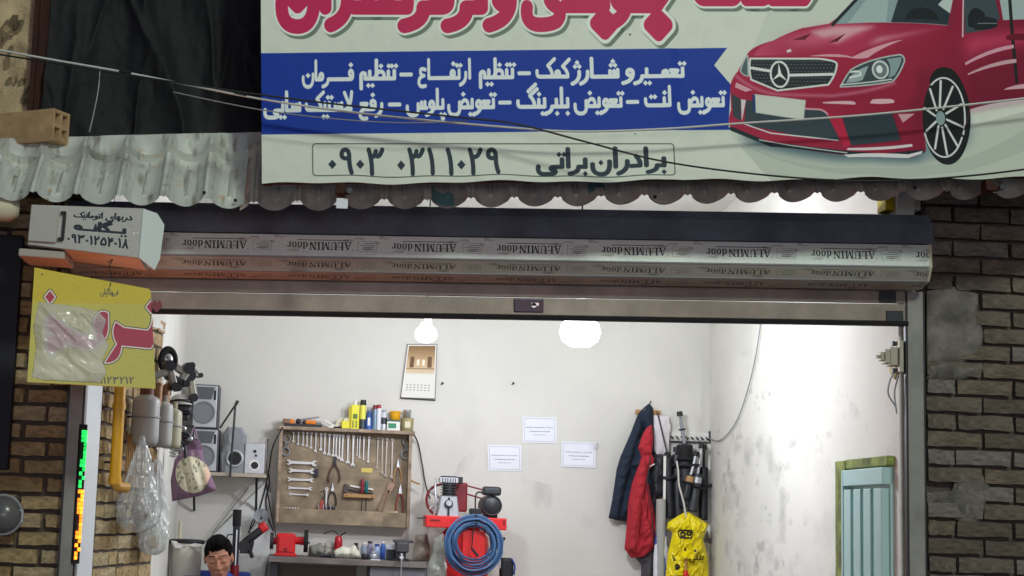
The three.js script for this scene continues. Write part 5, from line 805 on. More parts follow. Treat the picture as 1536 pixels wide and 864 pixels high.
// things standing on the board's shelf
{
  const zS = BACK + 0.075, bz = (x, y) => [x / 10.8 + 500, y / 10.8 + 580], yS = at(520, 643, BACK + 0.1).y, X = (x) => at(...bz(x, 690), zS).x, Hh = (y) => (690 - y) / 10.8 * mpp(zS), yy = yS + 0.0008;
  const shelfThing = (name, label, cat, xc) => thing(name, label, cat, V(X(xc), yy, zS));
  const can = (name, label, xc, top, r, list) => { const t = shelfThing(name, label, 'can', xc); for (const [n, r1, r2, y0, y1, m] of list) part(n, cyl(r2 * r, r1 * r, (y1 - y0) * Hh(top), 0, (y0 + y1) / 2 * Hh(top), 0, 22), m, t); return t; };
  const yel = std(0xe6dc24, 0.4), print = std(0x5f7a2e, 0.6);
  { const t = shelfThing('small_box', 'small bright yellow box at the front of the shelf', 'box', 190); t.position.z += 0.02; part('carton', rbox(0.045, Hh(570), 0.04, 0.002, 0, Hh(570) / 2, 0), yel, t); part('lid', rbox(0.03, 0.018, 0.03, 0.002, 0.004, Hh(570) + 0.009, 0), M.cream, t); }
  { const t = shelfThing('dust_cloth', 'crumpled beige cloth behind the small yellow box', 'cloth', 130); part('cloth', puff([[-0.05, 0], [0.05, 0], [0.05, 0.05], [0.0, 0.07], [-0.03, 0.05]], 0.02, { cells: 24, fold: (x, y) => 0.015 * (fbm(x * 40, y * 40, 0, 3, 231) - 0.5), back: 0.8 }), M.cream, t); }
  { const t = shelfThing('yellow_carton', 'tall yellow carton with green print on the shelf', 'box', 345), h = Hh(300); part('carton', rbox(0.05, h, 0.045, 0.002, 0, h / 2, 0), yel, t); part('side_carton', rbox(0.016, h * 0.92, 0.04, 0.002, -0.034, h * 0.46, -0.003), std(0xb9a818, 0.5), t); part('print', [box(0.028, h * 0.2, 0.001, 0.0, h * 0.52, 0.0236), box(0.008, h * 0.3, 0.001, -0.012, h * 0.2, 0.0236), box(0.008, h * 0.3, 0.001, 0.008, h * 0.2, 0.0236)], print, t); part('nozzle', cyl(0.008, 0.012, 0.03, 0.0, h + 0.015, 0), M.white, t); }
  can('spray_can', 'yellow spray can with black cap on the shelf', 470, 215, 0.019, [['base', 1, 1, 0, 0.34, std(0x33424a, 0.4)], ['body', 1, 1, 0.34, 0.82, std(0xe6e05a, 0.4)], ['cap', 1, 0.95, 0.822, 1, M.black]]);
  { const t = can('spray_can', 'blue tapered bottle beside the yellow spray can', 570, 360, 0.022, [['body', 1, 1, 0, 0.55, std(0x2b56a8, 0.4)], ['shoulder', 1, 0.6, 0.55, 0.9, std(0x24498f, 0.4)], ['cap', 0.5, 0.5, 0.9, 1, M.greyPlastic]]); part('label', box(0.016, 0.05, 0.002, 0, 0.05, 0.0215), M.white, t); }
  can('spray_can', 'slate grey spray can with red cap in the middle of the shelf', 665, 290, 0.019, [['body', 1, 1, 0, 0.84, std(0x6f8294, 0.35, 0.3)], ['cap', 0.8, 0.7, 0.842, 1, M.darkRed]]); can('spray_can', 'white spray can with red cap in the middle of the shelf', 730, 280, 0.017, [['body', 1, 1, 0, 0.85, std(0xdadadf, 0.35)], ['cap', 0.8, 0.7, 0.852, 1, std(0xa02038, 0.4)]]);
  can('spray_can', 'black and white can beside the white spray can', 810, 365, 0.020, [['base', 1, 1, 0, 0.3, M.silver], ['band', 1, 1, 0.301, 0.62, std(0x2a2c38, 0.4)], ['body', 1, 1, 0.621, 0.9, std(0xc9ccd4, 0.4)], ['cap', 0.7, 0.6, 0.9, 1, M.greyPlastic]]);
  { const t = shelfThing('wipe_box', 'white carton with green panel on the shelf', 'box', 970), h = Hh(545); part('carton', rbox(0.082, h, 0.05, 0.002, 0, h / 2, 0), M.white, t); part('green_panel', box(0.05, h * 0.55, 0.001, -0.008, h * 0.52, 0.0262), M.green, t); part('lid', rbox(0.084, 0.010, 0.052, 0.002, 0, h + 0.0055, 0), std(0x1f5a48, 0.5), t);
    const u = thing('yellow_tub', 'yellow plastic tub standing on the green and white carton', 'tub', V(X(995), yy + h + 0.0105, zS)); part('tub', lathe([[0, 0], [0.03, 0], [0.034, 0.045], [0.036, 0.046], [0.036, 0.056], [0, 0.057]], 22), std(0xe6a81c, 0.45), u); part('lid_rim', ring(0.034, 0.003).rotateX(Math.PI / 2).translate(0, 0.046, 0), std(0xcf9010, 0.45), u); }
  { const t = shelfThing('paint_tin', 'olive paint tin at the right end of the shelf', 'tin', 1195), h = Hh(480); part('tin', lathe([[0, 0], [0.036, 0], [0.041, h - 0.008], [0.043, h - 0.007], [0.043, h], [0, h]], 26), std(0xa89e70, 0.5, 0.2), t); part('label', box(0.035, h * 0.5, 0.002, 0.0, h * 0.5, 0.0385), M.cream, t);
    const u = thing('steel_cup', 'steel cup standing on the olive paint tin', 'cup', V(X(1190), yy + h + 0.0006, zS)); part('cup', lathe([[0, 0], [0.023, 0], [0.026, 0.05], [0.028, 0.052], [0.024, 0.05], [0.021, 0.004]], 24), M.steel, u); }
  // left end: saw and folded tools
  const q = (x, y, z = zS) => at(x / 4.116 + 390, y / 4.116 + 590, z), saw = thing('plane_tool', 'dark hand plane with orange ends lying on the shelf', 'tool', V(q(265, 205).x, yy, zS));
  part('sole', rbox(0.24, 0.018, 0.05, 0.004, 0, 0.009, 0), M.darkSteel, saw); part('front_block', rbox(0.05, 0.03, 0.05, 0.006, -0.105, 0.032, 0), std(0x8a6a50, 0.6), saw); part('orange_block', [rbox(0.03, 0.03, 0.046, 0.006, -0.07, 0.030, 0), rbox(0.07, 0.026, 0.046, 0.008, 0.05, 0.030, 0)], M.orange, saw); part('knob', [ball(0.018, -0.03, 0.033, 0), ball(0.016, 0.01, 0.028, 0.005)], M.darkSteel, saw); part('lever', [rod(V(-0.02, 0.045, 0), V(0.10, 0.066, 0), 0.005), rbox(0.06, 0.016, 0.04, 0.004, 0.085, 0.03, 0)], M.greyPlastic, saw);
  const b2 = thing('tin_snips', 'pale tin snips lying beside the hand plane', 'tool', V(q(420, 205).x, yy, zS)); part('blade', [rbox(0.09, 0.012, 0.02, 0.003, 0, 0.03, 0).rotateZ(-0.45), rbox(0.06, 0.016, 0.02, 0.004, 0.03, 0.008, 0)], M.white, b2); part('grip', rbox(0.05, 0.012, 0.024, 0.004, 0.06, 0.006, 0), M.blackRubber, b2);
}
// cords beside the board
{
  const c = (label, pts, r = 0.0045, m = M.black) => solo('cord', label, 'cord', tube(pts.map(([x, y, z]) => at(x, y, z ?? BACK + 0.03)), r, pts.length * 9), m);
  c('black cord running down from the board shelf to the wall lamp', [[424, 641, BACK + 0.14], [410, 668, BACK + 0.14], [404, 700], [396, 740], [384, 778], [372, 800]]);
  c('thin dark cord hanging down beside the left side of the board', [[402, 706], [404, 722], [399, 750], [402, 775], [410, 797, BACK + 0.1]]); c('second thin dark cord hanging beside the left side of the board', [[403, 703], [400, 725], [405, 760], [412, 795, BACK + 0.1], [414, 806, BACK + 0.2]], 0.0035);
  c('black cord curving from the board shelf down to the compressor', [[618, 646, BACK + 0.12], [627, 665], [633, 695], [638, 725], [645, 748, BACK + 0.15]]);
}
// ---------------------------------------------------------------- workbench
const b6 = (x, y) => [x / 5.69 + 370, y / 5.69 + 740], benchFront = BACK + 0.48, benchY = at(500, 838, benchFront).y;
{
  const a = at(402, 838, benchFront), b = at(640, 845, benchFront), w = b.x - a.x, t = thing('workbench', 'worn steel topped workbench below the tool board', 'workbench', V(a.x, 0, BACK));
  const topM = std(0xffffff, 0.6, 0.3, { map: mottle([120, 112, 108], 0.25, 8, 241) });
  part('top', uvMetres(rbox(w, 0.035, 0.47, 0.004, w / 2, benchY - 0.0175, 0.243)), topM, t);
  for (const [x, z] of [[0.04, 0.05], [w - 0.04, 0.05], [0.04, 0.42], [w - 0.04, 0.42]]) part('leg', rbox(0.045, benchY - 0.036, 0.045, 0.003, x, (benchY - 0.036) / 2, z), M.darkSteel, t);
  part('back_board', box(w * 0.55, 0.6, 0.02, w * 0.3, benchY - 0.36, 0.03), std(0x7a6a60, 0.8), t);
  const cx = at(555, 850, benchFront).x - a.x; part('cabinet', uvMetres(rbox(w - cx, 0.6, 0.4, 0.005, (w + cx) / 2, benchY - 0.337, 0.25)), std(0x6f7076, 0.55, 0.2), t);
  part('lower_shelf', box(w - 0.1, 0.02, 0.4, w / 2, 0.35, 0.24), topM, t);
}
const zB = BACK + 0.33, onBench = (name, label, cat, x, z = zB, group) => thing(name, label, cat, V(at(...b6(x, 540), z).x, benchY + 0.0006, z), group), bh = (px) => px / 5.69 * mpp(zB);
{
  const t = onBench('bench_grinder', 'red bench grinder with black wheel on the workbench', 'bench grinder', 330); part('motor', [rbox(bh(160), bh(185), 0.13, 0.012, 0, bh(95), 0), rbox(bh(190), bh(20), 0.14, 0.006, 0, bh(10), 0)], M.red, t); part('front_cover', rbox(bh(120), bh(130), 0.012, 0.004, 0, bh(100), 0.068), M.red, t); part('shaft', [cylX(bh(30), bh(36), bh(80), bh(110), bh(130), 0), cylX(bh(30), bh(30), bh(60), -bh(100), bh(120), 0)], M.red, t);
  part('wheel', cylX(bh(95), bh(95), bh(36), bh(168), bh(130), 0, 30), M.blackRubber, t); part('wheel_nut', cylX(bh(24), bh(24), bh(50), bh(176), bh(130), 0, 8), M.steel, t); part('brush', [cylX(bh(70), bh(70), bh(30), -bh(120), bh(120), 0, 26)], M.darkSteel, t); part('plate', rbox(bh(30), bh(24), 0.004, 0.001, 0, bh(55), 0.076), M.darkRed, t);
  const rag = (label, pts, x, m, th, sd, z = zB) => { const q = onBench('rag', label, 'rag', x, z); part('cloth', puff(pts.map(([a, b]) => [bh(a), bh(b)]), th, { cells: 34, edge: 0.02, back: 0.9, fold: (u, v) => 0.05 * (fbm(u * 30, v * 30, 0, 4, sd) - 0.5) }), m, q); };
  rag('crumpled grey rag beside the grinder wheel', [[-70, 0], [70, 0], [80, 60], [40, 120], [-10, 100], [-60, 90]], 590, std(0x86867c, 0.9), 0.05, 251, BACK + 0.22); rag('crumpled white cloth on the workbench', [[-120, 0], [130, 0], [110, 50], [60, 120], [20, 90], [-40, 100], [-110, 60]], 855, std(0xdcdccb, 0.9), 0.05, 252); rag('pale grey rag heaped behind the white cloth', [[-60, 0], [60, 0], [50, 110], [10, 150], [-40, 120]], 700, std(0xb9b6ae, 0.9), 0.04, 253, BACK + 0.2);
  { const q = onBench('spray_bottle', 'round red bottle with two dark tubes on the workbench', 'bottle', 778, BACK + 0.26); part('bottle', lathe([[0, 0], [bh(34), 0], [bh(36), bh(130)], [bh(30), bh(170)], [bh(12), bh(185)], [0, bh(186)]], 22), std(0xb0182a, 0.3), q); part('tube', [tube([[0, bh(180), 0], [-bh(20), bh(210), 0], [-bh(60), bh(222), 0.01], [-bh(130), bh(196), 0.02]], 0.004, 24), rod(V(bh(6), bh(178), 0), V(bh(60), bh(216), 0.01), 0.004)], M.darkSteel, q); }
  const jar = (label, x, w, h, m, cap, z = BACK + 0.24) => { const q = onBench('jar', label, 'jar', x, z, 'jars and bottles on the workbench'); part('glass', lathe([[0, 0], [bh(w / 2), 0], [bh(w / 2), bh(h * 0.75)], [bh(w * 0.3), bh(h * 0.9)], [bh(w * 0.3), bh(h)], [0, bh(h)]], 22), m, q); part('lid', cyl(bh(w * 0.34), bh(w * 0.34), bh(18), 0, bh(h + 8), 0), cap, q); };
  jar('clear bottle with white cap on the bench', 1000, 62, 120, phys(0xb8c4d4, 0.2, { transmission: 0.5, thickness: 0 }), M.white); jar('purple-grey bottle behind the clear bottle', 1050, 56, 130, std(0x8a86a4, 0.4), M.darkSteel, BACK + 0.17); jar('pale blue bottle near the vise', 1110, 60, 110, std(0x9cb4d8, 0.35), M.blue); jar('deep blue bottle against the vise', 1160, 50, 135, std(0x3f66b4, 0.35), M.white, BACK + 0.2); jar('squat dark tin in front of the bottles', 1010, 62, 50, M.darkSteel, M.steel, BACK + 0.38); jar('squat steel tin before the blue bottles', 1085, 70, 56, M.silver, M.silver, BACK + 0.38); jar('brown bottle behind the white cloth', 930, 50, 110, std(0x4a3428, 0.3), M.black, BACK + 0.16);
  { const q = onBench('file_roll', 'dark metal tubes lying at the cloth edge', 'tube', 735, BACK + 0.4); part('tube', [cylZ(bh(20), bh(20), 0.1, 0, bh(20), 0), cylX(bh(16), bh(16), 0.09, -bh(50), bh(17), -0.05)], M.darkSteel, q); }
  { const q = onBench('paper_slip', 'small white paper slip lying on the bench edge', 'paper', 1100, BACK + 0.44); part('slip', rbox(bh(80), 0.004, 0.04, 0.001, 0, 0.002, 0), M.paper, q); }
  { const q = onBench('bench_vise', 'dark bench vise with wide jaw and hanging handle', 'vise', 1310, BACK + 0.4), d = M.darkSteel; part('base', [cyl(bh(70), bh(80), bh(20), 0, bh(10), 0), rbox(bh(90), bh(70), 0.1, 0.01, 0, bh(50), 0)], d, q); part('body', [rbox(bh(110), bh(90), 0.14, 0.012, bh(10), bh(115), 0), rbox(bh(170), bh(26), 0.06, 0.005, bh(20), bh(165), 0.03)], std(0x4c4c50, 0.5, 0.4), q); part('screw', cylZ(bh(16), bh(16), 0.12, 0, bh(36), 0.09), M.steel, q); part('handle', [cyl(bh(7), bh(7), bh(190), 0, -bh(40), 0.14, 10), ball(bh(14), 0, bh(56), 0.14), ball(bh(14), 0, -bh(134), 0.14)], M.steel, q);
    const c = onBench('hose_clamp_box', 'white and black cardboard box beside the vise', 'box', 1225, BACK + 0.34); part('carton', rbox(bh(70), bh(130), 0.06, 0.003, 0, bh(66), 0), std(0x2c3038, 0.5), c); part('band', rbox(bh(76), bh(40), 0.066, 0.003, 0, bh(110), 0), std(0xd5dce8, 0.5), c); }
  { const q = onBench('plastic_bag', 'crumpled clear plastic bag at the right end of the bench', 'bag', 1475, BACK + 0.24); part('film', puff([[-bh(70), 0], [bh(80), 0], [bh(90), bh(120)], [bh(60), bh(230)], [-bh(40), bh(220)], [-bh(50), bh(120)]], 0.05, { cells: 36, back: 0.7, fold: (x, y) => 0.06 * (fbm(x * 22, y * 22, 0, 4, 255) - 0.5) }), phys(0xb8aea2, 0.3, { transmission: 0.45, thickness: 0 }), q); }
}
// ---------------------------------------------------------------- compressor
{
  const Z = BACK + 0.42, c7 = (x, y, z = Z) => at(x / 4.695 + 600, y / 4.695 + 680, z), o = c7(460, 700), s = mpp(Z) / 4.695;
  const t = thing('air_compressor', 'red air compressor with black motor and silver pump', 'air compressor', V(o.x, 0, Z)), L = (x, y, z = Z) => { const q = c7(x, y, z); return V(q.x - o.x, q.y, z - Z); };
  const plat = L(460, 488); part('platform', [rbox(560 * s, 82 * s, 0.24, 0.006, plat.x, plat.y, -0.06)], std(0xe01a1a, 0.35), t);
  { const q = L(240, 470).add(V(0, 0, 0.063)); part('slot', rbox(70 * s, 12 * s, 0.004, 0.001), M.darkRed, t, q); part('slot', rbox(10 * s, 40 * s, 0.004, 0.001), M.darkRed, t, q.clone().add(V(480 * s, 4 * s, 0))); }
  const tk = L(450, 700), ty = plat.y - 41 * s; part('tank', lathe([[0, 0.06], [0.10, 0.07], [0.15, 0.12], [0.155, 0.2], [0.155, ty - 0.1], [0.15, ty - 0.05], [0.10, ty], [0, ty + 0.001]], 36).translate(tk.x, 0, -0.06), M.red, t);
  part('front_panel', rbox(160 * s, 300 * s, 0.02, 0.004, L(505, 700).x, L(505, 690).y, 0.102), std(0xd81a1c, 0.4), t);
  for (const a of [0.5, 2.6, 4.7]) part('foot', rod(V(tk.x + Math.cos(a) * 0.12, 0.14, -0.06 + Math.sin(a) * 0.12), V(tk.x + Math.cos(a) * 0.17, 0, -0.06 + Math.sin(a) * 0.17), 0.018), M.darkRed, t);
  const top = plat.y + 41 * s, cr = L(338, 370);
  const crank = part('crankcase', plate([[-72 * s, 0], [72 * s, 0], [52 * s, 130 * s], [-48 * s, 130 * s]], 0.12, 0.006).translate(0, 0, -0.08), std(0xb8bcc0, 0.4, 0.5), t, V(cr.x, top, 0)); part('crank_cover', [cylZ(30 * s, 30 * s, 0.02, 0, 82 * s, 0.045, 24), rbox(14 * s, 130 * s, 0.012, 0.003, 0, 62 * s, 0.044)], M.darkSteel, crank); part('crank_hub', [cylZ(20 * s, 20 * s, 0.02, 0, 88 * s, 0.058, 20)], M.silver, crank);
  const cy = part('cylinder', cyl(44 * s, 44 * s, 100 * s, 0, 50 * s, 0), M.darkSteel, t, V(cr.x + 4 * s, top + 130 * s, -0.02)); for (let k = 0; k < 5; k++) part('fin', rbox(104 * s, 7 * s, 104 * s, 0.002, 0, (12 + k * 19) * s, 0), M.darkSteel, cy);
  const hd = part('cylinder_head', rbox(130 * s, 38 * s, 0.09, 0.004, 0, 0, 0), M.silver, t, V(cr.x, top + 248 * s, -0.02)); for (let k = 0; k < 6; k++) part('head_fin', rbox(5 * s, 30 * s, 0.006, 0.001, (-45 + k * 18) * s, 0, 0.048), M.darkSteel, hd); part('head_cap', rbox(110 * s, 10 * s, 0.07, 0.003, 0, 24 * s, 0), M.darkSteel, hd);
  part('air_filter', rbox(44 * s, 48 * s, 0.06, 0.005, 0, 0, 0), M.black, t, L(420, 190).add(V(0, 0, -0.02)));
  const fw = L(310, 330); const wheel = part('flywheel', ring(112 * s, 9 * s, 0, 0, 0, 40), M.darkRed, t, V(fw.x, fw.y, -0.12)); part('spoke', [0, 1, 2, 3, 4].map((k) => rod(V(0, 0, 0), V(Math.cos(k * 1.257) * 110 * s, Math.sin(k * 1.257) * 110 * s, 0), 10 * s)), M.silver, wheel);
  part('belt_guard', rbox(95 * s, 205 * s, 0.05, 0.012, 0, 0, 0), M.darkRed, t, L(437, 308).add(V(0, 0, -0.11))); part('belt', [rod(L(480, 225).setZ(-0.10), L(590, 255).setZ(-0.10), 0.005), rod(L(480, 285).setZ(-0.10), L(590, 318).setZ(-0.10), 0.005)], M.darkRed, t);
  const mo = L(645, 368); const motor = part('motor', [cylZ(72 * s, 72 * s, 0.2, 0, 0, -0.09, 32), rbox(90 * s, 40 * s, 0.14, 0.004, 0, -66 * s, -0.08)], M.black, t, V(mo.x, mo.y, 0)); part('end_ring', ring(66 * s, 6 * s, 0, 0, 0.012), std(0x2b2f34, 0.35), motor); part('end_cover', lathe([[0, 0.012], [40 * s, 0.010], [58 * s, 0.002]], 28).rotateX(Math.PI / 2).translate(0, 0, 0.012), std(0x24282c, 0.4), motor);
  part('capacitor_box', rbox(130 * s, 62 * s, 0.08, 0.018, 0, 0, 0), std(0x2b3036, 0.45), t, L(645, 266)); part('delivery_pipe', tube([L(255, 175), L(245, 240).setZ(0.03), L(248, 330).setZ(0.05), L(235, 440).setZ(0.03)], 0.007, 30), M.silver, t); part('pressure_switch', rbox(78 * s, 98 * s, 0.06, 0.006, 0, 0, 0), M.black, t, L(518, 438).add(V(0, 0, 0.09))); part('switch_stem', rod(L(518, 480).setZ(0.08), L(518, 540).setZ(0.02), 0.012), M.steel, t);
  part('gauge', cylZ(26 * s, 26 * s, 0.03, 0, 0, 0, 24), M.white, t, L(640, 600).add(V(0, 0, 0.115))); part('cable_loop', tube([L(520, 400).setZ(0.08), L(530, 290).setZ(0.05), L(560, 272).setZ(0.02), L(590, 290).setZ(0)], 0.005, 24), M.black, t); part('starter_rod', rod(L(120, 456).setZ(0), L(190, 456).setZ(0), 0.004), M.darkSteel, t);
  // blue hose coil hung on the switch
  const hc = c7(525, 632, Z + 0.14), rings = []; for (let k = 0; k < 9; k++) { const rx = (118 + k * 10) * s, ry = (112 + k * 10.5 + (k % 3) * 5) * s, pts = []; for (let i = 0; i < 26; i++) { const a = i / 26 * 6.2832; pts.push([Math.cos(a) * rx + rnd(-0.003, 0.003) - 0.004, Math.sin(a) * ry - (k * 2.0) * s + rnd(-0.002, 0.002), 0.008 * ((k * 7) % 4) + 0.006 * Math.sin(a * 2 + k)]); } rings.push(tube(pts, 0.0062, 110, true)); }
  const h = thing('hose_coil', 'coiled blue air hose hung on the compressor', 'hose', hc); rings.forEach((g, k) => part('loop', g, std([0x3a5f8a, 0x2c4c74, 0x4a719c][k % 3], 0.45), h)); part('tie', tube([[0.0, 0.20 * 0.9, 0.02], [0.01, 0.14, 0.03], [-0.01, 0.08, 0.03], [-0.02, -0.03, 0.03]], 0.004, 20), M.black, h); part('end_piece', rod(V(-0.02, -0.03, 0.03), V(0.02, -0.075, 0.03), 0.008), M.darkSteel, h);
  { const q = thing('plastic_bag', 'crumpled clear bag with pink scraps hung left of the hose', 'bag', c7(290, 620, Z + 0.02)); const f = (pts) => pts.map(([x, y]) => { const v = c7(x, y, Z + 0.02).sub(q.position); return [v.x, v.y]; }); part('film', puff(f([[240, 600], [300, 560], [360, 640], [370, 760], [400, 930], [180, 930], [190, 800], [230, 700]]), 0.05, { cells: 44, back: 0.5, fold: (x, y) => 0.07 * (fbm(x * 18, y * 18, 0, 4, 261) - 0.5) }), phys(0xb9bcb4, 0.3, { transmission: 0.4, thickness: 0 }), q); part('scraps', puff(f([[262, 740], [350, 730], [365, 800], [350, 860], [280, 850]]), 0.05, { cells: 20, fold: (x, y) => 0.03 * fbm(x * 30, y * 30, 0, 3, 263) }), std(0xd6c4cc, 0.8), q); }
  { const q = thing('black_pouch', 'black tool pouch with blue strap hanging behind the hose', 'pouch', c7(750, 740, Z - 0.05)); part('pouch', rbox(95 * s, 210 * s, 0.06, 0.02, 0, -100 * s, 0), M.black, q); part('strap', tube([[30 * s, 0, 0.03], [52 * s, -40 * s, 0.03], [50 * s, -110 * s, 0.03]], 0.006, 16), M.blue, q); part('loop', tube([[-40 * s, 0, 0], [-60 * s, 60 * s, 0], [-40 * s, 100 * s, -0.02], [-10 * s, 140 * s, -0.02]], 0.006, 20), M.black, q); part('clip', rbox(14 * s, 60 * s, 0.012, 0.004, -50 * s, -40 * s, 0.03), M.silver, q); part('hanger', rod(V(-10 * s, 140 * s, -0.02), V(-120 * s, 150 * s, -0.04), 0.004), M.darkSteel, q); }
}
// ---------------------------------------------------------------- papers, calendar, nails on the back wall
{
  const sheet = (name, label, cat, pts, tex, group, bend) => {
    const z = BACK + 0.004, P = pts.map(([x, y]) => at(x, y, z)), w = (P[1].x - P[0].x + P[2].x - P[3].x) / 2, g = new THREE.PlaneGeometry(1, 1, 12, 12), p = g.attributes.position, o = P[3];
    for (let i = 0; i < p.count; i++) { const u = p.getX(i) + 0.5, v = p.getY(i) + 0.5, a = P[3].clone().lerp(P[2], u), b = P[0].clone().lerp(P[1], u), q = a.lerp(b, v).sub(o); p.setXYZ(i, q.x, q.y, bend(u, v)); }
    g.computeVertexNormals(); const t = thing(name, label, cat, o.clone(), group); part('sheet', g, std(0xffffff, 0.75, 0, { map: tex, side: THREE.DoubleSide }), t); return t;
  };
  const notice = (sd) => canvasTexture(256, 184, (g, w, h) => { g.fillStyle = '#e6e8f0'; g.fillRect(0, 0, w, h); g.strokeStyle = 'rgba(140,142,152,0.7)'; g.lineWidth = 3; g.strokeRect(14, 12, w - 28, h - 24); g.lineCap = 'round'; [[30, 226, 74, 0.62], [52, 204, 102, 0.7], [78, 176, 126, 0.5]].forEach(([a, b, y, al], r) => { let x = a; let k = 0; while (x < b) { const l = 6 + hash(k, r + sd) * 16; g.strokeStyle = `rgba(70,72,90,${al * (0.6 + 0.4 * hash(k, r, 9))})`; g.lineWidth = 4.5; g.beginPath(); g.moveTo(x, y + hash(k, 3, sd) * 3); g.quadraticCurveTo(x + l / 2, y + 4 - hash(k, 4) * 9, Math.min(b, x + l), y); g.stroke(); x += l + 3; k++; } }); });
  const grp = 'printed notices on the back wall';
  sheet('notice', 'topmost printed white notice of the three on the wall', 'notice', [[783, 625], [835, 626], [835, 665], [784, 664]], notice(1), grp, (u, v) => 0.003 * Math.sin(u * 3)); sheet('notice', 'printed white notice nearest the compressor', 'notice', [[731, 667], [782, 668], [782, 707], [732, 706]], notice(2), grp, (u, v) => 0.004 * Math.sin(v * 3)); const n3 = sheet('notice', 'printed white notice with its corner curling off the wall', 'notice', [[842, 662], [894, 664], [893, 702], [842, 700]], notice(3), grp, (u, v) => 0.003 + (u > 0.75 && v > 0.7 ? 0.25 * (u - 0.75) * (v - 0.7) * 2 : 0));
  part('curled_corner', puff([[0.2, 0.155], [0.235, 0.16], [0.225, 0.115], [0.215, 0.14]], 0.01, { cells: 10 }), M.greyPlastic, n3, V(-0.01, 0, 0.012));
  const cal = canvasTexture(256, 384, (g, w, h) => { g.fillStyle = '#e2e0da'; g.fillRect(0, 0, w, h); const q = g.createLinearGradient(0, 20, 0, 210); q.addColorStop(0, '#8a6a48'); q.addColorStop(0.5, '#c2a37c'); q.addColorStop(1, '#d8c8aa'); g.fillStyle = q; g.fillRect(16, 14, w - 32, 196); g.fillStyle = '#6e5238'; g.fillRect(40, 90, 34, 76); g.fillRect(182, 90, 34, 76); g.fillStyle = '#efe6d2'; g.fillRect(96, 110, 20, 40); g.fillRect(140, 110, 20, 40); g.fillStyle = '#9b7f5c'; g.fillRect(16, 170, w - 32, 8); g.fillStyle = 'rgba(120,120,126,0.75)'; for (let i = 0; i < 7; i++) for (let j = 0; j < 3; j++) g.fillRect(34 + i * 27, 286 + j * 18, 14, 7); g.strokeStyle = '#5d5650'; g.lineWidth = 5; g.strokeRect(3, 3, w - 6, h - 6); });
  const c = sheet('wall_calendar', 'brown picture wall calendar hanging behind the smaller bulb', 'calendar', [[611, 516], [656, 516], [653, 599], [600, 597]], cal, undefined, (u, v) => 0.02 * Math.pow(u - 0.5, 2) + 0.004); part('bar', rod(V(0, -0.001, 0.010), V(0.225, -0.006, 0.010), 0.004), M.darkSteel, c);
  for (const [px, py, lab] of [[768, 577, 'bent nail in bare plaster above the notices'], [662, 577, 'small nail beside the wall calendar'], [640, 483, 'white cable clip over the smaller bulb']]) { const t = thing('wall_nail', lab, 'nail', at(px, py, BACK), 'nails in the back wall'); part('nail', rod(V(0, 0, -0.005), V(0.005, 0.008, 0.03), 0.004), M.darkSteel, t); part('head', ball(0.007, 0.005, 0.008, 0.03), M.darkSteel, t); }
  solo('wall_wire', 'thin wire running down the wall to the coat rack', 'wire', tube([[1142, 470], [1139, 500], [1128, 560], [1108, 625], [1092, 650], [1078, 661], [1064, 658]].map(([x, y], i) => x > 1075 ? rightAt(x, y, 0.012) : at(x, y, BACK + 0.015)), 0.0035, 60), M.greyPlastic);
}
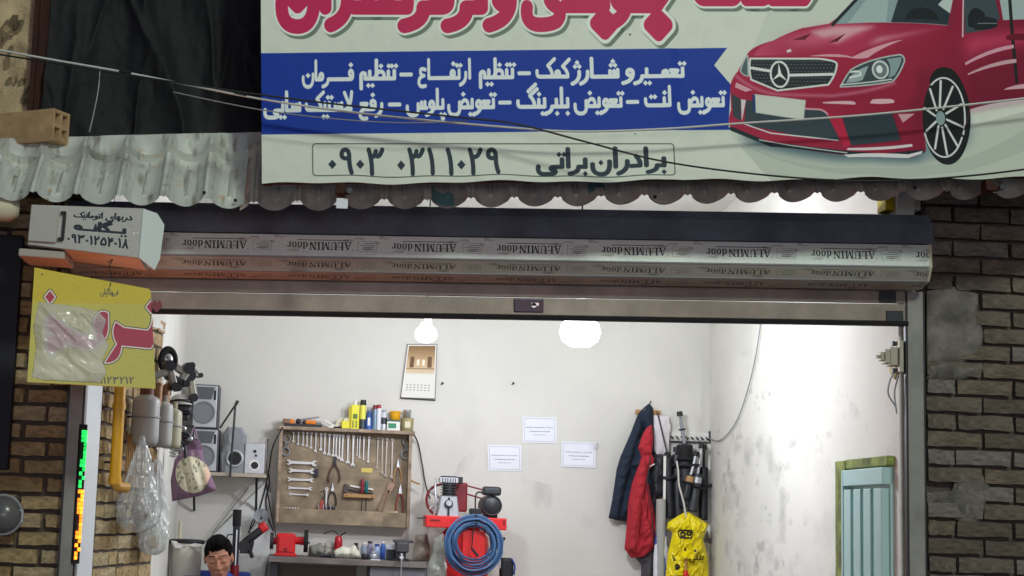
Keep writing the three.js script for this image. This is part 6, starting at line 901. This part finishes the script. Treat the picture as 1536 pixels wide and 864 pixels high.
// ---------------------------------------------------------------- coat rack, jackets, shock absorbers
{
  const A = (x, y, z) => at(x / 3.155 + 890, y / 3.155 + 590, z), zR = BACK + 0.03;
  { const a = A(355, 180, zR), b = A(552, 235, zR), w = b.x - a.x, h = a.y - b.y, t = thing('coat_rack', 'white wall rack with a row of dark hooks', 'coat rack', V(a.x, b.y, BACK)); part('back_plate', rbox(w, h, 0.014, 0.003, w / 2, h / 2, 0.008), M.white, t); part('end_cap', [rbox(0.010, h * 1.3, 0.03, 0.002, w, h * 0.55, 0.016), rbox(0.010, h * 1.6, 0.03, 0.002, 0, h * 0.75, 0.016)], std(0x4c4448, 0.6), t); part('lower_bar', rod(V(0, 0, 0.025), V(w, 0.002, 0.025), 0.006), std(0x4c4448, 0.6), t); for (let k = 0; k < 8; k++) part('hook', tube([[w * (0.08 + k * 0.12), h * 0.55, 0.015], [w * (0.08 + k * 0.12), h * 0.42, 0.04], [w * (0.09 + k * 0.12), h * 0.28, 0.045], [w * (0.09 + k * 0.12), h * 0.36, 0.06]], 0.0045, 12), M.darkSteel, t); }
  const soft = (name, label, cat, pts, z, thick, mat, fold, cells = 60, back = 0.5) => { const o = A(...pts[0], z), ol = pts.map(([x, y]) => { const q = A(x, y, z).sub(o); return [q.x, q.y]; }), t = thing(name, label, cat, o); part(cat === 'bag' ? 'film' : 'cloth', puff(ol, thick, { cells, edge: 0.035, back, fold }), mat, t); return t; };
  const drape = (sd, k = 1) => (x, y) => k * (0.05 * Math.pow(Math.abs(Math.sin(x * 26 + y * 4 + 5 * fbm(x * 4, y * 2.4, 0, 3, sd + 5))), 0.8) + 0.05 * Math.pow(1 - Math.abs(2 * fbm(x * 13 + y * 3.5, y * 2.2 - x, 0, 2, sd) - 1), 3) + 0.05 * Math.pow(1 - Math.abs(2 * fbm(x * 16 - y * 6, y * 9, 0, 3, sd + 1) - 1), 3) + 0.03 * (fbm(x * 26, y * 14, 0, 3, sd + 2) - 0.5) - 0.05);
  const fab = (c) => std(c, 0.92, 0, { bumpMap: bumpFine, bumpScale: 0.0015 });
  const navy = soft('jacket', 'dark navy jacket hanging behind the red jacket', 'jacket', [[265, 46], [240, 66], [215, 92], [198, 130], [180, 180], [150, 250], [128, 300], [110, 360], [100, 430], [88, 510], [72, 590], [110, 600], [150, 606], [200, 600], [300, 620], [310, 520], [330, 420], [326, 310], [290, 280], [284, 180], [283, 70]], BACK + 0.05, 0.02, fab(0x1d2a3c), drape(271), 90); const jacketPart = (j, name, pts, z, thick, mat, sd, cells = 60) => { const ol = pts.map(([x, y]) => { const q = A(x, y, z).sub(j.position); return [q.x, q.y]; }); return part(name, puff(ol, thick, { cells, edge: 0.02, back: 0.4, fold: (x, y) => 0.03 * Math.pow(1 - Math.abs(2 * fbm(x * 18 + y * 8, y * 16 - x * 5, 0, 3, sd) - 1), 3) - 0.01 }), mat, j, V(0, 0, z - j.position.z)); };
  jacketPart(navy, 'sleeve', [[222, 110], [196, 140], [165, 230], [126, 320], [108, 400], [92, 500], [78, 590], [120, 598], [134, 520], [152, 430], [180, 330], [205, 240], [232, 170]], BACK + 0.10, 0.035, fab(0x1b2738), 601);
  part('hanging_loop', tube([[0, -0.004, 0.02], [0.005, 0.012, 0.01], [0.01, 0.0, 0.0]], 0.003, 10), M.black, navy);
  const redJ = soft('jacket', 'red jacket with a hood hanging in front of the navy one', 'jacket', [[277, 148], [255, 160], [235, 190], [222, 225], [212, 258], [228, 300], [200, 380], [182, 430], [165, 520], [158, 620], [147, 735], [172, 770], [180, 780], [240, 772], [292, 728], [298, 640], [288, 560], [270, 480], [258, 400], [262, 364], [286, 340], [288, 310], [278, 290], [282, 200]], BACK + 0.13, 0.022, fab(0xb02733), drape(281), 90); jacketPart(redJ, 'sleeve', [[236, 300], [214, 350], [192, 430], [176, 540], [170, 650], [164, 740], [200, 756], [212, 690], [222, 600], [236, 500], [250, 420], [256, 340]], BACK + 0.185, 0.035, fab(0xa82430), 611);
  jacketPart(redJ, 'hood', [[277, 150], [250, 168], [230, 205], [216, 256], [240, 290], [276, 286], [284, 220]], BACK + 0.17, 0.04, fab(0xb02733), 613, 40);
  { const zp = [[276, 300], [270, 360], [262, 420], [272, 500], [286, 590], [292, 700]].map(([x, y]) => A(x - 8, y, BACK + 0.19).sub(redJ.position)); part('zip', tube(zp, 0.003, 40), M.darkSteel, redJ); }
  part('reflective_tab', rbox(0.035, 0.006, 0.004, 0.002).rotateZ(0.5), M.white, redJ, V(-0.005, -0.255, 0.05));
  solo('peg_bar', 'short wooden peg bar behind the two jackets', 'coat rack', [rbox(0.16, 0.03, 0.02, 0.004, 0, 0, 0), rod(V(-0.03, 0, 0), V(-0.03, 0.012, 0.06), 0.006), rod(V(0.045, -0.02, 0), V(0.045, 0.0, 0.14), 0.006)], M.tan, A(258, 90, BACK + 0.01));
  soft('trousers', 'dark grey trousers hanging below the red jacket', 'trousers', [[200, 780], [292, 720], [290, 900], [225, 900], [226, 810]], BACK + 0.07, 0.05, fab(0x4a484c), drape(291, 0.6), 34);
  soft('paper_bag', 'white paper sheet hanging beside the red jacket', 'paper', [[284, 100], [358, 108], [366, 150], [356, 290], [300, 292], [288, 270]], BACK + 0.06, 0.012, std(0xe2dcdf, 0.8), (x, y) => 0.008 * Math.sin(x * 40), 26, 0.2);
  soft('trousers', 'black leather trousers hanging between jacket and struts', 'trousers', [[284, 290], [330, 295], [330, 480], [300, 500], [300, 600], [268, 520], [258, 400], [285, 340]], BACK + 0.10, 0.04, std(0x20222a, 0.5), drape(301, 0.8), 36);
  solo('thin_rod', 'thin dark rod leaning between white paper and struts', 'rod', rod(A(302, 85, BACK + 0.10), A(350, 285, BACK + 0.13), 0.005), M.darkSteel); solo('door_channel', 'white plastic channel running up the wall beside the struts', 'channel', rbox(0.02, 1.3, 0.02, 0.003, 0, -0.65, 0), M.white, A(548, 238, BACK + 0.012).add(V(0, 0, 0))); solo('door_channel', 'narrow white channel hanging between leather trousers and struts', 'channel', rbox(0.016, 0.75, 0.016, 0.003, 0, -0.375, 0), M.white, A(338, 296, BACK + 0.12));
  const strut = (label, top, bot, rBody, cRod, cBody, band, rodFrac = 0.42, z = BACK + 0.11) => { // damper: thin rod above, thick body below with spring seat
    const a = A(...top, z), b = A(...bot, z), t = thing('shock_absorber', label, 'shock absorber', b, 'used shock absorbers below the rack'), len = a.distanceTo(b); t.quaternion.setFromUnitVectors(V(0, 1, 0), a.clone().sub(b).normalize()); const bl = len * (1 - rodFrac);
    part('body', lathe([[0, 0], [rBody * 0.9, 0], [rBody, 0.01], [rBody, bl], [rBody * 0.7, bl + 0.008], [0, bl + 0.008]], 20), cBody, t); part('rod', cyl(0.009, 0.009, len * rodFrac, 0, bl + len * rodFrac / 2, 0, 12), cRod, t); part('spring_seat', lathe([[rBody, bl * 0.62], [rBody * 1.9, bl * 0.66], [rBody * 1.95, bl * 0.70], [rBody, bl * 0.68]], 20), M.darkSteel, t); part('top_mount', [cyl(0.016, 0.02, 0.03, 0, len - 0.006, 0, 14)], M.black, t); if (band) part('label_band', cyl(rBody * 1.03, rBody * 1.03, 0.035, 0, bl * 0.86, 0, 20), band, t); };
  const dk = std(0x2c2e33, 0.5, 0.3), dk2 = std(0x3f4146, 0.45, 0.4);
  strut('dark shock absorber with tan label band', [488, 282], [432, 500], 0.024, M.silver, dk, M.tan, 0.5, BACK + 0.17); strut('shock absorber with long bright rod and white collar', [514, 246], [468, 560], 0.030, M.silver, dk2, M.silver, 0.45, BACK + 0.14); strut('upright rod strut with broad rubber bellows', [408, 92], [432, 240], 0.012, M.greyPlastic, M.greyPlastic, null, 0.3, BACK + 0.12); strut('black shock absorber under the rubber bellows', [432, 235], [440, 540], 0.05, M.black, std(0x26282d, 0.55), null, 0.04, BACK + 0.09); strut('slim dark shock absorber nearest the leather trousers', [350, 285], [362, 590], 0.026, M.darkSteel, dk, null, 0.08, BACK + 0.10); strut('grey shock absorber between two dark ones', [392, 260], [402, 600], 0.030, M.black, dk2, null, 0.1, BACK + 0.07); strut('dark shock absorber at the wall channel side', [524, 250], [520, 600], 0.028, M.darkSteel, dk, null, 0.3, BACK + 0.06);
  solo('rubber_bellows', 'black rubber bellows at the head of the wide strut', 'bellows', lathe([[0, 0], [0.05, 0], [0.052, 0.01], [0.034, 0.03], [0.038, 0.05], [0.028, 0.09], [0.012, 0.095], [0, 0.095]], 24), M.blackRubber, A(434, 318, BACK + 0.13));
  solo('brake_hose', 'pale hose looping down in front of the struts', 'hose', tube([[395, 320], [402, 370], [405, 430], [418, 480], [432, 540], [440, 620], [438, 720], [436, 810]].map(([x, y]) => A(x, y, BACK + 0.22)), 0.006, 50), std(0xc9c6bf, 0.5));
  { const zz = BACK + 0.16, o = A(318, 660, zz), t = thing('paper_roll', 'rolled paper in a white and blue bag under the struts', 'roll', V(o.x, A(318, 900, zz).y, zz)); const hh = A(318, 500, zz).y - t.position.y; part('roll', lathe([[0.0, hh], [0.02, hh], [0.03, hh - 0.002], [0.032, 0], [0, 0]], 20), std(0x9fa09c, 0.7), t); part('bag', puff([[-0.045, 0], [0.045, 0], [0.05, hh * 0.3], [0.035, hh * 0.62], [-0.03, hh * 0.64], [-0.045, hh * 0.3]], 0.035, { cells: 30, back: 0.9, fold: (x, y) => 0.03 * (fbm(x * 20, y * 10, 0, 3, 311) - 0.5) }).translate(0, 0, 0.01), std(0xffffff, 0.6, 0, { map: canvasTexture(64, 128, (g) => { g.fillStyle = '#d5d6de'; g.fillRect(0, 0, 64, 128); g.fillStyle = '#3f55a8'; g.beginPath(); g.moveTo(0, 0); g.lineTo(64, 0); g.lineTo(64, 10); g.lineTo(0, 40); g.fill(); g.beginPath(); g.moveTo(20, 128); g.lineTo(46, 60); g.lineTo(60, 128); g.fill(); }) }), t); }
  { // yellow bag
    const tex = canvasTexture(256, 256, (g) => { g.fillStyle = '#e8d615'; g.fillRect(0, 0, 256, 256); g.strokeStyle = '#2a2418'; g.fillStyle = '#2a2418'; g.lineWidth = 7; g.beginPath(); g.roundRect(70, 66, 70, 26, 10); g.stroke(); g.beginPath(); g.ellipse(92, 80, 12, 7, 0, 0, 7); g.stroke(); g.beginPath(); g.ellipse(122, 76, 10, 6, 0, 0, 7); g.stroke(); write(g, 'یدکی', 120, 214, 166, 26, 11, '#4a4012'); g.beginPath(); g.ellipse(58, 196, 14, 11, 0, 0, 7); g.fill(); g.beginPath(); g.moveTo(30, 150); g.lineTo(54, 172); g.lineTo(40, 178); g.fill(); g.fillRect(100, 128, 14, 10); g.fillRect(146, 132, 14, 8); for (let k = 0; k < 3; k++) g.fillRect(20, 226 + k * 9, 205, 2); });
    const t = soft('yellow_bag', 'bright yellow plastic bag with dark print hanging under the struts', 'bag', [[428, 565], [400, 580], [352, 612], [348, 640], [376, 660], [352, 760], [340, 880], [360, 900], [545, 900], [545, 780], [520, 690], [545, 620], [500, 590], [450, 562]], BACK + 0.20, 0.035, std(0xffffff, 0.3, 0, { map: tex }), (x, y) => 0.055 * Math.pow(1 - Math.abs(2 * fbm(x * 20 + y * 4, y * 6, 0, 2, 321) - 1), 4) + 0.03 * Math.pow(1 - Math.abs(2 * fbm(x * 36 - y * 18, y * 22, 0, 3, 325) - 1), 4), 90);
    const q = A(438, 838, BACK + 0.27), r = thing('red_bottle', 'small red bottle hanging in front of the yellow bag', 'bottle', V(q.x, q.y - 0.10, q.z)); part('bottle', lathe([[0, 0], [0.02, 0], [0.022, 0.07], [0.014, 0.085], [0.014, 0.1], [0, 0.1]], 20), M.red, r); part('hose_end', cyl(0.007, 0.007, 0.08, 0, 0.13, 0), M.tan, r);
    const k = thing('wall_valve', 'grey valve with a lever on a white wall plate', 'valve', A(572, 700, BACK + 0.012)); part('plate', rbox(0.05, 0.085, 0.012, 0.004, 0, 0, 0), M.white, k); part('spindle', cylZ(0.02, 0.02, 0.08, -0.02, 0, 0.04), M.greyPlastic, k); part('lever', plate([[-0.09, -0.005], [-0.02, -0.012], [-0.01, 0.012], [-0.05, 0.018], [-0.06, 0.065], [-0.075, 0.02]], 0.012, 0.002).translate(0, 0, 0.06), std(0x6d6660, 0.6), k);
  }
}
// ---------------------------------------------------------------- right wall: bell insulator, wires, door
const rightTurn = Math.atan2(rightN.x, rightN.z);
{
  const t = thing('wall_bracket', 'stepped grey steel bracket with loose wires on the right wall', 'bracket', rightAt(1350, 536, 0.0)); t.rotation.y = rightTurn; const s = std(0xaca998, 0.6, 0.1);
  part('base_plate', rbox(0.1, 0.13, 0.016, 0.003, 0, 0, 0.009), s, t); part('steps', [rbox(0.07, 0.075, 0.03, 0.003, 0, 0, 0.034), rbox(0.06, 0.058, 0.02, 0.003, 0, 0, 0.058), rbox(0.04, 0.036, 0.016, 0.003, 0, 0, 0.076), rbox(0.02, 0.014, 0.014, 0.003, 0, 0, 0.09)], s, t); for (const k of [-1, 1]) part('lug', rbox(0.02, 0.02, 0.012, 0.003, 0, 0.055 * k, 0.026), M.darkSteel, t); part('mastic', lathe([[0, 0], [0.06, 0], [0.05, 0.014], [0.0, 0.02]], 22).rotateX(Math.PI / 2).scale(1, 1.3, 1).translate(-0.05, -0.01, 0.0), std(0xb9a86a, 0.8), t);
  part('wire', [tube([[0, -0.06, 0.02], [0.01, -0.1, 0.045], [0.005, -0.15, 0.05], [0, -0.2, 0.02]], 0.0035, 24), tube([[0.01, -0.075, 0.01], [-0.01, -0.14, 0.02], [-0.01, -0.23, 0.012]], 0.0035, 24)], M.greyPlastic, t);
  const d = thing('metal_door', 'pale blue ribbed metal door in a rough green frame', 'door'), inv = (px, py, off = 0) => rightAt(px, py, off), n = rightN, al = V(-n.z, 0, n.x); if (al.z > 0) al.negate(); // along the wall, to the back
  const o = inv(1340, 700), bk = inv(1264, 690), wDoor = bk.clone().sub(o).dot(al), y1 = inv(1290, 690).y, frame = std(0xffffff, 0.85, 0, { map: mottle([116, 126, 66], 0.5, 7, 331), bumpMap: bumpCoarse, bumpScale: 0.01 });
  d.position.copy(o); d.position.y = 0; d.rotation.y = rightTurn; // local x: to the street, local z: into the room
  const W = wDoor, F = 0.15; part('frame_post', uvMetres(rbox(F, y1, 0.04, 0.006, -W + F / 2, y1 / 2, 0.015), 2), frame, d); { const g = rbox(W - F + 0.02, 0.042, 0.035, 0.006, -(W - F) / 2 + 0.01, y1 - 0.018, 0.014); part('frame_head', uvMetres(g, 2), frame, d); }
  const leaf = std(0xa9cbc9, 0.4), LW = W - F, LH = y1 - 0.04; part('leaf', box(LW, LH, 0.02, -LW / 2 + 0.005, LH / 2, 0.004), leaf, d); const N = 4; for (let k = 0; k < N; k++) part('rib_panel', rbox(LW / N * 0.72, LH - 0.09, 0.05, 0.004, -LW + LW / N * (k + 0.5) + 0.005, (LH - 0.09) / 2, 0.022), leaf, d); part('top_rail', rbox(LW, 0.07, 0.052, 0.004, -LW / 2 + 0.005, LH - 0.04, 0.0225), leaf, d); part('edge_strip', rbox(0.025, LH - 0.01, 0.054, 0.004, -LW + 0.012, LH / 2, 0.0235), leaf, d);
  solo('wall_hook', 'small dark hook high on the right wall', 'hook', rod(rightAt(1302, 744, 0).addScaledVector(n, -0.005), rightAt(1302, 744, 0.03), 0.003), M.darkSteel);
}
// ---------------------------------------------------------------- the seated person
function sdfMesh(fn, c, half, res) {
  const mc = new MarchingCubes(res, undefined, false, false, 60000); mc.isolation = 0; const f = mc.field, hs = res / 2;
  for (let k = 0; k < res; k++) for (let j = 0; j < res; j++) for (let i = 0; i < res; i++) f[i + j * res + k * res * res] = -fn(c.x + (i - hs) / hs * half, c.y + (j - hs) / hs * half, c.z + (k - hs) / hs * half);
  mc.update(); const n = mc.count, g = new THREE.BufferGeometry();
  g.setAttribute('position', new THREE.Float32BufferAttribute(Array.from(mc.positionArray.slice(0, n * 3)), 3)); g.setAttribute('normal', new THREE.Float32BufferAttribute(Array.from(mc.normalArray.slice(0, n * 3)), 3));
  g.scale(half, half, half).translate(c.x, c.y, c.z); return g;
}
const smin = (a, b, k) => { const h = Math.max(0, Math.min(1, 0.5 + 0.5 * (b - a) / k)); return b + (a - b) * h - k * h * (1 - h); };
const capsule = (x, y, z, a, b, ra, rb) => { const dx = b[0] - a[0], dy = b[1] - a[1], dz = b[2] - a[2], t = Math.max(0, Math.min(1, ((x - a[0]) * dx + (y - a[1]) * dy + (z - a[2]) * dz) / (dx * dx + dy * dy + dz * dz))); return Math.hypot(x - a[0] - dx * t, y - a[1] - dy * t, z - a[2] - dz * t) - (ra + (rb - ra) * t); };
const ellip = (x, y, z, c, r) => { const q = Math.hypot((x - c[0]) / r[0], (y - c[1]) / r[1], (z - c[2]) / r[2]); return (q - 1) * Math.min(...r); };
{
  const Z = -2.95, hc = at(328, 836, Z), t = thing('person', 'person with short dark hair in a blue work jacket, looking down', 'person', V(hc.x, 0, Z)), HY = hc.y; // head centre height
  const pitch = 0.24, cp = Math.cos(pitch), sp = Math.sin(pitch); // head bowed
  const tc = Math.cos(0.09), ts = Math.sin(0.09), toHead = (x0, y0, z) => { const x = x0 * tc + (y0 - HY) * ts, y = HY + (y0 - HY) * tc - x0 * ts, Y = y - HY, Zz = z - 0.02; return [x, Y * cp + Zz * -sp * -1, Zz * cp - Y * sp * 1]; };
  const head = (x, y, z) => {
    const [X, Y, W] = toHead(x, y, z);
    let d = ellip(X, Y, W, [0, 0.03, -0.018], [0.076, 0.09, 0.095]);            // skull
    d = smin(d, ellip(X, Y, W, [0, -0.035, 0.02], [0.062, 0.085, 0.068]), 0.03);   // face
    d = smin(d, ellip(X, Y, W, [0, -0.095, 0.045], [0.034, 0.026, 0.032]), 0.025); // chin
    d = smin(d, capsule(X, Y, W, [0, 0.0, 0.088], [0, -0.038, 0.108], 0.008, 0.012), 0.014); // nose
    for (const s of [-1, 1]) {
      d = smin(d, ellip(X, Y, W, [s * 0.016, -0.042, 0.094], [0.010, 0.008, 0.010]), 0.008);
      d = smin(d, capsule(X, Y, W, [s * 0.014, 0.022, 0.083], [s * 0.05, 0.022, 0.066], 0.008, 0.007), 0.012); // brow
      d = -smin(-d, ellip(X, Y, W, [s * 0.032, 0.002, 0.098], [0.022, 0.013, 0.018]), 0.012);               // eye socket
      d = smin(d, ellip(X, Y, W, [s * 0.032, -0.001, 0.070], [0.017, 0.012, 0.0135]), 0.010);                   // lid
      d = smin(d, ellip(X, Y, W, [s * 0.04, -0.03, 0.062], [0.022, 0.02, 0.018]), 0.02);                        // cheek
      d = smin(d, ellip(X, Y, W, [s * 0.078, -0.008, -0.008], [0.010, 0.031, 0.019]), 0.006);                    // ear
    }
    d = smin(d, capsule(X, Y, W, [-0.018, -0.068, 0.082], [0.018, -0.068, 0.082], 0.0075, 0.0075), 0.007);
    d = smin(d, capsule(X, Y, W, [-0.015, -0.079, 0.079], [0.015, -0.079, 0.079], 0.008, 0.008), 0.007);
    return d;
  };
  const N0 = [0, HY - 0.13, -0.06], neck = (x, y, z) => capsule(x, y, z, [0, HY - 0.03, -0.03], N0, 0.054, 0.06);
  const sh = HY - 0.20, hip = 0.5, J = { hipL: [-0.1, hip, -0.12], hipR: [0.1, hip, -0.12], kneeL: [-0.2, 0.52, 0.3], kneeR: [0.2, 0.52, 0.3], footL: [-0.2, 0.1, 0.34], footR: [0.2, 0.1, 0.34], shL: [-0.185, sh, -0.07], shR: [0.185, sh, -0.07], elL: [-0.27, sh - 0.26, 0.05], elR: [0.27, sh - 0.26, 0.05], wrL: [-0.09, sh - 0.30, 0.24], wrR: [0.08, sh - 0.29, 0.24] };
  const trunk = (x, y, z, e) => { let d = capsule(x, y, z, [0, hip + 0.02, -0.12], [0, sh - 0.08, -0.08], 0.14 + e, 0.145 + e); d = smin(d, capsule(x, y, z, J.shL, J.shR, 0.07 + e, 0.07 + e), 0.07); return smin(d, capsule(x, y, z, [0, sh, -0.07], N0, 0.09 + e, 0.07 + e * 0.6), 0.05); };
  const arms = (x, y, z, e) => Math.min(...[['shL', 'elL', 'wrL'], ['shR', 'elR', 'wrR']].map(([a, b, c]) => smin(capsule(x, y, z, J[a], J[b], 0.054 + e, 0.044 + e), capsule(x, y, z, J[b], J[c], 0.044 + e, 0.03 + e), 0.02)));
  const legs = (x, y, z, e) => Math.min(...[['hipL', 'kneeL', 'footL'], ['hipR', 'kneeR', 'footR']].map(([a, b, c]) => smin(capsule(x, y, z, J[a], J[b], 0.085 + e, 0.06 + e), capsule(x, y, z, J[b], J[c], 0.06 + e, 0.04 + e), 0.03)));
  const hand = (s) => (x, y, z) => { const w = s < 0 ? J.wrL : J.wrR, d0 = capsule(x, y, z, w, [w[0] - s * 0.045, w[1] + 0.005, w[2] + 0.05], 0.026, 0.03); let d = d0; for (let k = 0; k < 4; k++) { const b = [w[0] - s * (0.03 + k * 0.012), w[1] - 0.012 + k * 0.012, w[2] + 0.072], m = [b[0] - s * 0.03, b[1] + 0.008, b[2] + 0.018], e = [m[0] - s * 0.016, m[1] + 0.014, m[2] - 0.012]; d = smin(d, Math.min(capsule(x, y, z, b, m, 0.0095, 0.009), capsule(x, y, z, m, e, 0.009, 0.0075)), 0.004); } return smin(d, capsule(x, y, z, [w[0] - s * 0.01, w[1] + 0.024, w[2] + 0.03], [w[0] - s * 0.05, w[1] + 0.045, w[2] + 0.07], 0.011, 0.009), 0.008); };
  const skin = std(0xffffff, 0.55, 0, { map: mottle([178, 124, 98], 0.10, 9, 345), bumpMap: bumpFine, bumpScale: 0.0012 }), fineHead = sdfMesh((x, y, z) => smin(head(x, y, z), neck(x, y, z), 0.02), V(0, HY - 0.04, 0.01), 0.19, 84);
  const bodyGeo = sdfMesh((x, y, z) => smin(smin(trunk(x, y, z, -0.02), arms(x, y, z, -0.01), 0.03), legs(x, y, z, -0.012), 0.04), V(0, 0.62, 0.08), 0.66, 60);
  const hands = [-1, 1].map((s) => { const w = s < 0 ? J.wrL : J.wrR; return sdfMesh(hand(s), V(w[0] - s * 0.03, w[1], w[2] + 0.05), 0.12, 52); });
  part('body', uvMetres(join([fineHead, bodyGeo, ...hands]), 8), skin, t);
  const fold = (x, y, z) => 0.008 * (fbm(x * 18 + z * 9, y * 14, 0, 3, 341) - 0.5);
  part('jacket', sdfMesh((x, y, z) => Math.max(smin(trunk(x, y, z, 0.012), arms(x, y, z, 0.012), 0.03) + fold(x, y, z), hip - 0.06 - y), V(0, 0.85, 0.03), 0.5, 72), std(0x1f3f96, 0.85, 0, { }), t);
  part('collar', sdfMesh((x, y, z) => Math.max(Math.abs(capsule(x, y, z, [0, HY - 0.115, -0.045], [0, HY - 0.17, -0.06], 0.078, 0.095)) - 0.009, y - (HY - 0.105) - 0.3 * (-z - 0.04)), V(0, HY - 0.15, -0.05), 0.15, 48), std(0x223f8c, 0.85), t);
  part('trousers', sdfMesh((x, y, z) => Math.max(Math.min(legs(x, y, z, 0.012), capsule(x, y, z, [0, hip, -0.12], [0, hip + 0.04, -0.12], 0.15, 0.15)), 0.12 - y), V(0, 0.42, 0.08), 0.5, 56), std(0x22305c, 0.85), t);
  for (const s of [-1, 1]) part('shoe', [ball(0.052, s * 0.2, 0.05, 0.40, 0.95, 0.95, 2.4)], M.black, t);
  const hair = sdfMesh((x, y, z) => {
    const [X, Y, W] = toHead(x, y, z), side = Math.max(0, Math.min(1, (Math.abs(X) - 0.042) / 0.022));
    let shell = smin(ellip(X, Y, W, [0, 0.034, -0.022], [0.0815, 0.093, 0.099]), ellip(X, Y, W, [0.008, 0.098, 0.038], [0.055, 0.028, 0.05]), 0.03) + 0.011 * (fbm(X * 90 + 9, W * 30 + Y * 60, 0, 3, 351) - 0.5);
    const front = 0.058 + 0.006 * Math.sin(X * 50) - 0.075 * side, rear = -0.065 + 0.05 * side, k = Math.max(0, Math.min(1, (W + 0.02) / 0.04)); // hairline, sideburns, nape
    return Math.max(shell, (rear + (front - rear) * k) - Y);
  }, V(0, HY + 0.03, 0), 0.16, 88);
  part('hair', uvMetres(hair, 10), phys(0x0a0807, 0.8, { specularIntensity: 0.3, bumpMap: bumpFine, bumpScale: 0.006 }), t);
  const fromHead = (X, Y, W) => { const y = Y * cp - W * sp; return V(X * tc - y * ts, HY + y * tc + X * ts, 0.02 + Y * sp + W * cp); };
  for (const s of [-1, 1]) { const br = []; for (let i = 0; i <= 5; i++) br.push(fromHead(s * (0.012 + i * 0.0085), 0.026 + 0.004 * Math.sin(i / 5 * 3.1), 0.0885 - 0.0032 * i - (i > 3 ? (i - 3) * 0.003 : 0))); part('eyebrow', tube(br, 0.0034, 18), std(0x1c1412, 0.8), t); const la = []; for (let i = 0; i <= 5; i++) la.push(fromHead(s * (0.018 + i * 0.006), -0.007 - 0.004 * Math.sin(i / 5 * 3.14), 0.0862 - 0.0012 * i - (i > 3 ? 0.002 : 0))); part('eyelash', tube(la, 0.0024, 14), std(0x1c1412, 0.8), t); }
  part('lips', tube([fromHead(-0.02, -0.074, 0.088), fromHead(0, -0.0725, 0.0915), fromHead(0.02, -0.074, 0.088)], 0.0028, 12), std(0x8a5248, 0.6), t);
  // chair and telephone
  const c = thing('plastic_chair', 'blue plastic chair that the person sits on', 'chair', V(hc.x, 0, Z)), bm = std(0x1a3178, 0.5); part('seat', rbox(0.46, 0.03, 0.44, 0.012, 0, 0.355, -0.08), bm, c); { const e = at(362, 858, Z - 0.3), yb = e.y; part('backrest', rbox(0.36, yb - 0.5, 0.03, 0.012, 0.0, (yb + 0.5) / 2, -0.33), bm, c); } for (const [x, z] of [[-0.2, -0.28], [0.2, -0.28], [-0.2, 0.12], [0.2, 0.12]]) part('leg', rbox(0.035, 0.345, 0.035, 0.008, x, 0.172, z), bm, c); for (const s of [-1, 1]) part('back_post', rbox(0.035, 0.3, 0.03, 0.008, s * 0.16, 0.48, -0.33), bm, c);
  const ph = thing('telephone', 'dark mobile telephone held in both hands', 'telephone', V(hc.x, sh - 0.262, Z + 0.325)); ph.rotation.x = -0.9; part('phone', rbox(0.15, 0.075, 0.009, 0.004), M.black, ph);
}
renderer.render(scene, camera);
